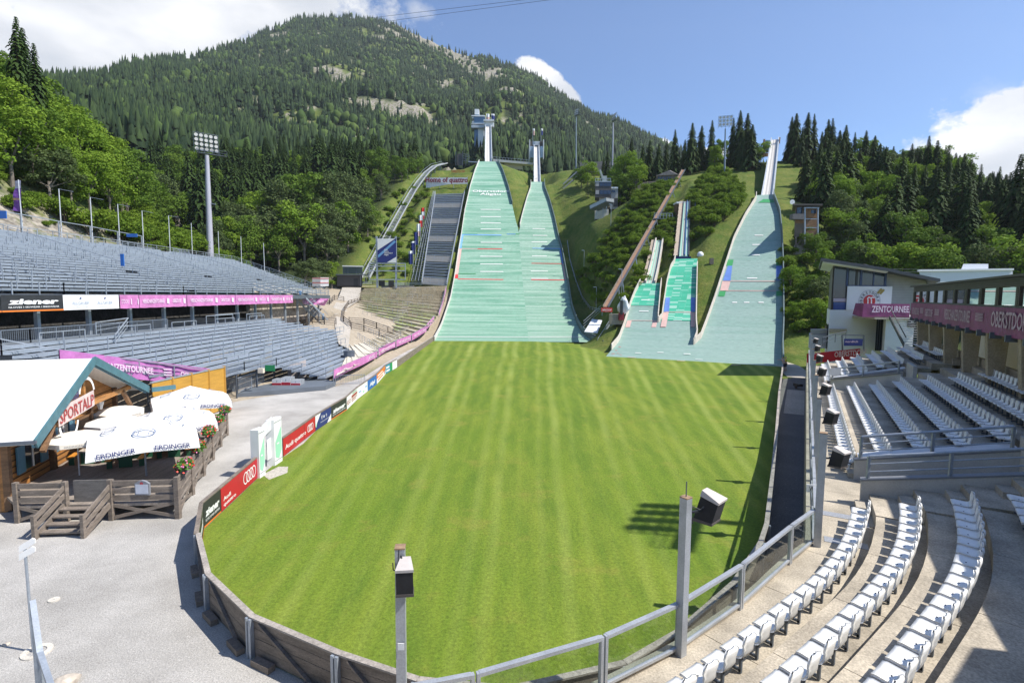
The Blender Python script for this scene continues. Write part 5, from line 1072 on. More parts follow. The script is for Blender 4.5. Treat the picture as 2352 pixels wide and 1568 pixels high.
BD_ = [(10, RED, d_quat, 'red board with white lettering and four small rings right after the white gate'), (8.9, NAVY, d_navy, 'navy board with white corners and three white symbols'), (7.9, DARK, lambda *a: d_zien(*a), 'black board with white lettering and orange foot, midway along the left edge'), (7, WPAINT, d_rso, 'white board with brown red lettering beside the midway black one'), (6.3, WPAINT, d_white, 'almost blank white board with pale blue lettering'), (5, BLUE, d_alp, 'bright blue board with one slanted white word'), (4, ORANGE, d_or, 'orange and white board with a red disc at one end'), (3, SKYP, d_blue, 'blue green board near the far end of the printed row'), (2.3, WPAINT, d_none, 'small blank white board last before the bare planks')]
def bpos(u):     # along BL, index space from far
    i = min(int(u), len(BL)-2); return BL[i].lerp(BL[i+1], u-i)
us = [(10, 8), (8, 7), (7, 6), (6, 5), (5, 4), (4, 3), (3, 2), (2, 1.35), (1.35, .98)]
for (k, mt_, dr, la), (u0, u1) in zip(BD_, us):
    board(AB, la, bpos(u0), bpos(u1), BH, mt_, dr)
board(AB, 'biggest red board with four large rings, nearest the white gate', BL2[1], BL2[0], BH, RED, d_rings)
board(AB, 'near black board ending in white letters at the lawn bend', BL2[2], BL2[1], BH, DARK, d_zien); board(AB, 'slanting continuation of the near black board at the bend, seen edge on', BL2[3], BL2[2], BH, DARK, lambda b, fx, d, n, W_, H_: (b.mat(ORANGE), fq(b, fx, 0, 0, 1, .07, n), b.mat(WPAINT), b.text('zi', fx(.35, .36), d, UP, H_*.3, W_*.5, bold=.05, shear=.12, center=False)))
def plank_fence(name, label, pts, h, zs=None, lawn_left=False, group='bare plank fences round the lawn', posts=True, thick=.05):
    t = thing(name, label, 'fence', pts[0], group)
    for i, (p, q) in enumerate(zip(pts[:-1], pts[1:])):
        d = (q-p).normalized(); n = Vector((d.y, -d.x, 0)); b = MB(); m_ = 4
        for j in range(m_):
            z0, z1 = .05+(h-.05)*j/m_, .05+(h-.05)*(j+1)/m_-.012; b.box(p.lerp(q, .5)+UP*(z0+z1)/2+n*random.uniform(-.006, .006), ((q-p).length-.03, thick, z1-z0), ax=(d, -n, UP))
        b.build('plank_panel', WOODG, t); MB().beam(p+UP*(h+.025), q+UP*(h+.025), .17, .05).build('top_rail', M('pale_top_rail', (.33, .295, .26), .85, 0, .2, 1, .3, 12, (1, 1, 4)), t)
        if posts:
            for s_, off in ((p, .06), (q, -.06)): MB().box(s_+d*off-n*.09*(-1 if lawn_left else 1)+UP*(h*.5-.02), (.09, .12, h+.06), ax=(d, -n, UP)).build('post', STEEL, t)
            o = -n*(-1 if lawn_left else 1); MB().beam(p+d*.35+o*.06+UP*(h-.05), p.lerp(q, .72)+o*.10+UP*.12, .09, .05).build('brace', WOODG, t); MB().box(p.lerp(q, .8)+o*.22+UP*.09, (.7, .22, .18), ax=(d, -n, UP)).box(p.lerp(q, .2)+o*.2+UP*.09, (.7, .22, .18), ax=(d, -n, UP)).build('foot_block', WOODG, t)
    return t
plank_fence('plank_fence', 'weathered plank fence bending round the near end of the lawn', BL2[3:]+[Vector((.0, 11.25, 0))], BH, lawn_left=True)
plank_fence('plank_fence', 'pale plank fence seen through the glass panels', [Vector((.0, 11.25, 0))]+BR[:6], BH, lawn_left=True)
plank_fence('plank_fence', 'long plank fence between lawn and shaded path on the right', BR[5:]+[G(1797, 842, 0)], BH, posts=False)
plank_fence('plank_fence', 'grey plank fence past the last board towards the big slope', [bpos(.98), bpos(.66), bpos(.33), bpos(0), G(1000, 780, 0)], 1.0, posts=False)
# white gate of two pylons with a sign
t = thing('gate_pylons', 'pair of tall white three-sided pylons with mint stripes beside the red boards', 'gate', G(620, 1075))
def pylon(pts, ytop):
    """three-sided column standing on three ground positions; the printed face is the second side"""
    p = [G(x, y, 0) for x, y in pts]; bk = (p[0]+p[2])/2+Vector((-.10, .42, 0)); h = A(pts[1][0], ytop, p[1].y).z; b = MB(); b.prism([p[0], p[1], p[2], bk], UP*h); b.build('pylon', WPAINT, t)
    n = (p[2]-p[1]); n = Vector((n.y, -n.x, 0)).normalized()*.01; f = lambda u, v: p[1].lerp(p[2], u)+UP*(h*v)+n; b = MB().mat(MINT); b.poly(f(.12, .18), f(.55, .12), f(.92, .28), f(.92, .80), f(.12, .50)); b.mat(WPAINT); b.poly(f(.3, .44)+n*.3, f(.6, .44)+n*.3, f(.6, .47)+n*.3, f(.3, .47)+n*.3); b.build('stripe', None, t)
    b = MB(); dd = (p[2]-p[1]).normalized()
    for v in (.10, .93): b.beam(f(.02, v), f(.98, v), .012, .02)
    b.build('seam', STEELD, t); return p, h
p1, h1_ = pylon([(578, 1099), (597, 1099), (610, 1090)], 988); p2, h2_ = pylon([(613, 1071), (632, 1070), (649, 1058)], 964)
b = MB(); a, c = A(601, 977, 29.5), A(623, 956, 30.2); b.hexa([a-UP*.75, c-UP*.75, c-UP*.75+Vector((0, .05, 0)), a-UP*.75+Vector((0, .05, 0)), a, c, c+Vector((0, .05, 0)), a+Vector((0, .05, 0))]); b.build('gate_sign', M('gate_sign_white', (.68, .68, .7), .5), t); b = MB(); a, c = A(613, 1010, 29.8), A(627, 1000, 30.4); b.hexa([a-UP*1.2, c-UP*1.2, c-UP*1.2+Vector((0, .05, 0)), a-UP*1.2+Vector((0, .05, 0)), a, c, c+Vector((0, .05, 0)), a+Vector((0, .05, 0))]); b.build('gate_leaf', WPAINT, t)
flat('threshold', [G(603, 1090), G(640, 1072), G(662, 1072), G(660, 1086), G(618, 1102)], .026, GRAVP)
# signpost, handrail, pads and stone, bottom left
P = G(77, 1496, 0); t = thing('signpost', 'thin grey post with two white arrow boards in the near gravel yard', 'signpost', P); top = A(56, 1247, P.y+.03); MB().tube(P, top, .035, n=8).build('post', STEEL, t)
for y0, y1, la in [(1262, 1244, 'a'), (1280, 1263, 'b')]:
    b = MB(); Y = P.y-.05; q = [A(43, y0+8, Y), A(43, y0-8, Y), A(73, y1-9, Y+.1), A(80, y1-6, Y+.12), A(80, y1+3, Y+.12), A(74, y1+7, Y+.1)]; b.prism(q[::-1], (0, .03, 0)); b.build('arrow_board', WPAINT, t)
b = MB()
for r0_, r1_, px, py in ((.16, .30, 85, 1495), (.0, .22, 128, 1377)): c = G(px, py, 0); 
def pad(px, py, ro, ri, label):
    c = G(px, py, 0); b = MB(); n = 20
    for i in range(n):
        a0, a1 = 6.2832*i/n, 6.2832*(i+1)/n; f = lambda a, r, z: c+Vector((math.cos(a)*r, math.sin(a)*r, z)); b.hexa([f(a0, ri, 0), f(a0, ro, 0), f(a1, ro, 0), f(a1, ri, 0), f(a0, ri, .04), f(a0, ro, .04), f(a1, ro, .04), f(a1, ri, .04)])
    lab(b.build('concrete_ring', M('ring_concrete', (.58, .54, .47), .9, 0, .15, 3, .2, 30)), label, 'concrete ring')
pad(85, 1497, .36, .22, 'pale concrete ring round the foot of the signpost'); pad(124, 1378, .16, .02, 'small flat concrete disc in the gravel beyond the signpost')
t = thing('handrail', 'bent galvanised handrail rising at the bottom left corner', 'railing', G(100, 1600, 0)); pts = [A(75, 1380, 9.6), A(92, 1500, 9.0), A(122, 1590, 8.4), A(150, 1660, 7.8)]
for p, q in zip(pts[:-1], pts[1:]): MB().beam(p, q, .09).build('rail', STEEL, t)
for p in pts[:3]: MB().box(Vector((p.x, p.y, p.z/2)), (.07, .07, p.z)).build('post', STEEL, t)
def rock(px, py, r, label, flat_=.5):
    c = G(px, py, 0); bm = bmesh.new(); bmesh.ops.create_icosphere(bm, subdivisions=2, radius=r)
    for v in bm.verts: v.co *= 1+random.uniform(-.22, .22); v.co.z *= flat_; v.co += c+UP*r*flat_*.5
    me = bpy.data.meshes.new('boulder'); bm.to_mesh(me); bm.free(); me.materials.append(ROCK); o = bpy.data.objects.new('boulder', me); C.objects.link(o); lab(o, label, 'boulder')
rock(152, 1572, .28, 'tan boulder in the gravel at the bottom left', .6); rock(14, 1480, .10, 'small white stone in the gravel near the left border', .4)
# ---------------------------------------------------------------- chalet
g_ = Vector((-.297, .955, 0)); n_ = Vector((.955, .297, 0)); O = Vector((-21.0, 22.9, 0)); HUTW = 14.1
def HP(u, v, z): return O+g_*u-n_*v+UP*z      # u along gable, v back from the roof edge
t = thing('chalet', 'timber chalet with white shingle roof and blue green gable trim', 'building', HP(7, 5, 0)); ZE, ZR = 3.45, 6.42; UR = 6.15
for nm, u0, z0, u1, z1 in (('roof', 0, ZE, UR, ZR), ('roof', HUTW, ZE, UR, ZR)):
    b = MB(); p = [HP(u0, 0, z0), HP(u1, 0, z1), HP(u1, 20, z1), HP(u0, 20, z0)]; b.add(p+[q-UP*.14 for q in p], [(0, 1, 2, 3), (7, 6, 5, 4), (0, 4, 5, 1), (1, 5, 6, 2), (2, 6, 7, 3), (3, 7, 4, 0)]); L_ = 7.6
    b.build('roof', ROOFW, t, uv=[(0, 0), (0, L_), (20, L_), (20, 0)]*2)
for sgn, u0 in ((1, 0), (-1, HUTW)):
    b = MB(); b.beam(HP(u0, -.05, ZE-.12), HP(UR, -.05, ZR-.12), .07, .46); b.build('gable_trim', TEAL, t); b = MB(); b.beam(HP(u0+sgn*.12, .12, ZE-.2), HP(UR, .12, ZR-.2), .1, .3); b.build('gable_trim', SHUT, t)
MB().beam(HP(-.05, -.1, ZE-.02), HP(-.05, 20, ZE-.02), .12, .14).build('gutter', STEELD, t); MB().beam(HP(HUTW, -.2, ZE-.15), HP(HUTW+.9, -1.4, ZE-.15), .2, .3).build('eave_return', TEAL, t)
b = MB(); GW = 1.7; u0, u1 = 1.1, HUTW-1.1; ze = ZE+1.1*(ZR-ZE)/(HUTW/2)-.15
p = [HP(u0, GW, 0), HP(u1, GW, 0), HP(u1, GW, ze), HP(UR, GW, ZR-.16), HP(u0, GW, ze)]; b.prism(p, -n_*.2); b.build('gable_wall', WOODO, t)
b = MB(); b.hexa([HP(u0, GW+.2, 0), HP(u0, 20, 0), HP(u0+.2, 20, 0), HP(u0+.2, GW+.2, 0), HP(u0, GW+.2, ze), HP(u0, 20, ze), HP(u0+.2, 20, ze), HP(u0+.2, GW+.2, ze)]); b.build('side_wall', M('side_timber', (.30, .16, .07), .7, 0, .3, 1, .25, 10, (1, 1, 6)), t)
for k in range(12):
    b = MB(); z = .45+.29*k; x0 = u0 if z < ze else u0+(z-ze)*UR/(ZR-ZE); b.beam(HP(x0, GW-.02, z), HP(HUTW-x0, GW-.02, z), .05, .03)
    b.build('log_joint', M('dark_joint', (.10, .05, .02), .8), t)
for u in (u0, 5.0, 9.4, u1): MB().box(HP(u, GW-.1, 1.9), (.26, .26, 3.6), rz=math.atan2(g_.y, g_.x)).build('timber_post', WOODB, t)
MB().beam(HP(1.5, .6, ZE+.35), HP(HUTW-1.5, .6, ZE+.35), .22, .26).build('tie_beam', WOODO, t); MB().box(HP(UR, .6, ZR-1.4), (.22, .22, 2.3), rz=0.3).build('king_post', WOODO, t)
for u in (1.7, HUTW-1.7): MB().beam(HP(u, .5, ZE-.9), HP(u+(1.2 if u < 5 else -1.2), .5, ZE+.3), .2).build('brace', WOODB, t)
def hwin(u, w, z0, z1):
    f = MB(); f.box(HP(u, GW-.04, (z0+z1)/2), (w, .1, z1-z0), rz=math.atan2(g_.y, g_.x)); o = f.build('window', WIN, t)
    for du in (-w/2-.35, w/2+.35): MB().box(HP(u+du, GW-.1, (z0+z1)/2), (.62, .07, z1-z0+.1), rz=math.atan2(g_.y, g_.x)).build('shutter', SHUT, o)
    MB().box(HP(u, GW-.11, (z0+z1)/2), (.06, .05, z1-z0), rz=math.atan2(g_.y, g_.x)).build('mullion', WPAINT, o)
hwin(3.2, 1.3, 1.5, 2.7); hwin(6.2, 1.2, 1.6, 2.8); hwin(10.6, 1.3, 1.4, 2.6)
b = MB(); b.box(HP(8.6, GW-.05, 1.7), (1.3, .12, 2.1), rz=math.atan2(g_.y, g_.x)); b.build('door', WOODB, t)
for q in range(3): MB().box(HP(u0-.03, 2.5+1.2*q, 2.2), (.6, .05, 1.0), rz=math.atan2(n_.y, n_.x)).build('side_window', WIN, t)
b = MB(); b.hexa([HP(u0-.04, 2.2, .7), HP(u0-.04, 5.4, .7), HP(u0-.01, 5.4, .7), HP(u0-.01, 2.2, .7), HP(u0-.04, 2.2, 1.6), HP(u0-.04, 5.4, 1.6), HP(u0-.01, 5.4, 1.6), HP(u0-.01, 2.2, 1.6)]); b.build('plank_skirt', WOODO, t)
# sign on the gable
s_ = thing('gable_sign', 'curved red lettered sign hung under the left slope of the chalet gable', 'sign', HP(4.3, .3, 4.2)); c = HP(4.7, .25, 4.0); xd, yd = (g_+UP*.0).normalized(), UP
b = MB().mat(M('sign_pinkish', (.62, .50, .47), .6)); xs = lambda u, w: c+xd*u+yd*w
b.poly(xs(-2.0, -.55), xs(1.9, -.25), xs(1.9, .62), xs(-2.0, .35)); b.mat(M('sign_red', (.38, .03, .03), .5)); b.text('SPORTALP', xs(-.05, -.30)+n_*.03, xd+UP*.07, UP, .62, 3.7, bold=.01); b.mat(NAVY); b.text('ERDINGER', xs(-.7, .50)+n_*.03, xd+UP*.07, UP, .33, 1.7, bold=.02); b.build('sign_board', None, s_)
b = MB(); ring(b, xs(1.1, .55), .75, .92, .1, 3.0, 16, xd, yd); b.build('upper_arc', WPAINT, s_); b = MB(); ring(b, xs(-1.0, -.45), .85, 1.02, 3.3, 6.1, 16, xd, yd); b.build('lower_arc', WPAINT, s_)
for u, z, la in ((2.2, 3.25, 'white wall lantern left of the curved gable sign'), (7.0, 4.6, 'white wall lantern under the gable apex'), (9.9, 3.2, 'white wall lantern beside the chalet door')):
    l = thing('wall_lantern', la, 'lantern', HP(u, GW-.4, z), 'lanterns of the chalet'); b = MB(); q = HP(u, GW-.45, z); b.add([q+Vector((math.cos(a)*r, math.sin(a)*r, zz)) for zz, r in ((-.3, .10), (.18, .24)) for a in np.arange(6)*math.pi/3], [tuple(range(5, -1, -1)), tuple(range(6, 12))]+[(i, (i+1) % 6, 6+(i+1) % 6, 6+i) for i in range(6)]); b.build('shade', WPAINT, l); b = MB(); b.add([q+Vector((math.cos(a)*r, math.sin(a)*r, zz)) for zz, r in ((.18, .3), (.36, .06)) for a in np.arange(6)*math.pi/3], [tuple(range(5, -1, -1)), tuple(range(6, 12))]+[(i, (i+1) % 6, 6+(i+1) % 6, 6+i) for i in range(6)]); b.build('cap', STEELD, l); MB().beam(q+UP*.3, HP(u, GW, z+.4), .05).build('arm', STEELD, l)
# yellow panel fence
t = thing('panel_fence', 'yellow brown wooden panel fence between chalet and steel stand', 'fence', HP(HUTW, 0, 0)); p, q = Vector((-25.35, 36.9, 0)), Vector((-24.7, 45.2, 0))
for i in range(4):
    a, c = p.lerp(q, i/4), p.lerp(q, (i+1)/4); d = (c-a).normalized(); MB().beam(a+d*.1+UP*1.88, c-d*.1+UP*1.88, .06, 3.6).build('panel', WOODY, t); MB().box(c+UP*1.9, (.2, .2, 3.8), rz=.3).build('post', WOODY, t); MB().beam(a+UP*3.72, c+UP*3.72, .16, .08).build('cap_rail', STEEL, t)
# terrace
TZ = .75; cor = [G(42, 1200, 0), G(410, 1190, 0), G(521, 1000, 0)]; back = [HP(12.6, GW, 0), HP(1.1, GW, 0)]
t = thing('terrace_deck', 'raised timber terrace in front of the chalet', 'terrace', cor[1]); b = MB(); pl = [cor[0], cor[1], cor[2], back[0], back[1]]; b.prism([Vector((q.x, q.y, TZ-.12)) for q in pl], UP*.12); b.build('deck', M('deck_boards', (.26, .22, .185), .85, 0, .25, 1, .25, 8, (6, 1, 1)), t)
def rail_fence(name, label, pts, h, zb, n, mat=WOODG, group='weathered fences of the terrace', extra=True, pw=.18):
    t = thing(name, label, 'fence', pts[0], group)
    for p, q in zip(pts[:-1], pts[1:]):
        for j in range(n): z = zb+(h-zb)*(j+.6)/n; MB().beam(p+UP*z, q+UP*z, .06, (h-zb)/n*.72).build('rail', mat, t)
        if extra:
            d = (q-p); MB().beam(p+UP*.1, p.lerp(q, .98)+UP*(zb-.05), .05, .14).build('cross_brace', mat, t); MB().beam(p+UP*(zb-.1), p.lerp(q, .98)+UP*.1, .04, .14).build('cross_brace', mat, t)
    for p in pts: MB().box(p+UP*(h+.05)/2, (pw, pw, h+.05)).build('post', mat, t)
    return t
fa, fb = cor[0].lerp(cor[1], .30), cor[0].lerp(cor[1], .58)
rail_fence('terrace_fence', 'weathered rail fence left of the terrace steps', [cor[0], fa], 1.75, .8, 3); rail_fence('terrace_fence', 'weathered rail fence right of the terrace steps', [fb, cor[1]], 1.8, .8, 3)
rail_fence('terrace_fence', 'long plank fence with flower boxes along the terrace side', [cor[1].lerp(cor[2], i/5) for i in range(6)], 1.85, .75, 3, pw=.2)
b = MB(); b.beam(fa+Vector((.1, .35, 1.2)), fb+Vector((-.1, .35, 1.2)), .07, 1.05); lab(b.build('terrace_gate', M('grey_gate', (.15, .14, .13), .8, 0, .2, 2, .2, 10, (1, 1, 5))), 'dark plank gate at the top of the terrace steps', 'gate')
t = thing('terrace_steps', 'four weathered wooden steps with slanting plank sides', 'steps', fa.lerp(fb, .5)); sd_ = (fb-fa).normalized(); fr = Vector((sd_.y, -sd_.x, 0))
for i in range(4): MB().box(fa.lerp(fb, .5)+fr*(.35+.36*(3-i))+UP*(.17+.18*i), ((fb-fa).length*.95, .32, .06), ax=(sd_, -fr, UP)).build('tread', WOODG, t)
for q in (fa, fb):
    MB().beam(q+fr*.1+UP*.75, q+fr*1.75+UP*.08, .07, .26).build('stringer', WOODG, t); MB().beam(q+fr*.05+UP*1.55, q+fr*1.7+UP*.85, .06, .2).build('side_plank', WOODG, t); MB().beam(q+fr*.05+UP*1.2, q+fr*1.7+UP*.5, .06, .2).build('side_plank', WOODG, t); MB().box(q+fr*1.75+UP*.5, (.14, .14, 1.0)).build('newel', WOODG, t)
# flower boxes
for i, f in enumerate((.08, .30, .52, .73, .93)):
    q = cor[1].lerp(cor[2], f)+Vector((.12, -.05, 1.9)); wds = ['nearest', 'second nearest', 'middle', 'second farthest', 'farthest'][i]; t = thing('flower_box', '%s of five boxes of red and pink flowers on the terrace fence' % wds, 'flower box', q, 'flower boxes on the terrace fence'); dd = (cor[2]-cor[1]).normalized()
    MB().box(q, (1.0, .26, .22), ax=(dd, Vector((dd.y, -dd.x, 0)), UP)).build('box', DARK, t)
    for nm, mt_, cnt, rr_, sz in (('leaves', GRASSF, 420, .34, .085), ('red_blossom', FLR, 60, .40, .06), ('pink_blossom', FLP, 45, .40, .055)):
        b = MB()
        for _ in range(cnt):
            a, e, r = random.uniform(0, 6.28), random.uniform(-.6, 1.4), rr_*random.uniform(.6, 1.1); c = q+dd*(math.cos(a)*math.cos(e)*r*1.7)+Vector((dd.y, -dd.x, 0))*(math.sin(a)*math.cos(e)*r)+UP*(.18+math.sin(e)*r*.8); x = Vector((random.gauss(0, 1), random.gauss(0, 1), random.gauss(0, 1))).normalized(); y = x.orthogonal().normalized(); b.poly(c-x*sz, c-y*sz*.7, c+x*sz, c+y*sz*.7)
        b.build(nm, mt_, t)
# parasols
def square_parasol(c, h, half, rot, label, logo=True):
    t = thing('parasol', label, 'parasol', c, 'white parasols on the terrace'); MB().tube(c, c+UP*h, .045, n=10).build('pole', STEEL, t); b = MB().mat(FABW); n = 8; apex = c+UP*(h+.02); ed, lo = [], []
    for i in range(8):
        a = rot+math.pi/4*i; r = half*(1.38 if i % 2 else 1.0); ed.append(c+Vector((math.cos(a)*r, math.sin(a)*r, h-(.95 if i % 2 else .80)))); lo.append(ed[-1]+Vector((math.cos(a)*.05, math.sin(a)*.05, -.42)))
    mid_ = [apex.lerp(e, .55)-UP*.05 for e in ed]
    for i in range(8):
        j = (i+1) % 8; b.poly(apex, mid_[i], mid_[j]); b.poly(mid_[i], ed[i], ed[j], mid_[j]); b.poly(ed[i], lo[i], lo[j], ed[j])
    b.build('canopy', None, t)
    if logo:
        b = MB(); pr = M('logo_grey_blue', (.22, .25, .32), .7); b.mat(pr)
        for i in (0, 2, 4, 6):       # emblem on each sloping side
            nrm = None; k1, k2 = ed[(i-1) % 8], ed[(i+1) % 8]; mdp = apex.lerp(k1.lerp(k2, .5), .62); xd = (k2-k1).normalized(); ud = (apex-k1.lerp(k2, .5)).normalized(); nn = xd.cross(ud)
            if nn.z < 0: nn = -nn
            mdp = mdp+nn*.14; ring(b, mdp, .30, .36, 0, 6.28, 22, xd*1.35, ud); ring(b, mdp, .46*.35, .19, 0, 6.28, 16, xd*1.35, ud); b.text('ERDINGER', mdp+ud*.20, xd, ud, .09, .5)
        b.mat(NAVY)
        for i in range(8):
            p_, q_ = ed[i], ed[(i+1) % 8]; xd = (q_-p_).normalized(); o = xd.cross(UP).normalized(); b.text('ERDINGER', (p_+q_)/2+o*.09-UP*.33, xd, UP, .22, 1.45, bold=.01)
        b.build('print', None, t)
    d = MB()
    for i in range(8): d.beam(apex-UP*.12, ed[i]-UP*.05, .025)
    d.build('rib_frame', STEEL, t); return t
pa = G(336, 1092, TZ); pa.z = TZ; b3 = A(436.5, 886.5, 36.6); b2 = A(394, 931, 31.4)
square_parasol(pa, 3.0, 2.25, .62, 'nearest big white square parasol with dark emblems on the terrace'); square_parasol(Vector((b2.x, b2.y, TZ)), b2.z-TZ, 2.2, .62, 'middle big white parasol, between the nearest and the farthest one'); square_parasol(Vector((b3.x, b3.y, TZ)), b3.z-TZ, 2.3, .62, 'farthest big white parasol, in front of the yellow fence')
def round_parasol(c, h, r, label, mat, pr):
    t = thing('parasol', label, 'parasol', c, 'small parasols by the chalet wall'); MB().tube(c, c+UP*h, .03, n=8).build('pole', WPAINT, t); b = MB(); n = 8; apex = c+UP*h; e = [c+Vector((math.cos(6.283*i/n+.2)*r, math.sin(6.283*i/n+.2)*r, h-.34)) for i in range(n)]; l = [q+Vector((0, 0, -.22)) for q in e]
    for i in range(n): j = (i+1) % n; m1, m2 = apex.lerp(e[i], .6)+UP*.07, apex.lerp(e[j], .6)+UP*.07; b.poly(apex, m1, m2); b.poly(m1, e[i], e[j], m2); b.poly(e[i], l[i], l[j], e[j])
    b.build('canopy', mat, t); b = MB().mat(pr)
    for i in range(n): p_, q_ = e[i], e[(i+1) % n]; o = ((p_+q_)/2-c); o.z = 0; o.normalize(); b.text('ERDINGER', (p_+q_)/2+o*.02-UP*.16, (-o.y, o.x, 0), UP, .09, .7)
    b.build('print', None, t)
for x, y, Y, la, mt_ in ((176, 990, 26.3, 'cream round parasol left of the nearest white one', FABC), (262, 955, 29.6, 'small white round parasol with red and dark print', FABW), (272, 932, 33, 'cream round parasol farthest back by the chalet door', FABC)):
    q = A(x, y, Y); round_parasol(Vector((q.x, q.y, TZ)), q.z-TZ, 1.42, la, mt_, M('print_grey', (.35, .33, .33), .7))
# beer tables and benches
WT = M('table_top', (.46, .40, .33), .7, 0, .15, 1.5, .2, 8, (5, 1, 1)); WB = M('orange_bench', (.62, .25, .03), .5, 0, .12, 1.5)
spots = [(G(300, 1062, TZ), 'right under the nearest parasol'), (G(408, 1040, TZ), 'along the flower fence'), (G(215, 1055, TZ), 'beside the cream parasol pole'), (G(450, 985, TZ), 'under the farthest parasol')]
for i, (q, la) in enumerate(spots):
    dx = (cor[2]-cor[1]).normalized(); rz = math.atan2(dx.y, dx.x); t = thing('beer_table', 'long pale folding table %s' % la, 'table', q, 'tables and benches on the terrace', ); MB().box(q+UP*.74, (2.2, .7, .04), rz=rz).build('table_top', WT, t)
    for s2 in (-.8, .8): MB().box(q+dx*s2+UP*.36, (.05, .6, .72), rz=rz).build('leg', _M.get('dark_green_leg') or M('dark_green_leg', (.02, .10, .05), .5), t)
    for s3, wl in ((-.72, 'left'), (.72, 'right')):
        n2 = Vector((dx.y, -dx.x, 0)); c = q+n2*s3; bb = thing('beer_bench', 'orange folding bench on the %s of the table %s' % (wl, la), 'bench', c, 'tables and benches on the terrace'); MB().box(c+UP*.47, (2.2, .27, .04), rz=rz).build('seat', WB, bb)
        for s2 in (-.8, .8): MB().box(c+dx*s2+UP*.23, (.05, .24, .45), rz=rz).build('leg', _M['dark_green_leg'], bb)
q = cor[0].lerp(cor[1], .79)+Vector((.0, -.12, 1.55)); t = thing('menu_box', 'small grey house-shaped menu box on the front terrace fence', 'menu box', q); b = MB(); b.prism([q+Vector((x, 0, z)) for x, z in ((-.32, -.4), (.32, -.4), (.32, .12), (.16, .22), (0, .26), (-.16, .22), (-.32, .12))], (0, .1, 0)); b.build('case', M('menu_grey', (.24, .25, .28), .5), t); b = MB(); b.box(q+Vector((0, -.01, -.13)), (.54, .015, .42)); b.build('menu_sheet', M('menu_sheet', (.55, .58, .66), .3), t); b = MB(); ring(b, q+Vector((0, -.012, .12)), .02, .07, 0, 6.28, 12, XD, UP); b.build('emblem', RED, t)
for i, (x, y) in enumerate(((82, 1128), (80, 1158))): lab(MB().tube(A(x, y, 25.2), A(x, y, 25.2)+Vector((.0, .9, 0)), .2, n=12).build('red_keg', M('red_plastic', (.7, .03, .02), .4)), '%s red drum behind the left terrace fence' % ('upper', 'lower')[i], 'drum')
# ---------------------------------------------------------------- lower steel stand
def pl_interp(tab, x): a = np.array(tab); o = np.argsort(a[:, 0]); return float(np.interp(x, a[o, 0], a[o, 1]))
NEAR = [(-36, 35.2), (-34.8, 36), (-32.4, 37.8), (-26, 44.8), (-25.9, 51), (-25.4, 56.6), (-21, 58.8), (-18.7, 57.5)]; FAR = [(-36, 77.5), (-28.5, 91), (-25.5, 83), (-22.9, 75.5), (-20.5, 63), (-18.7, 57.7)]
t = thing('steel_stand', 'lower grey steel stand of long benches behind the chalet', 'grandstand', (-29, 60, 0)); NL = 19; low = []
for j in range(NL):
    X0 = -36+.8*j; z = 6.2-.30*j; xm = X0+.4; y0, y1 = pl_interp(NEAR, xm), pl_interp(FAR, xm); y0_, y1_ = pl_interp(NEAR, X0+.02), pl_interp(FAR, X0+.02); y2_, y3_ = pl_interp(NEAR, X0+.78), pl_interp(FAR, X0+.78); low.append((X0, z, y0, y1))
    b = MB(); b.hexa([(X0, y0_, z-.21), (X0+.79, y2_, z-.21), (X0+.79, y3_, z-.21), (X0, y1_, z-.21), (X0, y0_, z), (X0+.79, y2_, z), (X0+.79, y3_, z), (X0, y1_, z)])
    n_s = int((y1-y0)/3)
    b.build('tier', BENCH if j % 1 == 0 else DECK, t); b = MB(); b.hexa([(X0+.02, y0_+.05, z-.34), (X0+.06, y0_+.05, z-.34), (X0+.06, y1_-.05, z-.34), (X0+.02, y1_-.05, z-.34), (X0+.02, y0_+.05, z-.215), (X0+.06, y0_+.05, z-.215), (X0+.06, y1_-.05, z-.215), (X0+.02, y1_-.05, z-.215)]); b.build('riser', STEELD, t)
rng = random.Random(3)
for j in range(1, NL-2, 2):
    X0, z, y0, y1 = low[j]; y = y0+2+rng.uniform(0, 4)
    while y+4.4 < y1-1:
        b = MB(); 
        for yy in (y, y+2.1, y+4.2): b.box((X0+.4, yy, z+.55), (.06, .06, 1.1))
        b.beam((X0+.4, y, z+1.1), (X0+.4, y+4.2, z+1.1), .07); b.build('crash_barrier', STEEL, t); y += rng.uniform(6.5, 9)
b = MB()
for j in range(0, NL, 3):
    X0, z, y0, y1 = low[j]
    for y in np.arange(y0+1, y1, 4.): b.box((X0+.3, y, z/2-.1), (.12, .12, max(.1, z-.2)))
b.build('substructure', STEELD, t)
nz = lambda X: 6.2-.375*(X+36)
def rails(name, label, pts, h=1.1, bars=2, group='railings of the steel stands', mesh=False, mat=STEEL):
    t = thing(name, label, 'railing', pts[0], group)
    for p, q in zip(pts[:-1], pts[1:]):
        MB().beam(p+UP*h, q+UP*h, .07).build('handrail', mat, t)
        b = MB()
        if mesh:
            b.beam(p+UP*.15, q+UP*.15, .05); L_ = (q-p).length
            for i in range(int(L_/.16)): c = p.lerp(q, (i+.5)/(L_/.16)); b.box(c+UP*(h/2+.07), (.025, .025, h-.15))
        else:
            for i in range(bars): b.beam(p+UP*h*(i+1)/(bars+1), q+UP*h*(i+1)/(bars+1), .04)
        b.build('infill', mat, t)
        n = max(1, int((q-p).length/2.2))
        for i in range(n+1): c = p.lerp(q, i/n); MB().box(c+UP*h/2, (.07, .07, h)).build('post', mat, t)
    return t
npts = [Vector((x, y, nz(x)-.05)) for x, y in NEAR[1:5]]
rails('steel_railing', 'sloping railing down the near side of the lower steel stand', [Vector((-36.2, 34.4, 6.2))]+npts[:3])
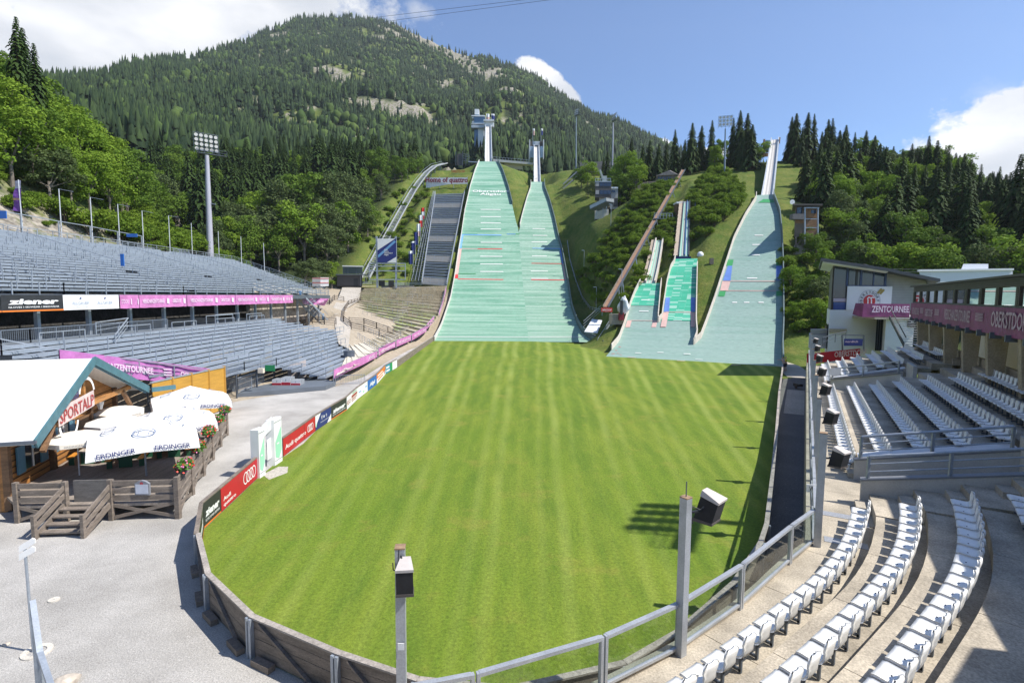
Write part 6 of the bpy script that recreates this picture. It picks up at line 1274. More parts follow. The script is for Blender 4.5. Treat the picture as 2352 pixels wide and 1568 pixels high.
rails('steel_railing', 'mesh railing stepping from the pink banner to the stand front', [npts[2], npts[3]], mesh=True); rails('steel_railing', 'long mesh railing above the winners podium', [npts[3]+UP*.1, Vector((-25.2, 56.4, 2.1)), Vector((-20.8, 58.9, .6))], mesh=True)
rails('steel_railing', 'mesh enclosure railing left of the winners podium', [G(521, 899, .3), G(546, 904, .45), G(606, 880, .45)], 1.5, mesh=True)
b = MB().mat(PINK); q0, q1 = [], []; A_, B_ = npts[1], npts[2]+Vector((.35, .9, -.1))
for i in range(25):
    f = i/24; c = A_.lerp(B_, f)+Vector((.10, -.10, 0)); w_ = .06*math.sin(i*1.9)+.03*math.sin(i*4.1); nn = Vector((.7, -.7, 0)); q1.append(c+UP*1.12+nn*w_*.3); q0.append(c+UP*(-.45)+nn*w_)
b.strip(q0, q1); b.mat(PINKT); dd = (B_-A_).normalized()
for tx, f, w_ in (('VIERSCHANZENTOURNEE', .33, 4.6), ('OBERSTDORF', .85, 2.6)): b.text(tx, A_.lerp(B_, f)+Vector((.18, -.18, .12)), dd, UP, .48, w_, bold=.03)
c = A_.lerp(B_, .635)+Vector((.18, -.18, .3))
for k_ in range(3): b.poly(c+dd*-.25+UP*(.34-.22*k_), c+dd*.35+UP*(.42-.25*k_), c+dd*.35+UP*(.34-.25*k_), c+dd*-.2+UP*(.24-.22*k_))
lab(b.build('stand_banner'), 'rippled pink lettered banner on the sloping railing behind the chalet roof', 'banner')
b = MB(); b.prism([Vector((q_.x, q_.y, .02)) for q_ in (G(546, 904, .45), G(748, 886, .45), G(770, 877, .45), G(735, 866, .45), G(600, 864, .45))], UP*.43); lab(b.build('podium_deck', M('podium_deck_grey', (.13, .15, .175), .6, .1, .15, .6)), 'flat grey steel deck under the winners podium', 'deck')
for k, (x, h, tx) in enumerate(((636, .58, '2'), (657, .78, '1'), (679.5, .5, '3'))):
    q = G(x, 884, .45); pt = thing('podium_block', ['medium winners podium block lettered 2', 'tallest winners podium block lettered 1', 'lowest winners podium block lettered 3'][k], 'podium', q, 'winners podium blocks'); MB().box(q+Vector((0, .55, h/2)), (.98, 1.1, h)).build('block', M('podium_grey', (.26, .28, .30), .6), pt); b = MB().mat(WPAINT); b.box(q+Vector((0, -.02, h*.5)), (.97, .03, h*.95)); b.mat(RED); b.box(q+Vector((0, -.045, h*.18)), (.96, .03, h*.36)); b.mat(DARK); b.text(tx, q+Vector((0, -.05, h*.55)), XD, UP, h*.3); b.build('front_panel', None, pt)
lab(MB().box(A(600, 851, 51.5), (.5, .4, .45)).build('junction_box', M('box_cream', (.68, .60, .48), .6)), 'cream box on the railing beside the podium', 'box'); lab(MB().box(A(620, 845, 53.5), (1.0, .04, .6)).build('green_sign', GREEN), 'small green sign on the railing above the podium', 'sign')
b = MB(); a, c = A(661, 851, 58.6), A(703, 836, 61); b.hexa([a-UP*1.5, c-UP*1.5, c-UP*1.5+Vector((-.05, 0, 0)), a-UP*1.5+Vector((-.05, 0, 0)), a+UP*.5, c+UP*.5, c+UP*.5+Vector((-.05, 0, 0)), a+UP*.5+Vector((-.05, 0, 0))]); lab(b.build('mesh_screen', M('mesh_screen', (.40, .35, .33), .7, 0, .5, 25)), 'speckled mesh screen standing on the lower stand front', 'screen')
rails('steel_railing', 'white stair railing cutting into the lower stand rows', [A(221, 768, 44.5), A(296, 755, 48.5), A(266, 796, 45.6)], 1.0, 2, mat=STEEL)
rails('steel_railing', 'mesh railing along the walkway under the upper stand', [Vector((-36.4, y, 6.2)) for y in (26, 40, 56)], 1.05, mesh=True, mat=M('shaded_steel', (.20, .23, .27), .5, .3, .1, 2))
for a_, c_ in (((Vector((-36.3, 63, 6.2))), Vector((-36.3, 69, 6.2))), (Vector((-37.5, 67, 6.2)), Vector((-37.5, 73, 6.2))), (Vector((-36.3, 72.6, 6.1)), Vector((-36.3, 77, 6.1)))):
    b = MB(); b.beam(a_+UP*1.1, c_+UP*1.1, .08); b.box(a_+UP*.55, (.07, .07, 1.1)); b.box(c_+UP*.55, (.07, .07, 1.1)); lab(b.build('crash_barrier', STEEL), 'bare steel barrier standing on the walkway behind the lower stand', 'barrier', 'barriers on the walkway')
# ---------------------------------------------------------------- upper steel stand
t = thing('steel_stand', 'upper grey steel stand with many bench rows over a dark walkway', 'grandstand', (-48, 60, 0)); NU = 23; upr = []
for i in range(NU):
    X0 = -37.1-1.08*i; z = 9.85+.325*i; y0, y1 = 11., 107.5+.5*i; upr.append((X0, z, y0, y1)); b = MB(); b.hexa([(X0-1.06, y0, z-.07), (X0-.0, y0, z-.07), (X0-.0, y1, z-.07), (X0-1.06, y1, z-.07), (X0-1.06, y0, z), (X0-.0, y0, z), (X0-.0, y1, z), (X0-1.06, y1, z)]); b.build('tread', STEELD, t)
    b = MB(); rg = random.Random(i); y = y0; gaps = [31+.0*i, 47, 63, 79, 95]
    while y < y1:
        y2 = min(y+rg.uniform(1.9, 2.1), y1)
        if not any(abs(g2-(y+y2)/2) < .5 for g2 in gaps): b.box((X0-.62, (y+y2)/2, z+.40), (.32, y2-y-.05, .05)); b.box((X0-.45, (y+y2)/2, z+.30), (.03, y2-y-.05, .17))
        y = y2
    b.build('bench_row', BENCH, t)
rng = random.Random(11)
for i in range(1, NU-1, 2):
    X0, z, y0, y1 = upr[i]
    for y in [28+rng.uniform(0, 5)+k*10.5 for k in range(8)]:
        if y+3 < y1: 
            b = MB(); n = 3
            for k in range(n+1): b.box((X0-.15, y+k*1.3, z+.55), (.055, .055, 1.1))
            b.beam((X0-.15, y, z+1.1), (X0-.15, y+n*1.3, z+1.1), .06); b.build('crash_barrier', STEEL, t)
for k, g2 in enumerate((31, 47, 63, 79, 95)):
    b = MB(); X0, z, *_ = upr[0]; X9, z9, *_ = upr[-1]; b.beam((X0, g2, z+1.1), (X9, g2, z9+1.1), .06); 
    for i in range(0, NU, 3): b.box((upr[i][0]-.3, g2, upr[i][1]+.55), (.05, .05, 1.1))
    b.build('aisle_rail', STEEL, t)
fr_ = rails('steel_railing', 'front railing of the upper stand above its banners', [Vector((-37.0, y, 9.8)) for y in np.arange(12, 108, 16)]+[Vector((-37, 107.5, 9.8))], 1.0, 2)
rails('steel_railing', 'back railing along the top row of the upper stand', [Vector((-62.1, y, 17.0)) for y in np.arange(12, 118, 14)]+[Vector((-62.1, 118.5, 17.0))], 1.2, 2); rails('steel_railing', 'stepped railing down the far end of the upper stand', [Vector((-62.1, 118.6, 17.1)), Vector((-50, 113.6, 13.7)), Vector((-37.2, 107.6, 9.85))], 1.2, 3)
b = MB(); b.beam((-36.9, 11, 9.45), (-36.9, 107.5, 9.45), .3, .6); b.build('front_beam', STEELD, t)
for y in np.arange(22.0, 106, 5.2):
    b = MB(); b.box((-38.3, y, 6.0), (.30, .30, 7.2)); b.build('column', STEEL, t)
b = MB()
for y in np.arange(22.0, 106, 5.2): b.beam((-38.3, y, 9.2), (-61, y, 15.9), .2, .4)
b.build('raker_beam', STEELD, t)
b = MB(); b.hexa([(-50, 10, 4), (-36.5, 10, 4), (-36.5, 84, 4), (-50, 84, 4), (-50, 10, 6.15), (-36.5, 10, 6.15), (-36.5, 84, 6.15), (-50, 84, 6.15)]); lab(b.build('walkway', DECK), kind='structure')
b = MB(); b.hexa([(-51, 10, 4), (-50, 10, 4), (-50, 104, 4), (-51, 104, 4), (-53, 10, 13.2), (-50.5, 10, 13.2), (-50.5, 104, 13.2), (-53, 104, 13.2)]); lab(b.build('gabion_wall', M('shaded_rock', (.06, .058, .055), .95, 0, .4, 1.5, .4, 5)), 'rough stone wall darkened for the shade under the upper steel stand', 'wall')  # stone colour darkened to hold the shade below the stand
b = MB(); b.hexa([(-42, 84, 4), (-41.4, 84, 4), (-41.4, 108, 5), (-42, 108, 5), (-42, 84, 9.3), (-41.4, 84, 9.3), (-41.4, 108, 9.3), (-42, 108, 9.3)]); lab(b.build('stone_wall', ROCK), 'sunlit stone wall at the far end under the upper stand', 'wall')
def ubanner(y0, y1, mat, label, draw, h=1.25, wav=0., zt=9.78):
    b = MB().mat(mat); n = max(2, int((y1-y0)/.7)); q0, q1 = [], []
    for i in range(n+1):
        y = y0+(y1-y0)*i/n; o = wav*math.sin(i*2.3)*.6; q0.append(Vector((-36.66+o, y, zt-h-wav*.8*math.sin(i*1.4)**2))); q1.append(Vector((-36.66, y, zt)))
    b.strip(q0, q1); fx = lambda u, v: Vector((-36.60, y0+(y1-y0)*u, zt-h+h*v)); draw(b, fx, y1-y0, h); return lab(b.build('stand_banner'), label, 'banner', 'banners along the upper stand front')
YD_ = Vector((0, 1, 0))
def u_z(b, fx, w, h):
    b.mat(ORANGE); b.poly(fx(0, 0), fx(1, 0), fx(1, .09), fx(0, .09)); b.mat(WPAINT); b.text('ziener', fx(.09, .45), YD_, UP, h*.32, w*.83, bold=.05, shear=.12, center=False); b.text('GLOVES I SKIWEAR I BIKEWEAR', fx(.09, .22), YD_, UP, h*.10, w*.83, bold=.01, center=False)
def u_a(b, fx, w, h):
    for c in (.28, .72): b.mat(NAVY); b.poly(fx(c-.02, .74), fx(c+.02, .74), fx(c, .88)); b.mat(M('grey_blue_print', (.32, .38, .48), .6)); b.text('ALLGÄUER', fx(c, .36), YD_, UP, h*.22, w*.29); b.mat(M('pale_grey_print', (.5, .52, .55), .6)); b.text('ALPENWASSER', fx(c, .16), YD_, UP, h*.10, w*.27)
def u_p(b, fx, w, h):
    b.mat(PINKT)
    if w > 3: b.text('VIERSCHANZENTOURNEE', fx(.05, .36), YD_, UP, h*.32, w*.44, bold=.02, center=False); b.text('OBERSTDORF', fx(.66, .36), YD_, UP, h*.32, w*.2, bold=.02, center=False)
    else: b.text('STDORF', fx(.05, .36), YD_, UP, h*.32, w*.4, center=False)
    for c in (.56, .93): b.poly(fx(c-.02, .3), fx(c+.03, .25), fx(c+.03, .7), fx(c-.02, .75))
ubanner(33.4, 38.1, DARK, 'black white-lettered banner cut by the left photo border', u_z); ubanner(38.15, 43.4, DARK, 'black banner with bold white word and orange foot', u_z); ubanner(43.45, 49.6, WPAINT, 'white banner with two pale blue names and small peaks', u_a)
ys_ = [49.7, 52.3, 60.0, 70.5, 80.5, 89.]
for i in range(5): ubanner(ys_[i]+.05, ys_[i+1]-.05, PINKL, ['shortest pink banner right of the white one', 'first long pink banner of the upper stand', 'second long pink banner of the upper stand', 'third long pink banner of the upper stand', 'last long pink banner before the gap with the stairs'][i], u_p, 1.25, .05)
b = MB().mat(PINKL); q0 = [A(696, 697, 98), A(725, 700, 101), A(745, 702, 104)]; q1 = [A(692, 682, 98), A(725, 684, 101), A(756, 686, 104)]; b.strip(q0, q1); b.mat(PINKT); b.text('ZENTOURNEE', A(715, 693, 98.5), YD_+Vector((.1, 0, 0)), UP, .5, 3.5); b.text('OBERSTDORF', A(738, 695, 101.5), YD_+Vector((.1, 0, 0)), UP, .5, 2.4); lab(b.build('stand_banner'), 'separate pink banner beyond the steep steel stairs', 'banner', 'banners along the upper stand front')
t = thing('steel_stair', 'steep steel stairs with blue posts descending from the upper stand end', 'staircase', A(740, 730, 98)); p, q = A(690, 683, 94.5), A(742, 735, 100)
b = MB()
for i in range(18): b.box(p.lerp(q, i/17), (2.0, .5, .07))
b.build('tread_flight', BENCH, t)
for o in (-1.0, 1.0): MB().beam(p+Vector((o, 0, -.1)), q+Vector((o, 0, -.1)), .08, .3).beam(p+Vector((o, 0, 1)), q+Vector((o, 0, 1)), .06).build('stringer', STEEL, t)
for c, la in ((p, 'upper'), (q, 'lower')): MB().box(c+UP*.6, (.3, .3, 1.2)).build('blue_post', SKYB, t)
lab(MB().box(A(281, 597, 58), (.35, .12, 1.3)).build('blue_sign', BLUE), 'upright blue sign in the middle of the upper stand', 'sign'); lab(MB().box(A(303, 540.5, 82.), (1.6, .1, .5)).build('blue_sign', BLUE), 'small blue sign on the frame behind the upper stand', 'sign'); lab(MB().box(A(3, 493, 63), (1.2, .1, .9)).build('blue_sign', BLUE), 'blue sign at the left photo border above the stand', 'sign')
# frame behind and flag poles
t = thing('steel_gantry', 'thin steel frame on tall posts behind the top row of the stand', 'frame', (-63, 75, 17)); q = [Vector((-63.2, y, 20.2)) for y in (55, 64.2, 73.5, 82, 90, 97)]
q = [A(x, y, 63.2*1220/(1176-x)) for x, y in ((-30, 480), (82, 498), (232, 522), (358, 545), (470, 562), (565, 580))]; q = [A(x, y, 63.2*1220/(1176-x)) for x, y in ((-30, 480), (47, 492), (134, 508), (207, 520), (270, 532), (325, 542))]
for a_, c_ in zip(q[:-1], q[1:]): MB().beam(a_, c_, .1).build('top_beam', STEEL, t)
for a_ in q[1:]: MB().box(Vector((a_.x, a_.y, (a_.z+15)/2)), (.14, .14, a_.z-15)).build('post', STEEL, t)
FPL = [(42, 413, 54, 545), (135, 434, 142, 546), (207, 453, 213, 556), (270, 469, 276, 566), (326, 484, 330, 572), (387, 495, 391, 583), (439, 512, 442, 590), (501, 531, 504, 608), (553, 543, 555, 612), (605, 558, 608, 624)]
for i, (x0, y0, x1, y1) in enumerate(FPL):
    X = -63.6 if i < 7 else (-62.8 if i < 8 else -58+ (i-8)*6); Y = X/((x1-CX)/F); base = A(x1, y1, Y); top = A(x0, y0, Y); la = 'bare thin flagpole behind the upper stand, %s from the left' % ordw(i+1) if i else 'leftmost thin flagpole behind the upper stand, flying a purple flag'
    t = thing('flagpole', la, 'flagpole', Vector((base.x, base.y, base.z-1.)), 'flagpoles behind the upper stand'); MB().tube(Vector((base.x, base.y, base.z-2.)), top, .075, .06, 8).build('pole', M('pole_white', (.62, .64, .66), .4, .2), t)
    if i in (1, 2, 3, 4, 5): MB().beam(top, top+Vector((1.5, .6, -.25)), .04).build('arm', STEEL, t)
    if i == 0:
        b = MB().mat(M('flag_purple', (.14, .05, .27), .7, 0, .4, 1)); n = 8; tl, tr, br, bl = A(34, 416, Y), A(47.5, 414, Y), A(49, 487, Y), A(29, 483, Y); f1_ = [tl.lerp(bl, k/n)+Vector((0, .12*math.sin(k*1.2), 0)) for k in range(n+1)]; f2_ = [tr.lerp(br, k/n) for k in range(n+1)]; b.strip(f1_[2:], f2_[2:]); b.mat(M('flag_grey', (.40, .40, .50), .7, 0, .3, 1)); b.strip(f1_[:3], f2_[:3]); b.mat(YEL); c = A(40, 460, Y)-Vector((0, .16, 0)); b.text('OBERSTDORF', c, XD, UP, .25, .9); b.build('flag_cloth', None, t)
# ---------------------------------------------------------------- terrain picking
def GT(px, py, k0=15., k1=420., lift=0.):
    """where a photo position meets the terrain"""
    d = ray(px, py); ks = np.linspace(k0, k1, 500); X, Y, Zz = CAM.x+d.x*ks, CAM.y+d.y*ks, CAM.z+d.z*ks; f = Zz-hg(X, Y); i = int(np.argmax(f <= 0))
    k = ks[i] if f.min() <= 0 else k1
    if i > 0 and f.min() <= 0: k = ks[i-1]+(ks[i]-ks[i-1])*f[i-1]/(f[i-1]-f[i])
    return CAM+d*k+UP*lift
# ---------------------------------------------------------------- earth terraces beside the big slope
def curve(tab, n):
    p = [A(*q) for q in tab]; L = np.concatenate([[0], np.cumsum([(b-a).length for a, b in zip(p[:-1], p[1:])])]); o = []
    for s_ in np.linspace(0, L[-1], n): i = min(np.searchsorted(L, s_, 'right')-1, len(p)-2); o.append(p[i].lerp(p[i+1], (s_-L[i])/(L[i+1]-L[i])))
    return o
NT_ = 30; TL_ = curve([(796, 822, 72), (812, 770, 92), (812, 742, 105), (800, 720, 116), (812, 690, 135), (836, 664, 158)], NT_); TR_ = curve([(772, 868, 57.5), (832, 836, 69), (905, 797, 91), (945, 776, 106), (998, 735, 127), (1021, 692, 147), (1027, 658, 167)], NT_)
EARTH = M('terrace_earth', (.29, .25, .17), .95, 0, .25, .5, .3, 3); TGRS = M('terrace_grass', (.15, .20, .04), .95, 0, .4, .4, .3, 2, col2=(.24, .27, .09)); STEP = M('terrace_step', (.52, .48, .40), .9, 0, .15, .8, .2, 6)
t = thing('terraced_bank', 'earth and concrete standing terraces between gravel path and big slope', 'terrace', TL_[10]); NS_ = 9
for i in range(NT_-1):
    b = MB(); f = lambda P, Q, u: P.lerp(Q, u)
    for j in range(NS_):
        u0, u1 = j/NS_, (j+1)/NS_; a0, a1, c0, c1 = f(TL_[i], TR_[i], u0), f(TL_[i], TR_[i], u1), f(TL_[i+1], TR_[i+1], u0), f(TL_[i+1], TR_[i+1], u1)
        for q, r_ in ((a0, u0), (a1, u1), (c0, u0), (c1, u1)): q.z += .25+.25*math.sin(u0*0+i)*.0
        zl, zr = a0.z, a1.z; e0, e1 = a0.lerp(c0, .22), a1.lerp(c1, .22); e0.z, e1.z = zl, zr; d0, d1 = Vector((c0.x, c0.y, zl)), Vector((c1.x, c1.y, zr))
        earth = (i > 21 and u0 > .55) or (5 < i < 12) ; conc = i < 6
        b.mat(STEP if (conc or rng.random() < .8) else EARTH); b.poly(a0, a1, e1, e0); b.mat(STEP if conc else (EARTH if earth else (TGRS if rng.random() < .75 else EARTH))); b.poly(e0, e1, d1, d0); b.mat(STEP if conc else EARTH); b.poly(d0, d1, c1+UP*.0, c0+UP*.0)
    b.build('terrace_row', None, t)
b = MB()
for i in range(NT_-1): q = TR_[i].lerp(TL_[i], .40 if i > 14 else .2)+UP*.28; d = (TR_[i+1]-TR_[i]); b.box(q+d*.3+UP*.02, (1.5, .55, .12))
b.build('stair_flight', STEP, t)
for i in range(6, 28, 3):
    for u in (.2, .38, .56, .74):
        p, q = TL_[i].lerp(TR_[i], u)+UP*.25, TL_[i].lerp(TR_[i], u+.12)+UP*.25; b = MB(); b.beam(p+UP*1.0, q+UP*1.0, .05)
        for k in (0, .5, 1): b.box(p.lerp(q, k)+UP*.5, (.05, .05, 1.0))
        b.build('crash_barrier', STEEL, t)
q0, q1 = [], []
segs = [('first', [(766, 872, 849, 57.8), (800, 852, 833, 63), (832, 838, 820, 69), (866, 820, 806, 78)]), ('second', [(869, 818, 800, 79), (888, 806, 789, 86), (908, 797, 783, 91)]), ('third', [(910, 797, 781, 91), (944, 782, 768, 105)]), ('fourth', [(946, 782, 767, 106), (979, 761, 748, 119)]), ('fifth', [(979, 757, 746, 119.5), (997, 738, 725, 128)]), ('farthest', [(1008, 727, 717, 132), (1017, 700, 690, 145), (1025, 668, 656, 162)])]
for nm, pts in segs:
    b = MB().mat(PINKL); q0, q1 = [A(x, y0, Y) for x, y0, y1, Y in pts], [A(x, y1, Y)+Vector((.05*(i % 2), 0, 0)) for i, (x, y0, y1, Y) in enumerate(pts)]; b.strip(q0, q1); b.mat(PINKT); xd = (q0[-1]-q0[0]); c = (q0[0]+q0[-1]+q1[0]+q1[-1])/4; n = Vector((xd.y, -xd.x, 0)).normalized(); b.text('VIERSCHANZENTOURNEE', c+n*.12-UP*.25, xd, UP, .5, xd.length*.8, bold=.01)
    lab(b.build('terrace_banner'), '%s of the pink banners in line below the earth terraces, counted from the podium' % nm, 'banner', 'pink banners below the terraces')
    t = thing('banner_rail', 'steel rail carrying the %s pink terrace banner' % nm, 'railing', q0[0], 'rails of the terrace banners'); MB().beam(q1[0]+UP*.03, q1[-1]+UP*.03, .06).build('rail', STEEL, t)
    for q in (0, -1): MB().box((q0[q]+q1[q])/2, (.07, .07, (q1[q]-q0[q]).z+.5)).build('post', STEEL, t)
def wood_rail(name, label, px, h=1.1, mat=WOODG, group='timber rail fences by the terraces', n=3, lift=.1):
    P = [GT(x, y, lift=lift) for x, y in px]; t = thing(name, label, 'fence', P[0], group)
    for p, q in zip(P[:-1], P[1:]):
        for i in range(n): MB().beam(p+UP*h*(i+.8)/n, q+UP*h*(i+.8)/n, .06, .14).build('rail', mat, t)
        m_ = max(1, int((q-p).length/3))
        for i in range(m_+1): MB().box(p.lerp(q, i/m_)+UP*h/2, (.13, .13, h+.1)).build('post', mat, t)
wood_rail('timber_rail', 'upper timber rail fence slanting across the terraces', [(802, 743), (836, 745), (865, 755), (891, 764), (920, 776), (944, 787)]); wood_rail('timber_rail', 'lower timber rail fence under the slanting one', [(807, 756), (836, 762), (871, 772), (915, 788)])
wood_rail('timber_rail', 'timber rail fence on the left edge of the pale path', [(727, 690), (757, 700), (768, 690), (790, 694)], 1.2); wood_rail('timber_rail', 'curved timber rail fence on the right edge of the pale path', [(826, 672), (832, 684), (828, 694), (800, 702), (791, 718), (789, 740), (805, 752)])
wood_rail('timber_rail', 'grey timber walkway rail at the far end of the lower stand', [(630, 738), (680, 742), (745, 745), (772, 747)], 1.2); wood_rail('timber_rail', 'short pale rail fence before the black kiosk', [(827, 655), (856, 654), (881, 657), (930, 657), (970, 657), (1022, 659)], 1.0, STEEL)
b = MB(); p, q = GT(876, 668), GT(950, 668); b.hexa([p-UP, q-UP, q-UP+Vector((0, 1, 0)), p-UP+Vector((0, 1, 0)), p+UP*1.6, q+UP*1.6, q+UP*1.6+Vector((0, 1, 0)), p+UP*1.6+Vector((0, 1, 0))]); lab(b.build('gabion_wall', GABION), 'long dark gabion wall at the top of the terraces', 'wall')
# path to the kiosk
pth = [((778, 790, 78), (800, 800, 77)), ((770, 755, 92), (806, 760, 95)), ((768, 730, 105), (797, 735, 108)), ((766, 712, 115), (796, 715, 117)), ((775, 692, 128), (824, 690, 134)), ((782, 672, 145), (828, 672, 150)), ((786, 660, 160), (830, 657, 163)), ((800, 656, 164), (900, 656, 166))]
b = MB(); l_, r_ = [A(*a) for a, c in pth], [A(*c) for a, c in pth]; NP_ = 8
for k in range(NP_): 
    f0, f1 = k/NP_, (k+1)/NP_; b.strip([Vector((p.x, p.y, max(p.z, h1(p.x, p.y)+.12))) for p in [a.lerp(c, f0) for a, c in zip(l_, r_)]], [Vector((p.x, p.y, max(p.z, h1(p.x, p.y)+.12))) for p in [a.lerp(c, f1) for a, c in zip(l_, r_)]])
lab(b.build('gravel_path', GRAVP, None, True), kind='structure')
lab(MB().tube(A(802, 823, 72)-UP*.3, A(802, 805, 72), .75, n=12).build('round_bin', STEELD), 'dark round mesh bin at the stand corner', 'bin')
t = thing('crowd_barrier', 'leaning crowd control barrier in the gravel before the pink banners', 'barrier', G(800, 880)); p, q = G(771, 884), G(838, 881); b = MB(); b.beam(p+UP*1.05, q+UP*1.05, .05); b.beam(p+UP*.15, q+UP*.15, .05); b.box(p+UP*.52, (.05, .05, 1.05)); b.box(q+UP*.52, (.05, .05, 1.05)); b.build('frame', STEEL, t); b = MB()
for i in range(1, 18): b.box(p.lerp(q, i/18)+UP*.6, (.022, .022, .9))
b.build('bars', STEEL, t)
# ---------------------------------------------------------------- hillside steel stand, lift, billboard
t = thing('hillside_stand', 'steep ladder-like steel stand climbing the grass beside the biggest slope', 'grandstand', A(1000, 652, 168)); Y0_, Y1_ = 168., 231.
BLh, BRh, TLh, TRh = A(969, 651, Y0_), A(1026, 655, Y0_), A(1000, 444, Y1_), A(1067, 442, Y1_); NH = 40; SLB = M('stand_grey', (.20, .22, .25), .6, .2, .12, 1); SLT = M('stand_pale', (.36, .35, .33), .7, 0, .1, 1)
for i in range(NH):
    f0, f1 = i/NH, (i+1)/NH; a, c, a2, c2 = BLh.lerp(TLh, f0), BRh.lerp(TRh, f0), BLh.lerp(TLh, f1), BRh.lerp(TRh, f1); dz = Vector((0, 0, 1)); gap = i % 8 in (0, 1)
    b = MB(); b.hexa([a-dz*.2, c-dz*.2, Vector((c2.x, c2.y, c.z-.2)), Vector((a2.x, a2.y, a.z-.2)), a, c, Vector((c2.x, c2.y, c.z)), Vector((a2.x, a2.y, a.z))]); b.hexa([a-dz*.2+Vector((0, 1.45, 0)), c-dz*.2+Vector((0, 1.45, 0)), c+Vector((0, 1.5, -.2)), a+Vector((0, 1.5, -.2)), a+Vector((0, 1.45, 1)), c+Vector((0, 1.45, 1)), c+Vector((0, 1.5, 1)), a+Vector((0, 1.5, 1))]) if gap else None
    b.build('tier', SLT if gap else SLB, t)
    if not gap: b = MB(); b.beam(a+Vector((0, .9, .45)), c+Vector((0, .9, .45)), .42, .07); b.beam(a+Vector((0, .7, .32)), c+Vector((0, .7, .32)), .05, .2); b.build('bench_row', BENCH, t)
    else:
        b = MB(); b.beam(a+Vector((0, .1, 1.1)), c+Vector((0, .1, 1.1)), .08)
        for k in range(4): b.box(a.lerp(c, k/3)+Vector((0, .1, .5)), (.08, .08, 1.1))
        b.build('tier_railing', STEEL, t)
b = MB(); a, c, a2, c2 = A(945, 651, Y0_), A(968.5, 651, Y0_), A(995, 444, Y1_), A(999.5, 444, Y1_)
for i in range(60): f0 = i/60; p, q = a.lerp(a2, f0), c.lerp(c2, f0); b.beam(p, q, .9, .12)
b.build('side_stair', DECK, t)
for u in (0, .35, .68, 1.0): MB().beam(a.lerp(c, u)+UP*.9, a2.lerp(c2, u)+UP*.9, .10).build('stair_rail', STEEL, t)
for p, q in ((BRh, TRh), (BLh, TLh)): MB().beam(p+UP*.9, q+UP*.9, .12).beam(p+UP*.1, q+UP*.1, .2, .5).build('side_beam', STEEL, t)
for f in np.linspace(.05, .95, 7):
    for P, Q in ((BLh, TLh), (BRh, TRh)): p = P.lerp(Q, f); MB().box(Vector((p.x, p.y, (p.z+h1(p.x, p.y))/2-.3)), (.25, .25, max(.2, p.z-h1(p.x, p.y)))).build('leg', STEELD, t)
t = thing('inclined_lift', 'silver lattice track of the inclined lift curving up the hill', 'lift track', A(840, 640, 168)); LP = [A(*q) for q in [(840, 638, 168), (880, 560, 192), (918, 491, 218), (948, 439, 243), (964, 416, 255), (980, 396, 265), (999, 381, 276), (1023, 375, 287)]]; LM = M('lift_steel', (.50, .52, .53), .45, .3, .1, 2)
for p, q in zip(LP[:-1], LP[1:]):
    d = (q-p).normalized(); s_ = d.cross(UP).normalized(); 
    for o in (-1.25, 1.25): MB().beam(p+s_*o, q+s_*o, .35, .45).build('rail_girder', LM, t)
    b = MB(); L_ = (q-p).length; m_ = max(1, int(L_/1.6))
    for k in range(m_): a, c = p.lerp(q, k/m_), p.lerp(q, (k+1)/m_); b.beam(a-s_*1.25, c+s_*1.25, .14); b.beam(a+s_*1.25, c-s_*1.25, .10)
    b.build('lattice', LM, t)
    for k in (0.0, .5): a = p.lerp(q, k); MB().beam(a, Vector((a.x, a.y, min(a.z-.2, h1(a.x, a.y)-.3))), .4).build('support', STEELD, t)
b = MB(); 
for p, q in zip(LP[:-1], LP[1:]): d = (q-p).normalized(); s_ = d.cross(UP).normalized(); b.beam(p-s_*1.9+UP*1.1, q-s_*1.9+UP*1.1, .1)
b.build('walk_rail', STEEL, t)
YA = 161.; t = thing('billboard', 'tall white and navy billboard on steel posts above an empty screen frame', 'billboard', A(888, 655, YA)); Pb = lambda x, y, o=0: A(x, y, YA+o)
for x in (866, 909.5): MB().box((Pb(x, 600).x, YA, (Pb(x, 543).z+Pb(x, 657).z)/2-.3), (.5, .5, Pb(x, 543).z-Pb(x, 657).z+.6)).build('post', STEEL, t)
n = Vector((0, -.02, 0)); b = MB().mat(NAVY); o = -.4; b.poly(Pb(867, 603, o), Pb(910, 603, o), Pb(910, 548, o), Pb(867, 548, o)); b.mat(WPAINT); b.poly(Pb(867, 575, o-.03), Pb(908, 548, o-.03), Pb(867, 548, o-.03)); b.poly(Pb(888, 603, o-.03), Pb(910, 603, o-.03), Pb(910, 590, o-.03)); b.mat(SKYB); b.poly(Pb(869, 592, o-.03), Pb(868, 586, o-.03), Pb(906, 552, o-.03), Pb(909, 556, o-.03)); b.mat(WPAINT)
for k, s_ in enumerate(('Audi', 'Arena', 'Oberstdorf', 'Allgäu')): b.text(s_, Pb(882, 574.5+4*k, o-.06), XD, UP, .40, None, bold=.02, center=False)
b.build('poster', None, t); b = MB()
for y in (605, 611, 622, 642): b.beam(Pb(848, y, -.3), Pb(931, y, -.3), .16, .28)
for x in (848, 931): b.beam(Pb(x, 605, -.3), Pb(x, 642, -.3), .2)
b.build('screen_frame', STEEL, t); MB().beam(Pb(858, 546, .1), Pb(918, 546, .1), .12).build('top_bar', STEELD, t)
for x0, x1 in ((870, 884), (892, 905)): lab(MB().hexa([Pb(x0, 657, 1), Pb(x1, 657, 1), Pb(x1, 657, 2.5), Pb(x0, 657, 2.5), Pb(x0, 644, 1), Pb(x1, 644, 1), Pb(x1, 644, 2.5), Pb(x0, 644, 2.5)]).build('equipment_box', DARK), '%s black box below the empty screen frame' % ('left' if x0 < 880 else 'right'), 'box')
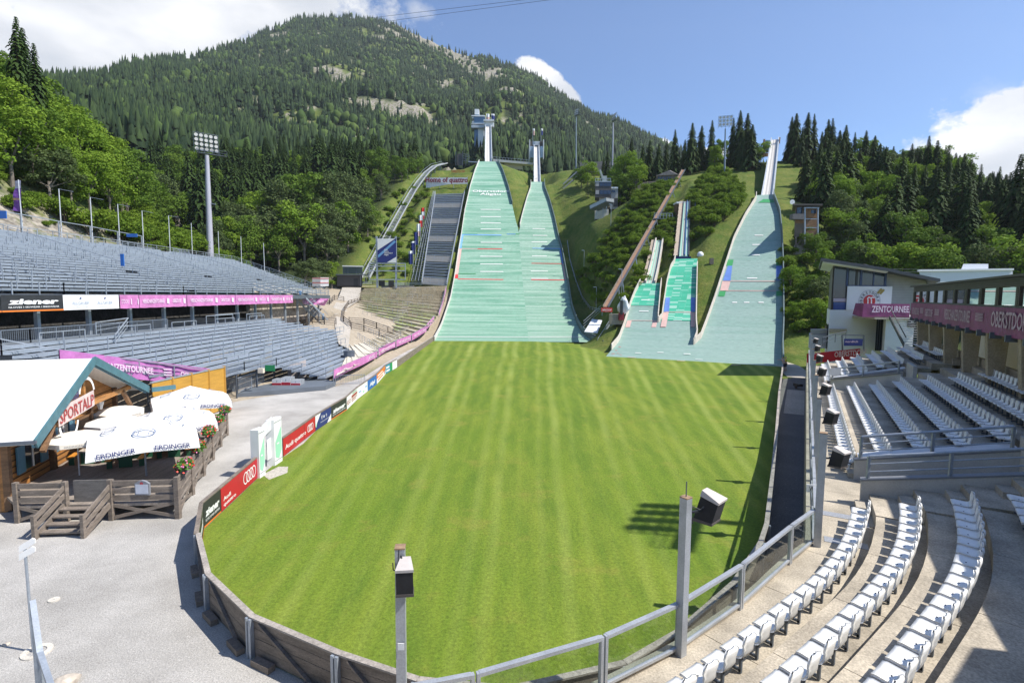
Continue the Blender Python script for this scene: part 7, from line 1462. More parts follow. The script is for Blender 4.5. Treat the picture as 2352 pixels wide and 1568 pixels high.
t = thing('kiosk', 'flat black kiosk with a glazed cabin on its roof, left of the billboard', 'building', A(800, 656, 160)); YA = 160.; b = MB(); b.hexa([Pb(774, 657), Pb(832, 657), Pb(832, 657, 7), Pb(774, 657, 7), Pb(774, 632), Pb(832, 632), Pb(832, 632, 7), Pb(774, 632, 7)]); b.build('body', CLADD, t); b = MB(); b.hexa([Pb(771, 632, -.6), Pb(846, 632, -.6), Pb(846, 632, 7.5), Pb(771, 632, 7.5), Pb(771, 629.5, -.6), Pb(846, 629.5, -.6), Pb(846, 629.5, 7.5), Pb(771, 629.5, 7.5)]); b.build('roof', STEELD, t)
b = MB(); b.hexa([Pb(788, 629, 1), Pb(832, 629, 1), Pb(832, 629, 5), Pb(788, 629, 5), Pb(788, 612, 1), Pb(832, 612, 1), Pb(832, 612, 5), Pb(788, 612, 5)]); b.build('glass_cabin', winmat('greenish_glass', (.10, .14, .13), .08), t); b = MB(); b.hexa([Pb(786, 612, .6), Pb(834, 613, .6), Pb(834, 613, 5.5), Pb(786, 612, 5.5), Pb(786, 609.5, .6), Pb(834, 610.5, .6), Pb(834, 610.5, 5.5), Pb(786, 609.5, 5.5)]); b.build('cabin_roof', WPAINT, t); b = MB()
for x in (788, 799, 818, 832): b.beam(Pb(x, 629, .9), Pb(x, 612, .9), .14)
for y in (616, 621, 626): b.beam(Pb(788, y, .9), Pb(832, y, .9), .1)
b.build('cabin_frame', STEELD, t); b = MB(); b.hexa([Pb(812, 657, -.05), Pb(822, 657, -.05), Pb(822, 657, .05), Pb(812, 657, .05), Pb(812, 640, -.05), Pb(822, 640, -.05), Pb(822, 640, .05), Pb(812, 640, .05)]); b.build('doorway', DARK, t); MB().beam(Pb(828, 657, -.5), Pb(828, 630, -.5), .15).build('post', STEELD, t)
YA = 136.; t = thing('site_container', 'white container with red stripes behind the end of the upper stand', 'container', A(735, 657, YA)); b = MB(); b.hexa([Pb(717, 657, .8), Pb(736, 658), Pb(755, 657, .5), Pb(736, 657, 4), Pb(717, 637.5, .8), Pb(736, 637), Pb(755, 637.5, .5), Pb(736, 637.5, 4)]); b.build('body', WPAINT, t)
for y in (639, 649): MB().hexa([Pb(716.8, y+1, .75), Pb(736, y+1, -.08), Pb(736, y+1, .0), Pb(717, y+1, .85), Pb(716.8, y-.6, .75), Pb(736, y-.6, -.08), Pb(736, y-.6, 0), Pb(717, y-.6, .85)]).hexa([Pb(736, y+1, -.08), Pb(755, y+1, .42), Pb(755, y+1, .5), Pb(736, y+1, 0), Pb(736, y, -.08), Pb(755, y, .42), Pb(755, y, .5), Pb(736, y, 0)]).build('stripe', SIGNR, t)
WRED = [(WPAINT, 0, .4), (SIGNR, .4, 1)]; FN = [(976, 476, 518, 201, [(SIGNR, 0, .35), (WPAINT, .35, .7), (SIGNR, .7, 1)], 'topmost, red with a white band'), (971.5, 493, 541, 193, [(WPAINT, 0, .45), (SIGNR, .45, 1)], 'second from the top, white over red'), (966.5, 513, 566, 186, [(WPAINT, 0, .6), (MPK, .6, 1)], 'third from the top, white and pale red'), (960.7, 532, 580, 180, [(NAVY, 0, 1)], 'dark navy one below the red and white ones'), (954, 553, 603, 175, [(WPAINT, 0, .12), (NAVY, .12, 1)], 'navy one with a white top'), (949, 575, 628, 171, [(WPAINT, 0, .2), (NAVY, .2, 1)], 'lowest, navy with white corner')]
for x, y0, y1, Y, cl_, la in FN: p, q = A(x, y1, Y), A(x, y0, Y); o = thing('x', '', ''); bpy.data.objects.remove(o); flag_on('flag', Vector((p.x, p.y, p.z-.5)), q.z-p.z+.5, cl_, 'flag beside the hillside stand, %s' % la, 1.35, min(4.2, (q.z-p.z)*.62), 'flags beside the hillside stand')
for f_ in [o for o in bpy.data.objects if o.get('group') == 'flags beside the hillside stand']:
    for ch in f_.children:
        if ch.name.startswith('cloth'): ch.scale.x = -1
YA = GT(1030, 431).y-1.0; t = thing('hill_banner', 'white banner with dark red lettering on the grass above the hillside stand', 'banner', A(1026, 430, YA)); b = MB().mat(M('banner_grey', (.60, .62, .66), .6)); b.poly(Pb(979, 436, .5), Pb(990, 430, .3), Pb(1030, 423.5), Pb(1074, 422.5), Pb(1073, 408), Pb(979, 408.5)); b.mat(M('dark_red_print', (.20, .02, .04), .6)); b.text('Home of quattro', Pb(1026, 418.5, -.4), XD, UP, 2.2, 18.5, bold=.03); b.build('cloth', None, t)
for x in (979, 1010, 1042, 1073.5): MB().beam(Pb(x, 442, .8), Pb(x, 406, .8), .18).build('post', STEEL, t)
t = thing('letter_row', 'row of small red standing letters on the grass mound', 'letters', A(1052, 398, GT(1052, 400).y)); YA = GT(1052, 400).y-.5; b = MB(); b.text('OBERSTDORF', Pb(1052, 396.5), XD, UP, 1.3, 7, bold=.03); b.build('letters', M('letter_red', (.40, .08, .03), .6), t); MB().beam(Pb(1037, 399), Pb(1067, 399), .1).build('letter_rail', STEELD, t)
YA = 293.; t = thing('lift_station', 'small dark hut with open steel frame on the hilltop left of the tower', 'building', A(1062, 376, YA)); b = MB(); b.hexa([Pb(1050, 380), Pb(1062, 380), Pb(1062, 380, 5), Pb(1050, 380, 5), Pb(1050, 354), Pb(1062, 352), Pb(1062, 352, 5), Pb(1050, 354, 5)]); b.build('body', CLADD, t); b = MB()
for x in (1047, 1062.5, 1070, 1077): b.beam(Pb(x, 380, -.3), Pb(x, 348 if x < 1070 else 356, -.3), .25)
for y in (356, 361, 366, 371): b.beam(Pb(1062, y-3, -.3), Pb(1077, y, -.3), .25)
b.build('frame', STEELD, t); b = MB(); b.beam(Pb(1076, 372, 0), Pb(1105, 374, 0), 1.5, .5); b.build('deck', STEEL, t)
# ---------------------------------------------------------------- floodlight masts
def mast(label, base, top, lamps, rows, cols, facing, tilt, pr=(.42, .24), w=.95, bal=True, col=None):
    t = thing('floodlight_mast', label, 'floodlight mast', Vector((base.x, base.y, base.z-.4)), 'floodlight masts round the jump hills'); MB().tube(base-UP*.4, top, pr[0], pr[1], 16).build('mast', col or M('mast_grey', (.44, .43, .48), .45, .2, .06, .5), t)
    f = Vector(facing).normalized(); s_ = Vector((f.y, -f.x, 0)); u = (UP*math.cos(tilt)+f*-math.sin(tilt)); n = s_.cross(u); n = n if n.dot(f) > 0 else -n; W_, H_ = cols*w, rows*w*1.05; o = top+UP*.3
    b = MB()
    for i in range(cols+1): x = -W_/2+i*w; b.beam(o+s_*x, o+s_*x+u*(H_+.5), .08)
    for j in range(rows+1): b.beam(o-s_*W_/2+u*(j*w*1.05+.5), o+s_*W_/2+u*(j*w*1.05+.5), .08)
    b.build('lamp_rack', STEELD, t)
    for i in range(cols):
        for j in range(rows): c = o+s_*(-W_/2+(i+.5)*w)+u*((j+.9)*w*1.05)+n*.1; dd = (n-UP*.25).normalized(); MB().mat(STEELD).tube(c-dd*.1, c+dd*.25, w*.16, w*.40, 10, False).mat(M('lamp_face', (.62, .60, .58), .15, 0, .05, 5)).tube(c+dd*.22, c+dd*.25, w*.38, w*.38, 10).build('lamp', None, t)
    if bal:
        b = MB(); p = o-s_*(W_/2+1.5); q = o+s_*W_/2*.8; b.beam(p, q, .9, .08); 
        for h_ in (.5, 1.0): b.beam(p+UP*h_+f*.4, q+UP*h_+f*.4, .05)
        for k in range(5): b.box(p.lerp(q, k/4)+UP*.5+f*.4, (.05, .05, 1))
        b.build('service_platform', STEELD, t)
    return t
Ym = 116.; mast('tall pale floodlight mast rising behind the upper steel stand', A(484, 612, Ym), A(475, 357, Ym), 20, 4, 5, (.62, -.78, 0), .12, (.72, .42), .92)
c = A(479, 466, Ym); MB().beam(c-Vector((.4, 0, 0)), c+Vector((1.5, 0, -.3)), .18).build('bracket', STEEL, bpy.data.objects['floodlight_mast'])
mast('floodlight mast among the spruces on the hilltop', A(1664, 410, 186), A(1666, 296, 186), 15, 3, 4, (-.3, -1, 0), .1, (.32, .22), 1.15, False, M('mast_blue_grey', (.24, .29, .34), .5, .2, .08, .5)); mast('floodlight mast behind the grey judges tower, with tilted lamps', A(1406, 420, 216), A(1408.5, 281, 216), 9, 3, 3, (-1, -.3, 0), .25, (.30, .22), .9, True); mast('faint floodlight mast in front of the mountain, left of the other', A(1323, 400, 252), A(1323.5, 268, 252), 9, 3, 3, (-1, -.6, 0), .2, (.30, .22), .9, True, _M['mast_blue_grey'])
mast('floodlight mast out of view behind the gallery', Vector((26.8, 19.4, 0)), Vector((26.8, 19.4, 24.2)), 16, 4, 4, (-1, .5, 0), .2, (.4, .25), .9, True)
# ---------------------------------------------------------------- judges towers and hill buildings
def pbox(b, x0, x1, y0, y1, dy, o=0., sk=.0):
    """box whose front spans photo x0..x1, y0..y1 at depth YA+o; depth runs back along (sk,1)"""
    p = [Pb(x0, y1, o), Pb(x1, y1, o), Pb(x1, y0, o), Pb(x0, y0, o)]; z0 = (p[0].z+p[1].z)/2; z1 = (p[2].z+p[3].z)/2; xa = (p[0].x+p[3].x)/2; xb = (p[1].x+p[2].x)/2; Y = YA+o; return b.hexa([(xa, Y, z0), (xb, Y, z0), (xb+sk*dy, Y+dy, z0), (xa+sk*dy, Y+dy, z0), (xa, Y, z1), (xb, Y, z1), (xb+sk*dy, Y+dy, z1), (xa+sk*dy, Y+dy, z1)])
YA = 186.; t = thing('judges_tower', 'stepped grey brown judges tower with window bands on the hillside', 'tower', A(1385, 500, YA)); sk = .15
b = MB(); pbox(b, 1367, 1404, 417, 453, 7, 0, sk); b.build('body', CLADD, t); b = MB(); pbox(b, 1376, 1402, 453, 475, 5, .8, sk); b.build('core', CONC, t); b = MB(); pbox(b, 1366, 1398, 480, 503, 6, -.5, sk); b.build('base', CONCW, t); b = MB(); pbox(b, 1403.5, 1419, 433, 480, 6, .8, sk); b.build('annex', CLAD, t); b = MB(); pbox(b, 1403, 1419.5, 429.5, 433, 6.4, .4, sk); b.build('annex_roof', WPAINT, t); b = MB(); pbox(b, 1409, 1418.5, 455, 475, .1, .7, sk); b.build('annex_wall', CLADD, t)
for y0, y1 in ((419, 427.5), (437, 446)):
    for i in range(3): b = MB(); pbox(b, 1377.5+8.7*i, 1385.6+8.7*i, y0, y1, .2, -.12); b.build('window', WINB, t)
    b = MB(); pbox(b, 1368, 1376, y0, y1, .2, -.1); b.build('side_window', CLAD, t)
b = MB(); pbox(b, 1404.5, 1413, 437, 442, .2, .65); b.build('window', WINB, t); b = MB()
for x in np.linspace(1367.5, 1402, 7): b.beam(Pb(x, 417, .1), Pb(x, 410, .1), .12)
b.beam(Pb(1367, 410, .1), Pb(1403, 410, .1), .14); pbox(b, 1366.5, 1404.5, 416, 418, 7.4, -.2, sk); b.build('roof_deck', STEEL, t); b = MB(); b.beam(Pb(1385, 412, 2), Pb(1378, 391, 2), 1.4, .5); pbox(b, 1384, 1394, 404, 416, 2, 1.5); b.build('roof_dish', M('dish_grey', (.35, .38, .35), .5, .1), t)
b = MB(); p = [Pb(1355, 481, -2), Pb(1392, 463, -3), Pb(1410, 466, -1), Pb(1380, 486, 0)]; b.prism(p, UP*.25); b.build('gallery_floor', STEELD, t); b = MB()
for a, c in ((p[0], p[1]), (p[1], p[2])):
    b.beam(a+UP*1.3, c+UP*1.3, .1)
    for k in range(13): b.box(a.lerp(c, k/12)+UP*.7, (.06, .06, 1.2))
    b.beam(a+UP*.7, c+UP*.7, .04, .9)
b.build('gallery_railing', M('gallery_steel', (.42, .45, .46), .5, .2, .1, 2), t)
for x, y in ((1370, 495), (1385, 497), (1393, 490), (1402, 480)): MB().beam(Pb(x, y, -1), Pb(x, y-22, -1), .2).build('post', STEEL, t)
YA = 121.; t = thing('wooden_tower', 'timber clad judges tower on legs in the shade right of the slope', 'tower', A(1852, 572, YA)); sk = .5
b = MB(); pbox(b, 1826.5, 1880, 474, 544, 5.2, 0, sk); b.build('body', M('tower_shingle', (.17, .13, .10), .8, 0, .25, 1.5, .3, 10, (6, 1, 1)), t); b = MB(); pbox(b, 1849.5, 1876, 476, 543, .1, -.12); b.build('boarding', WOODB, t); b = MB(); pbox(b, 1849.5, 1876, 476, 500, .1, -.16); pbox(b, 1827, 1847.5, 504, 513, .1, -.12); b.build('new_boarding', M('shaded_fresh_timber', (.24, .12, .05), .7, 0, .3, 1.2, .2, 10), t); b = MB(); pbox(b, 1821, 1889.5, 468, 472, 8, -1.4, sk); b.build('roof', BROWNM, t); b = MB(); pbox(b, 1847, 1882, 476, 478.5, .5, -.9); b.build('gutter', STEEL, t)  # new boards: timber colour darkened for the shade round the tower
b = MB(); pbox(b, 1821, 1847.5, 491, 503.5, 1.4, -1.2); b.build('balcony', M('balcony_grey', (.14, .13, .13), .7, 0, .2, 2), t)
for x0, x1, y0, y1 in ((1831, 1842, 476, 490), (1863, 1874, 482, 490)): b = MB(); pbox(b, x0, x1, y0, y1, .2, -.22); b.build('window', WINB, t)
for x in (1848.5, 1878.5): MB().beam(Pb(x, 566, -.8), Pb(x, 477, -.8), .25).build('downpipe', STEEL, t)
for y in (503, 523, 543): MB().beam(Pb(1848.5, y, -.8), Pb(1878.5, y, -.8), .14).build('rail', STEEL, t)
for x, o in ((1828, 0), (1844, 0), (1866, 0), (1879, 0), (1832, 4.5), (1882, 4.5)): MB().beam(Pb(x, 568, o), Pb(x, 543, o), .3).build('leg', WOODG, t)
MB().beam(Pb(1830, 563, -.1), Pb(1843, 548, -.1), .2).beam(Pb(1872, 563, -.1), Pb(1856, 548, -.1), .2).build('brace', WOODG, t); b = MB(); pbox(b, 1824, 1878, 563, 585, 5, .1, sk); b.build('plinth', CONC, t)
b = MB(); ring(b, A(1820, 464, 120), .05, .55, 0, 6.28, 14, XD, UP); lab(b.build('dish_antenna', WPAINT), 'round pale dish beside the wooden tower roof', 'dish')
YA = 242.; t = thing('hill_barn', 'long grey shingled roof of a barn behind the grass crest', 'building', A(1367, 393, YA)); b = MB(); b.hexa([Pb(1331, 397), Pb(1403, 395), Pb(1403, 395, 10), Pb(1331, 397, 10), Pb(1332, 373), Pb(1403, 370), Pb(1403, 370, 10), Pb(1332, 373, 10)]); b.build('roof', ROOFG, t); b = MB(); pbox(b, 1334, 1402, 393, 404, 9, .6); b.build('wall', WOODB, t)
YA = 187.; t = thing('hill_cabin', 'grey wooden cabin with window row under the spruces', 'building', A(1530, 416, YA)); b = MB(); pbox(b, 1508, 1553, 402, 420, 7, 0, .2); b.build('wall', WOODG, t); b = MB(); b.hexa([Pb(1506, 404, -.6), Pb(1557, 401, -.6), Pb(1558, 401, 8), Pb(1508, 404, 8), Pb(1536, 391.5, -.6), Pb(1537, 391.5, -.6), Pb(1540, 391.5, 8), Pb(1539, 391.5, 8)]); b.build('roof', ROOFG, t)
for i in range(5): b = MB(); pbox(b, 1511+6.4*i, 1515+6.4*i, 406, 414, .1, -.1); b.build('window', WIN, t)
t = thing('viewing_deck', 'weathered wooden viewing deck with slanting rails beside the cabin', 'deck', A(1485, 425, 183)); YA = 183.; b = MB(); b.prism([Pb(1478, 428), Pb(1506, 425), Pb(1508, 425, 6), Pb(1480, 428, 6)], UP*.3); b.build('floor', WOODG, t); b = MB()
for k in range(3): b.beam(Pb(1479, 426-3.2*k, -.1), Pb(1506, 423-3.0*k, -.1), .12, .3); b.beam(Pb(1464, 436-3.5*k, -.1), Pb(1479, 426-3.2*k, -.1), .12, .25)
b.build('railing', WOODG, t)
# foot of the timber track
YA = 111.; t = thing('track_sign', 'red lettered sign below the foot of the timber track', 'sign', A(1393, 716, YA)); b = MB().mat(SIGNR); pbox(b, 1381, 1406.5, 706.8, 716.4, .15); b.mat(WPAINT); b.text('OBERSTDORF', Pb(1393.7, 713.8, -.06), XD, UP, .40, 2.0, bold=.02); b.text('ALLGÄU', Pb(1393.7, 716, -.06), XD, UP, .13, .7); b.build('board', None, t); MB().beam(Pb(1383, 725, .3), Pb(1383, 716, .3), .1).build('post', STEEL, t); MB().beam(Pb(1404, 725, .3), Pb(1404, 716, .3), .1).build('post', STEEL, t)
t = thing('landing_ramp', 'tilted white platform sheet below the track sign', 'platform', A(1362, 750, 112)); b = MB(); b.prism([A(1342, 763, 109.5), A(1372, 766, 109), A(1383, 737, 113), A(1360, 734, 113.5)], UP*.15); b.build('sheet', M('sheet_white', (.66, .67, .68), .5, 0, .05, .5), t); MB().beam(A(1345, 768, 109.6), A(1370, 772, 109.2), .3).build('support', STEELD, t)
t = thing('metal_stair', 'metal steps with pale handrails between big slope and small slopes', 'staircase', A(1398, 790, 107)); p, q = A(1385, 790, 106), A(1412, 746, 113); b = MB()
for i in range(16): b.box(p.lerp(q, i/15), (2.0, .35, .06))
b.build('tread_flight', STEELD, t)
for o in (-1.1, 1.1):
    b = MB(); b.beam(p+Vector((o, 0, 1)), q+Vector((o, 0, 1)), .07); b.beam(p+Vector((o, 0, .5)), q+Vector((o, 0, .5)), .05); b.beam(p+Vector((o, 0, 0)), q+Vector((o, 0, 0)), .08, .25)
    for k in range(6): b.box(p.lerp(q, k/5)+Vector((o, 0, .5)), (.06, .06, 1))
    b.build('handrail', STEEL, t)
b = MB(); p, q = A(1340, 750, 115), A(1381, 713, 120)
for h_ in (0, .6, 1.2): b.beam(p+UP*h_, q+UP*h_, .06)
lab(b.build('slope_rail', STEEL), 'thin pale rails leading up to the red track sign', 'railing')
bm = bmesh.new(); bmesh.ops.create_icosphere(bm, subdivisions=3, radius=1.0); c = A(1433, 700, 108)
for v in bm.verts: k = 1+.22*math.sin(v.co.x*4+v.co.z*3)+.12*math.sin(v.co.y*9+v.co.z*7); v.co = Vector((v.co.x*1.0*k*(1.05-.25*v.co.z), v.co.y*1.0*k, v.co.z*1.8*(1+.1*math.sin(v.co.x*6)))); v.co += c
me = bpy.data.meshes.new('tarpaulin'); bm.to_mesh(me); bm.free(); me.materials.append(M('tarp_white', (.74, .75, .78), .5, 0, .08, 2)); o = bpy.data.objects.new('tarpaulin', me); C.objects.link(o); lab(o, 'crumpled white tarpaulin wrapped round a machine beside the small slope', 'tarpaulin')
t = thing('snow_machine', 'dark mast and red box carrying the wrapped white tarpaulin', 'machine', A(1428, 735, 107.5)); YA = 107.; b = MB(); pbox(b, 1425, 1431, 690, 722, .6, -.8); b.build('mast', DARK, t); b = MB(); pbox(b, 1422.5, 1433.5, 718, 735, 1, -.6); b.build('cabinet', M('deep_red', (.25, .02, .03), .5), t); b = MB(); pbox(b, 1405, 1432, 722, 745, 3, .4); b.build('plinth', CONC, t)
bm = bmesh.new(); bmesh.ops.create_icosphere(bm, subdivisions=3, radius=1.0); c = A(1608.5, 586, 127)
for v in bm.verts: v.co = Vector((v.co.x*.78, v.co.y*.7, max(-.75, v.co.z)*.85)); v.co += c
me = bpy.data.meshes.new('white_cover'); bm.to_mesh(me); bm.free(); me.materials.append(_M['tarp_white']); o = bpy.data.objects.new('white_cover', me); C.objects.link(o); lab(o, 'rounded white cover standing on the grass right of the green inrun', 'cover')
p = GT(1634, 606); lab(MB().box(p+UP*.6, (.8, .6, 1.4)).build('switch_box', M('box_brown', (.16, .14, .11), .7)), 'small brown box on the grass right of the white cover', 'box')
for px, py, la in ((1341, 610, 'thin lamp post in the shrubs left of the timber track'), (1427, 672, 'lamp post with two heads beside the timber track'), (1369, 705, 'short lamp post near the foot of the track'), (1403, 505, 'thin lamp post by the judges tower')):
    p = GT(px, py+12); t = thing('lamp_post', la, 'lamp post', p, 'lamp posts on the jump hill'); h = 6.5; MB().tube(p-UP*.3, p+UP*h, .07, n=6).build('pole', STEEL, t); MB().box(p+Vector((-.4, 0, h)), (.8, .25, .15)).build('lamp_head', STEEL, t)
t = thing('hill_railing', 'long thin handrail running down the shrubs right of the second slope', 'railing', GT(1312, 600)); hp = [GT(x, y, lift=.3) for x, y in ((1303, 560), (1308, 600), (1322, 650), (1337, 690), (1355, 715), (1378, 722))]
for p, q in zip(hp[:-1], hp[1:]):
    MB().beam(p+UP, q+UP, .09).build('rail', STEEL, t); MB().beam(p+UP*.5, q+UP*.5, .07).build('rail', STEEL, t)
    for k in range(4): MB().box(p.lerp(q, k/4)+UP*.5, (.08, .08, 1.1)).build('post', STEEL, t)
t = thing('lattice_stair', 'leaning grey stair frame on the grass right of the second inrun', 'staircase', A(1300, 435, 232)); p, q = A(1293, 434, 232), A(1325, 405, 240)
for o in (0, 2.0): MB().beam(p+UP*o, q+UP*o, .3, .35).build('girder', STEELD, t)
for k in range(9): a = p.lerp(q, k/8); MB().box(a+UP*1, (.12, .12, 2)).build('strut', STEELD, t); 
for k in (4, 6, 8): a = p.lerp(q, k/8); MB().beam(a, Vector((a.x, a.y, h1(a.x, a.y)-.2)), .2).build('leg', STEELD, t)
for i, (a, c) in enumerate((((870, 52, 500), (1370, -14, 330)), ((850, 42, 500), (1290, -10, 330)))): lab(MB().tube(A(*a), A(*c), .13, n=5).build('cable', M('cable_dark', (.08, .1, .14), .6)), '%s of two thin cables crossing the sky above the peak' % ('lower', 'upper')[i], 'cable')
# ---------------------------------------------------------------- people on the path
def skinned(name, bones, mat, parent):
    """bones: list of chains [(x,y,z,r), ...]; shared first points are welded"""
    vs, es, rs, idx = [], [], [], {}
    for ch in bones:
        prev = None
        for x, y, z, r in ch:
            k = (round(x, 3), round(y, 3), round(z, 3))
            if k not in idx: idx[k] = len(vs); vs.append((x, y, z)); rs.append(r)
            if prev is not None: es.append((prev, idx[k]))
            prev = idx[k]
    me = bpy.data.meshes.new(name); me.from_pydata(vs, es, []); o = bpy.data.objects.new(name, me); C.objects.link(o); o.parent = parent; md = o.modifiers.new('skin', 'SKIN'); 
    if not me.skin_vertices: me.attributes
    sv = me.skin_vertices[0].data if len(me.skin_vertices) else None
    if sv is None:
        bm = bmesh.new(); bm.from_mesh(me); bm.verts.layers.skin.verify(); bm.to_mesh(me); bm.free(); sv = me.skin_vertices[0].data
    for i, r in enumerate(rs): sv[i].radius = (r, r); sv[i].use_root = i == 0
    md.use_smooth_shade = True; o.modifiers.new('sub', 'SUBSURF').render_levels = 1; me.materials.append(mat); return o
def person(loc, rz, label, shirt, trousers, hairc, arm, lean):
    t = thing('person', label, 'person', loc, None, rz); L = lean
    hip, chest, neck, head = (0, 0, .95, .12), (0, L*.5, 1.25, .15), (0, L*.85, 1.50, .06), (0, L, 1.64, .095)
    sh = lambda s: (s*.19, L*.8, 1.42, .065); leg = lambda s: [hip, (s*.10, .02*s, .88, .10), (s*.11, .05*s+.03, .50, .065), (s*.11, .10*s, .09, .045), (s*.11, .10*s+.14, .05, .04)]
    ar = lambda s: [chest, sh(s)]+arm(s)
    skinned('body', [[hip, chest, neck, head, (0, L+.02, 1.74, .07)], leg(-1), leg(1), ar(-1), ar(1)], SKIN, t)
    hx = lambda p, k=1.18: (p[0], p[1], p[2], p[3]*k)
    skinned('shirt', [[hx(hip, 1.15), hx(chest, 1.15), (0, L*.8, 1.44, .08)], [hx(chest, 1.15), hx(sh(-1)), hx(arm(-1)[0], 1.25)], [hx(chest, 1.15), hx(sh(1)), hx(arm(1)[0], 1.25)]], shirt, t)
    skinned('trousers', [[(0, 0, .97, .145), (-.10, -.02, .86, .115), (-.11, -.02, .50, .085)], [(0, 0, .97, .145), (.10, .02, .86, .115), (.11, .08, .50, .085)]], trousers, t)
    skinned('hair', [[(0, L-.03, 1.66, .098), (0, L-.02, 1.74, .085)]], hairc, t); return t
ps = G(1804, 852, .02); HAIRD = M('dark_hair', (.03, .02, .015), .7)
person(ps, rad(70), 'person in a yellow top and dark trousers standing on the path by the boards', YEL, M('black_cloth', (.02, .02, .025), .8), HAIRD, lambda s: [(s*.24, .10, 1.15, .045), (s*.20, .30, 1.12, .035), (s*.19, .38, 1.13, .03)], .05)
person(ps+Vector((-.45, -.35, 0)), rad(95), 'person in a pale pink shirt leaning on the boards with one arm out', M('pale_pink_cloth', (.62, .42, .42), .7), M('dark_shorts', (.05, .04, .05), .8), HAIRD, lambda s: [(s*.30, .22, 1.34, .045), (s*.34, .50, 1.36, .035), (s*.34, .60, 1.37, .03)], .16)
for o in [o for o in C.objects if o.get('category') == 'person']: o.scale = (1.15,)*3
t = thing('wheelbarrow', 'small dark handcart left on the shaded path', 'cart', SP(47.5, -.8, .02)); c = SP(47.5, -.9, .02); MB().box(c+UP*.45, (.6, .9, .3)).build('tray', DARK, t); MB().tube(c+Vector((-.05, .4, .2)), c+Vector((.05, .4, .2)), .2, n=12).build('wheel', DARK, t); MB().beam(c+Vector((-.25, -.4, .5)), c+Vector((-.25, -.9, .7)), .05).beam(c+Vector((.25, -.4, .5)), c+Vector((.25, -.9, .7)), .05).build('handle', STEELD, t)
# ---------------------------------------------------------------- vegetation
def leaf_mat(name, dark, lite, hue=.0, trans=.3):
    m = bpy.data.materials.new(name); nt, b, out = nt_of(m); oi = N(nt, 'ShaderNodeObjectInfo'); a = vcol(nt, 'tone'); v = objco(nt)
    f = math_(nt, 'ADD', math_(nt, 'MULTIPLY', a.outputs['Fac'], .6), math_(nt, 'MULTIPLY', oi.outputs['Random'], .4)); cc = mixc(nt, f, dark, lite); f2 = noise(nt, v, .35, 2, .5); cc = mixc(nt, ramp(nt, f2, [(.4, 0), (.7, .5)]), cc, lite)
    nt.links.new(cc, b.inputs['Base Color']); b.inputs['Roughness'].default_value = .7; b.inputs['Specular IOR Level'].default_value = .12; tr = N(nt, 'ShaderNodeBsdfTranslucent'); nt.links.new(cc, tr.inputs[0]); mx = N(nt, 'ShaderNodeMixShader'); mx.inputs[0].default_value = trans; nt.links.new(b.outputs[0], mx.inputs[1]); nt.links.new(tr.outputs[0], mx.inputs[2]); nt.links.new(mx.outputs[0], out.inputs[0]); return m
LSPR = leaf_mat('spruce_needles', (.013, .032, .010), (.055, .095, .020), trans=.1); LDEC = leaf_mat('broad_leaves', (.062, .130, .016), (.175, .265, .035)); LBRI = leaf_mat('bright_leaves', (.100, .200, .018), (.245, .345, .038)); LDUL = leaf_mat('dull_leaves', (.050, .085, .024), (.145, .190, .070)); LSHR = leaf_mat('shrub_leaves', (.070, .140, .015), (.210, .300, .032), trans=.4)
BARK = M('bark', (.10, .075, .055), .9, 0, .3, 3, .3, 12); BARKP = M('pale_bark', (.20, .17, .14), .9, 0, .3, 3, .3, 12)
def np_mesh(name, V, Fq, mat, tone=None):
    """mesh from numpy verts (n,3) and equal-sized faces"""
    k = Fq.shape[1]; me = bpy.data.meshes.new(name); me.vertices.add(len(V)); me.vertices.foreach_set('co', np.asarray(V, np.float32).ravel()); me.loops.add(Fq.size); me.loops.foreach_set('vertex_index', Fq.ravel().astype(np.int32)); me.polygons.add(len(Fq)); me.polygons.foreach_set('loop_start', np.arange(0, Fq.size, k, dtype=np.int32)); me.polygons.foreach_set('loop_total', np.full(len(Fq), k, dtype=np.int32)); me.update(calc_edges=True)
    if tone is not None: at = me.attributes.new('tone', 'FLOAT', 'POINT'); at.data.foreach_set('value', np.asarray(tone, np.float32))
    me.materials.append(mat); return me
def link_mesh(name, me, parent): o = bpy.data.objects.new(name, me); C.objects.link(o); o.parent = parent; return o
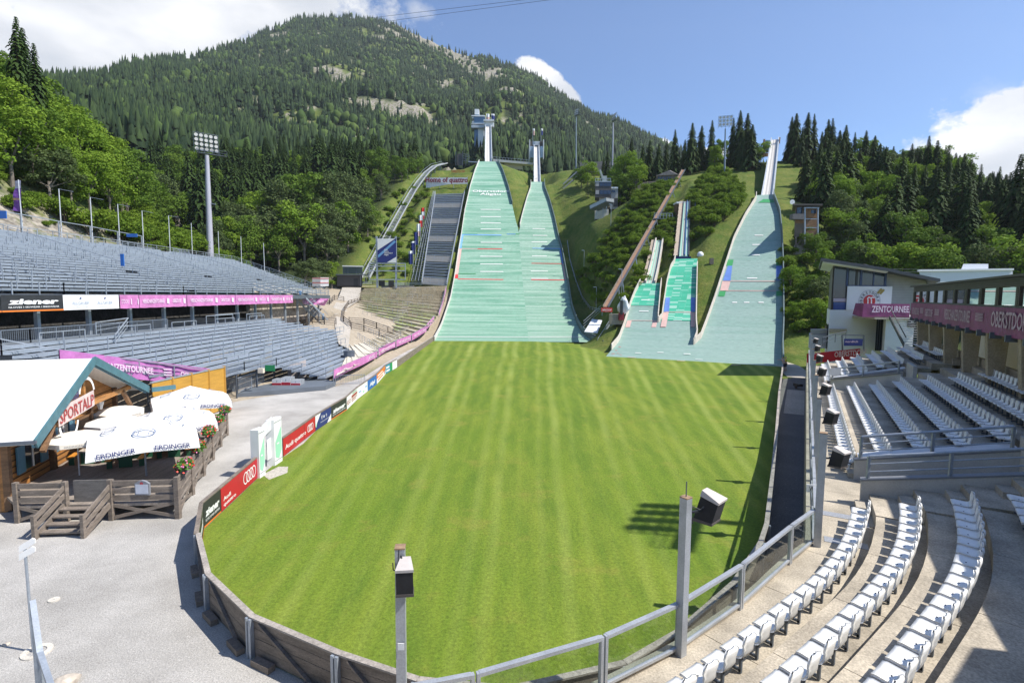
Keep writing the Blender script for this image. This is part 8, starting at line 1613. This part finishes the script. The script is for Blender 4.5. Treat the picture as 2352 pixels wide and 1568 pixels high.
def spruce_proto(seed, r0=.17):
    """unit spruce, one metre tall: scale it up"""
    R = np.random.default_rng(seed); V, Fc, tone = [], [], []
    z = .07+.05*R.random()
    while z < .985:
        L = r0*(1-z)**.78*(.80+.35*R.random())+.008; n = int(R.integers(7, 10)) if z < .85 else 5; a0 = R.random()*6.28
        for i in range(n):
            a = a0+6.283*i/n+R.normal()*.15; l = L*(.65+.5*R.random()); d = np.array([math.cos(a), math.sin(a), 0]); s = np.array([-d[1], d[0], 0]); up0 = .10 if z > .7 else -.12; tn = R.random(); k = 4
            for j in range(k):
                u = (j+.15)/k; u2 = u+.42; p = d*l*u+np.array([0, 0, z+l*(up0*u-.42*u*u)]); w = l*.34*(1.1-u)+.004; q = d*l*min(u2, 1.08)+np.array([0, 0, z+l*(up0*u2-.50*u2*u2)-.004*R.random()])
                for sg in (-1, 1):
                    b = len(V); V += [p, p+s*sg*w+d*l*.12-np.array([0, 0, l*.13+.004]), q]; Fc.append((b, b+1, b+2)); tone += [tn*.5, .4+tn*.6, .4+tn*.6]
                b = len(V); V += [p, q, (p+q)/2-np.array([0, 0, .028*(1-z)+.006])]; Fc.append((b, b+1, b+2)); tone += [tn*.3]*3
        z += .030*(1-z)**.45+.006
    t = thing('spruce_tree', 'spruce', 'tree'); link_mesh('crown', np_mesh('crown', np.array(V), np.array(Fc), LSPR, tone), t); MB().tube((0, 0, -.05), (0, 0, .5), .016, .009, 7).tube((0, 0, .5), (0, 0, .97), .009, .001, 6).build('trunk', BARK, t); return t
def leafy_cloud(R, lobes, n, sz):
    """leaf clusters on and in a set of lobes (centre, radii)"""
    V, tone = np.empty((n*4, 3)), np.empty(n*4); vol = np.array([l[1].prod()**.67 for l in lobes]); pick = R.choice(len(lobes), n, p=vol/vol.sum()); dr = R.normal(size=(n, 3)); dr /= np.linalg.norm(dr, axis=1, keepdims=True); dr[:, 2] = np.where(dr[:, 2] < -.35, -dr[:, 2], dr[:, 2]); rr = 1-.42*R.random(n)**2.2+R.normal(size=n)*.06
    Cn = np.array([l[0] for l in lobes])[pick]; Rd = np.array([l[1] for l in lobes])[pick]; bump = 1+.16*np.sin(dr[:, 0]*7+pick)*np.cos(dr[:, 1]*6+pick*2)+.1*np.sin(dr[:, 2]*11+pick*3); P = Cn+dr*Rd*(rr*bump)[:, None]
    nr = dr+R.normal(size=(n, 3))*.65; nr /= np.linalg.norm(nr, axis=1, keepdims=True); t1 = np.cross(nr, R.normal(size=(n, 3))); t1 /= np.linalg.norm(t1, axis=1, keepdims=True); t2 = np.cross(nr, t1); s = sz*(.6+.8*R.random(n))[:, None]
    V[0::4] = P-t1*s; V[1::4] = P-t2*s*.62; V[2::4] = P+t1*s; V[3::4] = P+t2*s*.62; tn = np.clip(R.random(n)*.6+R.random(len(lobes))[pick]*.4, 0, 1); tone[:] = np.repeat(tn, 4); return V, np.arange(n*4).reshape(n, 4), tone
def leafy_proto(seed, mat, slim=1., n=5200):
    R = np.random.default_rng(seed); lobes = [(np.array([0, 0, .54]), np.array([.21*slim, .21*slim, .36]))]
    for i in range(22): a = R.random()*6.28; z = .16+.74*R.random(); r = (.29-.26*abs(z-.45))*slim*(.7+.5*R.random()); q = .065+.085*R.random()**1.5; lobes.append((np.array([math.cos(a)*r, math.sin(a)*r, z]), np.array([q*slim, q*slim, q*.95])))
    V, Fc, tn = leafy_cloud(R, lobes, n, .0175); t = thing('leafy_tree', 'leafy', 'tree'); link_mesh('crown', np_mesh('crown', V, Fc, mat, tn), t); b = MB(); b.tube((0, 0, -.05), (.01, 0, .4), .022, .014, 7)
    for c, _r in lobes[1:8]: b.tube((.008, 0, .25+.1*R.random()), tuple(c*np.array([.8, .8, .95])), .010, .003, 5)
    b.build('trunk', BARKP, t); return t
def shrub_proto(seed, n=2200):
    R = np.random.default_rng(seed); lobes = []
    for i in range(11): a = R.random()*6.28; r = .65*R.random()**.5; q = .2+.26*R.random(); lobes.append((np.array([math.cos(a)*r, math.sin(a)*r, .40+.30*R.random()]), np.array([q, q, q*.95])))
    V, Fc, tn = leafy_cloud(R, lobes, n, .06); t = thing('shrub', 'shrub', 'shrub'); link_mesh('foliage', np_mesh('foliage', V, Fc, LSHR, tn), t); b = MB()
    for c, _r in lobes[:4]: b.tube((0, 0, -.3), tuple(c), .03, .012, 5)
    b.build('stem', BARK, t); return t
SPRP = [spruce_proto(40+i, .15+.02*i) for i in range(5)]; LFP = [leafy_proto(60+i, m_, s_) for i, (m_, s_) in enumerate(((LDEC, 1.), (LBRI, 1.05), (LDUL, 1.), (LBRI, .8), (LDEC, 1.15)))]; SHP = [shrub_proto(80+i) for i in range(4)]
free = {id(o): o for o in SPRP+LFP+SHP}; TR = random.Random(5)
def plant(proto, x, y, h, label, group, w=1., z=None):
    z = h1(x, y) if z is None else z; sc = (h*w, h*w, h); rz = TR.uniform(0, 6.28); tl = (TR.uniform(-.03, .03), TR.uniform(-.03, .03))
    if id(proto) in free:
        del free[id(proto)]; o = proto; o.location = (x, y, z); o.rotation_euler = (tl[0], tl[1], rz); o.scale = sc; o['label'] = label; o['group'] = group
    else: o = dup(proto, (x, y, z), rz, label, group, sc, tl)
    return o
def vis(x, y, z, pad=30): px, py = proj((x, y, z)); return -pad < px < 2352+pad and py < 1600
placed = []
def ok(x, y, d):
    for a, b_ in placed:
        if (a-x)**2+(b_-y)**2 < d*d: return False
    placed.append((x, y)); return True
# skyline spruces, one by one
SKY = [(1437, 369, 190), (1451, 314, 205), (1478, 330, 212), (1493, 320, 205), (1515, 327, 200), (1531, 318, 210), (1553, 294, 205), (1572, 318, 214), (1590, 279.5, 204), (1610, 287, 210), (1636, 274, 207), (1686, 268, 208), (1700, 250, 202), (1718, 257.5, 206), (1707, 300, 194), (1732, 300, 210)]
for i, (px, py, Y) in enumerate(SKY):
    T_ = A(px, py, Y); g0 = h1(T_.x, Y); plant(SPRP[i % 5], T_.x, Y, max(8, T_.z-g0), 'dark spruce on the hilltop between judges tower and white ramp, %s from the left' % ordw(i+1), 'spruces of the hilltop', .95+.1*TR.random(), g0); placed.append((T_.x, Y))
SKR = [(1812, 300, 200), (1819, 265, 205), (1831.6, 257.5, 196), (1842, 290, 190), (1853.6, 255.7, 198), (1873.8, 257.5, 200), (1890, 300, 190), (1906.7, 272, 196), (1917.7, 268.6, 190), (1943, 285, 192), (1965, 301.5, 185), (1991, 296, 175), (2009, 309, 180), (2035, 334, 185), (2053, 334, 180), (2075, 340, 178), (2097, 327, 170), (2120, 345, 172), (2135, 309, 160), (2155.6, 318, 158), (2181, 331, 150), (2200, 360, 150), (2219.7, 349, 152), (2254, 374.7, 145), (2275, 395, 150), (2296, 380, 140), (2325, 392, 130), (2346, 349, 118), (2390, 330, 112)]
for i, (px, py, Y) in enumerate(SKR):
    T_ = A(px, py, Y); g0 = h1(T_.x, Y); plant(SPRP[(i*2) % 5], T_.x, Y, min(34, max(9, T_.z-g0)), 'dark spruce on the right skyline, %s from the white ramp' % ordw(i+1), 'spruces of the right skyline', .92+.12*TR.random(), g0); placed.append((T_.x, Y))
for i, (px, py, Y) in enumerate([(22, 28, 92), (76, 92, 98), (50, 60, 104)]): T_ = A(px, py, Y); g0 = h1(T_.x, Y); plant(SPRP[i], T_.x, Y, min(30, max(9, T_.z-g0)), 'tall thin spruce at the upper left corner, %s from the left' % ordw((1, 3, 2)[i]), 'spruces at the upper left corner', .9, T_.z-min(30, max(9, T_.z-g0))); placed.append((T_.x, Y))
# left slope
n = 0; tries = 0
POLY1 = [(-71, 40), (-73, 104), (-82, 119), (-115, 138), (-160, 150), (-170, 60), (-120, 40)]
while n < 118 and tries < 6000:
    tries += 1; x, y = TR.uniform(-168, -70), TR.uniform(42, 150)
    if not bool(inside(np.array([x]), np.array([y]), POLY1)[0]): continue
    if -x-(y-60)*-.17 < 80+TR.uniform(-3, 2): continue
    g0 = h1(x, y); h = TR.uniform(8, 13.5)
    if not vis(x, y, g0+h*.8) or not ok(x, y, 4.3): continue
    n += 1; where = 'just above the pale rock bank' if -x < 92 else ('high up near the upper left corner' if y < 95 else 'on the ridge edge before the dark valley'); k = TR.choice([0, 1, 1, 3, 4, 1, 2]); plant(LFP[k], x, y, h, '%s leafy tree of the left slope, %s' % (['green', 'bright green', 'dull green', 'bright slim', 'broad green'][k], where), 'leafy trees of the left slope', 1.15)
k = 0
for _ in range(900):
    if k >= 70: break
    x, y = TR.uniform(-112, -66), TR.uniform(56, 134)
    if abs(-x-(y-60)*-.17-80) > 7 and not (y > 104 and -x < 96): continue
    if not ok(x, y, 2.3) or not vis(x, y, h1(x, y)+1): continue
    k += 1; plant(SHP[TR.randrange(4)], x, y, TR.uniform(2.0, 4.2), 'bushy shrub %s' % ('along the upper edge of the rock bank' if y < 104 else 'in the gap between rock bank and dark wood'), 'shrubs at the foot of the left slope', 1.0)
# belt of leafy trees behind the upper stand
belt = [(492, 598, 150, 12), (520, 590, 158, 14), (545, 600, 165, 15), (575, 596, 162, 16), (610, 604, 168, 17), (640, 612, 164, 15), (668, 610, 172, 19), (700, 612, 170, 20), (728, 622, 176, 18), (752, 626, 170, 14), (776, 622, 178, 18), (800, 622, 184, 17), (822, 618, 190, 16), (845, 604, 196, 14), (660, 590, 188, 22), (712, 585, 192, 24), (770, 592, 196, 22), (600, 586, 186, 18), (550, 580, 180, 16), (815, 585, 205, 20), (735, 640, 158, 9), (762, 642, 160, 8), (700, 640, 152, 9)]
for i, (px, py, Y, h) in enumerate(belt): P_ = A(px, py, Y); placed.append((P_.x, Y)); plant(LFP[(i*3) % 5 if i % 2 else 2], P_.x, Y, h, 'grey green leafy tree behind the end of the upper stand, %s' % ('in the front belt' if i < 13 else ('taller second belt' if i < 20 else 'low front one')), 'leafy trees behind the upper stand', 1.1)
# dark valley forest
n = tries = 0; ns = nl = 0
LX = [(168, -48), (192, -48), (218, -47), (243, -46), (287, -36), (330, -34)]
while n < 215 and tries < 9000:
    tries += 1; y = 178+140*TR.random(); x = TR.uniform(-235, -40); lim = float(np.interp(y, [a for a, _ in LX], [b_ for _, b_ in LX]))
    if x > lim-9: continue
    if y < 200 and x > -78: continue
    if bool(inside(np.array([x]), np.array([y]), [(-66, 40), (-73, 125), (-90, 140), (-140, 165), (-240, 170), (-240, 40)])[0]): continue
    g0 = h1(x, y); dec = TR.random() < (.24 if y > 215 else .4); h = TR.uniform(12, 18) if dec else TR.uniform(19, 30)
    if lim-x < 18: dec, h = True, TR.uniform(6, 11)
    if not vis(x, y, g0+h) or proj((x, y, g0+h))[1] < (305 if not dec else 330) or not ok(x, y, 5.2): continue
    n += 1; wh = 'in the dark valley forest below the mountain' if x < -110 else ('in the dark wood left of the inclined lift' if lim-x > 30 else 'at the wood edge beside the inclined lift')
    if dec: plant(LFP[TR.choice([0, 2, 4, 0, 1])], x, y, h, 'green leafy tree %s' % wh, 'leafy trees of the valley wood', 1.05)
    else: plant(SPRP[TR.randrange(5)], x, y, h, 'tall dark spruce %s' % wh, 'spruces of the valley wood', TR.uniform(.95, 1.2))
# right wood below the skyline
def in_poly_px(poly, n, fn, dmin, seed, tries_=4000):
    rr_ = random.Random(seed); k = 0; xs_ = [p[0] for p in poly]; ys__ = [p[1] for p in poly]
    for _ in range(tries_):
        if k >= n: break
        px, py = rr_.uniform(min(xs_), max(xs_)), rr_.uniform(min(ys__), max(ys__))
        if not bool(inside(np.array([px]), np.array([py]), poly)[0]): continue
        P_ = GT(px, py)
        if P_.y > 330 or not ok(P_.x, P_.y, dmin*rr_.uniform(.8, 1.2)): continue
        fn(P_, rr_, px, py); k += 1
def rwood(P_, r_, px, py):
    dec = r_.random() < .36; wh = 'above the clubhouse roof' if px < 2120 else 'above the cabin gallery roof'
    if 1790 < px < 1915 and 440 < py: return
    cap = float(np.interp(px, [1900, 1943, 2000, 2053, 2100, 2160, 2220, 2260, 2300, 2352], [292, 302, 322, 348, 342, 334, 364, 388, 398, 404])); hm_ = A(px, cap, P_.y).z-P_.z
    if hm_ < 5: return
    if dec: plant(LFP[r_.choice([1, 0, 2, 3])], P_.x, P_.y, min(hm_, r_.uniform(8, 13)), '%s leafy tree in the right wood %s' % ('bright', wh), 'leafy trees of the right wood', 1.15)
    else: plant(SPRP[r_.randrange(5)], P_.x, P_.y, min(hm_, r_.uniform(13, 21)), 'dark spruce in the right wood %s' % wh, 'spruces of the right wood', 1.15)
in_poly_px([(1900, 395), (1990, 380), (2360, 430), (2370, 650), (2150, 640), (1900, 600), (1880, 470)], 120, rwood, 4.2, 31)
for i, (px, py, Y, h) in enumerate([(1840, 640, 122, 6), (1870, 655, 118, 7), (1905, 600, 126, 9), (1935, 600, 122, 11), (1895, 655, 112, 8), (1815, 690, 108, 5), (1850, 700, 104, 6), (1880, 710, 102, 7), (1830, 740, 98, 4), (1862, 750, 96, 4), (1895, 742, 94, 6), (1965, 598, 112, 10), (2000, 600, 110, 10), (2040, 612, 108, 11), (2085, 612, 106, 11), (2130, 620, 104, 12), (2170, 620, 102, 12), (2290, 640, 98, 13), (2340, 640, 96, 14), (1890, 470, 150, 12), (1920, 460, 150, 13), (1905, 430, 165, 12), (1870, 420, 170, 9), (1900, 520, 140, 11), (1935, 510, 142, 13)]):
    P_ = A(px, py, Y); plant(LFP[(1, 0, 2, 1, 3)[i % 5]], P_.x, Y, h, 'leafy tree %s' % ('in the bushes between right slope and clubhouse' if i < 11 else ('rising behind the clubhouse and hall roofs' if i < 19 else 'in the wood beside the wooden judges tower')), 'leafy trees near the clubhouse', 1.2)
for i, (px, py, Y, h) in enumerate([(1872, 500, 146, 19), (1895, 492, 151, 20), (1918, 505, 143, 19), (1888, 540, 137, 17), (1850, 470, 158, 15)]): P_ = A(px, py, Y); plant(SPRP[i % 5], P_.x, Y, h, 'dark spruce between wooden judges tower and right slope, %s' % ordw(i+1), 'spruces behind the wooden tower', 1.1)
# shrubs
def shr(lbl, grp, lo, hi):
    def f(P_, r_, px, py): s_ = r_.uniform(lo, hi); plant(SHP[r_.randrange(4)], P_.x, P_.y, s_*1.25, lbl, grp, .95)
    return f
in_poly_px([(1335, 640), (1362, 590), (1420, 515), (1470, 450), (1540, 415), (1558, 425), (1500, 500), (1450, 590), (1395, 685), (1388, 708), (1372, 704), (1348, 672)], 130, shr('round green shrub in the dense thicket left of the timber track', 'shrubs of the thicket', 1.3, 2.3), 2.0, 41)
in_poly_px([(1430, 690), (1480, 600), (1530, 500), (1545, 480), (1555, 560), (1545, 600), (1520, 550), (1485, 640), (1450, 690)], 34, shr('green shrub between the timber track and the small inruns', 'shrubs right of the timber track', 1.1, 1.9), 2.2, 42)
in_poly_px([(1588, 440), (1620, 405), (1665, 400), (1705, 440), (1695, 475), (1650, 520), (1612, 560), (1592, 560), (1590, 500)], 62, shr('bright green shrub on the mound right of the green inrun', 'shrubs of the mound', 1.6, 2.7), 2.6, 43)
in_poly_px([(838, 560), (880, 480), (925, 440), (975, 425), (990, 445), (960, 540), (945, 600), (935, 640), (870, 640), (850, 610)], 46, shr('rough green shrub on the slope between lift and hillside stand', 'shrubs beside the lift', 1.2, 2.5), 2.8, 44)
in_poly_px([(1800, 560), (1830, 590), (1890, 640), (1895, 760), (1815, 770), (1803, 700)], 26, shr('leafy shrub in the strip right of the right slope', 'shrubs by the right slope', 1.2, 2.2), 2., 45)
in_poly_px([(40, 440), (250, 530), (420, 575), (300, 560), (100, 520), (0, 470)], 16, shr('small shrub growing on the pale rock bank', 'shrubs of the rock bank', .7, 1.3), 2.5, 46)
for i, (px, py, Y, h, k) in enumerate([(1350, 428, 225, 11, 1), (1336, 430, 228, 8, 0), (1372, 440, 205, 9, 2), (1425, 452, 190, 12, 0), (1440, 440, 196, 14, 1), (1415, 440, 200, 11, 4), (1460, 436, 190, 10, 1), (1398, 470, 190, 7, 2), (1350, 455, 215, 5, 2), (1745, 400, 196, 8, 1), (1730, 405, 198, 6, 3), (1655, 395, 205, 11, 3), (1640, 398, 200, 9, 3)]):
    P_ = A(px, py, Y); plant(LFP[k], P_.x, Y, h, 'small leafy tree %s, scattered one %s' % ('round the grey judges tower' if i < 9 else 'among the hilltop spruces', ordw(i+1)), 'small trees of the hill', 1.15)
for i, (px, py, Y, h) in enumerate([(1395, 420, 228, 13), (1386, 420, 232, 10), (1722, 408, 192, 16)]): P_ = A(px, py, Y); plant(SPRP[i], P_.x, Y, h, ['pointed green spruce before the barn roof', 'smaller spruce touching the barn roof', 'wide spruce low on the hilltop left of the white ramp'][i], 'spruces of the hill', 1.2)
for o in list(free.values()):
    for ch in list(o.children): bpy.data.objects.remove(ch)
    bpy.data.objects.remove(o)
# forest on the mountain: one mass
NM = 23000; R = np.random.default_rng(77); tt = R.uniform(-.74, .46, NM*3); Rd = np.interp(tt, RTH, RD); rr_ = np.sqrt(R.uniform(0, 1, NM*3)*(Rd**2-295**2)+295**2)
cl_ = cliffness(tt, rr_); x_, y_ = rr_*np.sin(tt), rr_*np.cos(tt); mead = vnoise(x_, y_, 70, 21)+vnoise(x_, y_, 25, 22)*.6
keep = ((cl_ < .22) | (R.random(NM*3) < .10)) & ((mead < .26) | (R.random(NM*3) < .35)) & (np.abs(tt) > -1); keep &= ~((tt > -.2) & (rr_ < 330)); idx = np.nonzero(keep)[0][:NM]; tt, rr_, x_, y_ = tt[idx], rr_[idx], x_[idx], y_[idx]; z_ = mount(tt, rr_)-.8; n = len(tt)
dec = R.random(n) < np.clip(.18+vnoise(x_, y_, 60, 51)*.9, .03, .6); hh = np.where(dec, R.uniform(7, 13, n), R.uniform(10, 21, n)); hh *= np.clip(1.15-.25*(rr_-300)/1000, .8, 1.2)
K = 7; tiers = [(0.02, .30, .20, .9), (.22, .255, .40, .7), (.42, .19, .60, .5), (.62, .12, .78, .3)]
Vs, Fs, Ts = [], [], []; base = 0; ci = np.nonzero(~dec)[0]
for (zb_, rb, _m, _q), ztop in zip(tiers, (.50, .70, .86, 1.0)):
    a = R.uniform(0, 6.28, len(ci))[:, None]+np.arange(K)*6.283/K; rad_ = rb*.52*hh[ci][:, None]*(.62+.7*R.random((len(ci), K))); zz = z_[ci][:, None]+hh[ci][:, None]*(zb_+.06*R.normal(size=(len(ci), K))*.6)
    ringv = np.stack([x_[ci][:, None]+np.cos(a)*rad_, y_[ci][:, None]+np.sin(a)*rad_, zz], -1); top = np.stack([x_[ci], y_[ci], z_[ci]+hh[ci]*ztop], -1)[:, None]; vv = np.concatenate([ringv, top], 1).reshape(-1, 3); st_ = base+np.arange(len(ci))[:, None]*(K+1); f = np.stack([st_+np.arange(K), st_+(np.arange(K)+1) % K, st_+np.full(K, K)], -1).reshape(-1, 3); Vs.append(vv); Fs.append(f); Ts.append(np.repeat(np.clip(R.normal(.32, .28, len(ci)), 0, .95), K+1)); base += len(vv)
di = np.nonzero(dec)[0]; bm = bmesh.new(); bmesh.ops.create_icosphere(bm, subdivisions=2, radius=1.); iv = np.array([v.co for v in bm.verts]); if_ = np.array([[v.index for v in f.verts] for f in bm.faces]); bm.free()
jit = 1+R.normal(size=(len(di), len(iv), 1))*.17; vv = iv[None]*jit*np.stack([hh[di]*.36, hh[di]*.36, hh[di]*.5], -1)[:, None]+np.stack([x_[di], y_[di], z_[di]+hh[di]*.5], -1)[:, None]; Vs.append(vv.reshape(-1, 3)); Fs.append((base+np.arange(len(di))[:, None, None]*len(iv)+if_[None]).reshape(-1, 3)); Ts.append(np.repeat(np.clip(R.normal(1.25, .25, len(di)), .8, 1.8), len(iv)))
def forest_mat():
    m = bpy.data.materials.new('forest_mass'); nt, b, out = nt_of(m); a = vcol(nt, 'tone'); cc = ramp(nt, math_(nt, 'MULTIPLY', a.outputs['Fac'], .5), [(.0, (.012, .026, .012)), (.35, (.038, .062, .022)), (.5, (.045, .080, .020)), (.85, (.085, .125, .03))]); nt.links.new(cc, b.inputs['Base Color']); b.inputs['Roughness'].default_value = .9; b.inputs['Specular IOR Level'].default_value = .15; return m
fo = bpy.data.objects.new('mountain_forest', np_mesh('mountain_forest', np.concatenate(Vs), np.concatenate(Fs), forest_mat(), np.concatenate(Ts))); C.objects.link(fo); lab(fo, 'dense far spruce forest covering the mountain face', 'forest', None, 'stuff')
# ---------------------------------------------------------------- air
hm = bpy.data.materials.new('haze'); hm.use_nodes = True; hm.node_tree.nodes.clear(); _o = N(hm.node_tree, 'ShaderNodeOutputMaterial'); _v = N(hm.node_tree, 'ShaderNodeVolumePrincipled'); _v.inputs['Color'].default_value = (.86, .92, 1, 1); _v.inputs['Density'].default_value = .00009; _v.inputs['Anisotropy'].default_value = .2; hm.node_tree.links.new(_v.outputs[0], _o.inputs['Volume'])
lab(MB().box((0, 800, 480), (4200, 2400, 964)).build('haze', hm), 'thin summer haze over the valley', None, None, 'stuff')
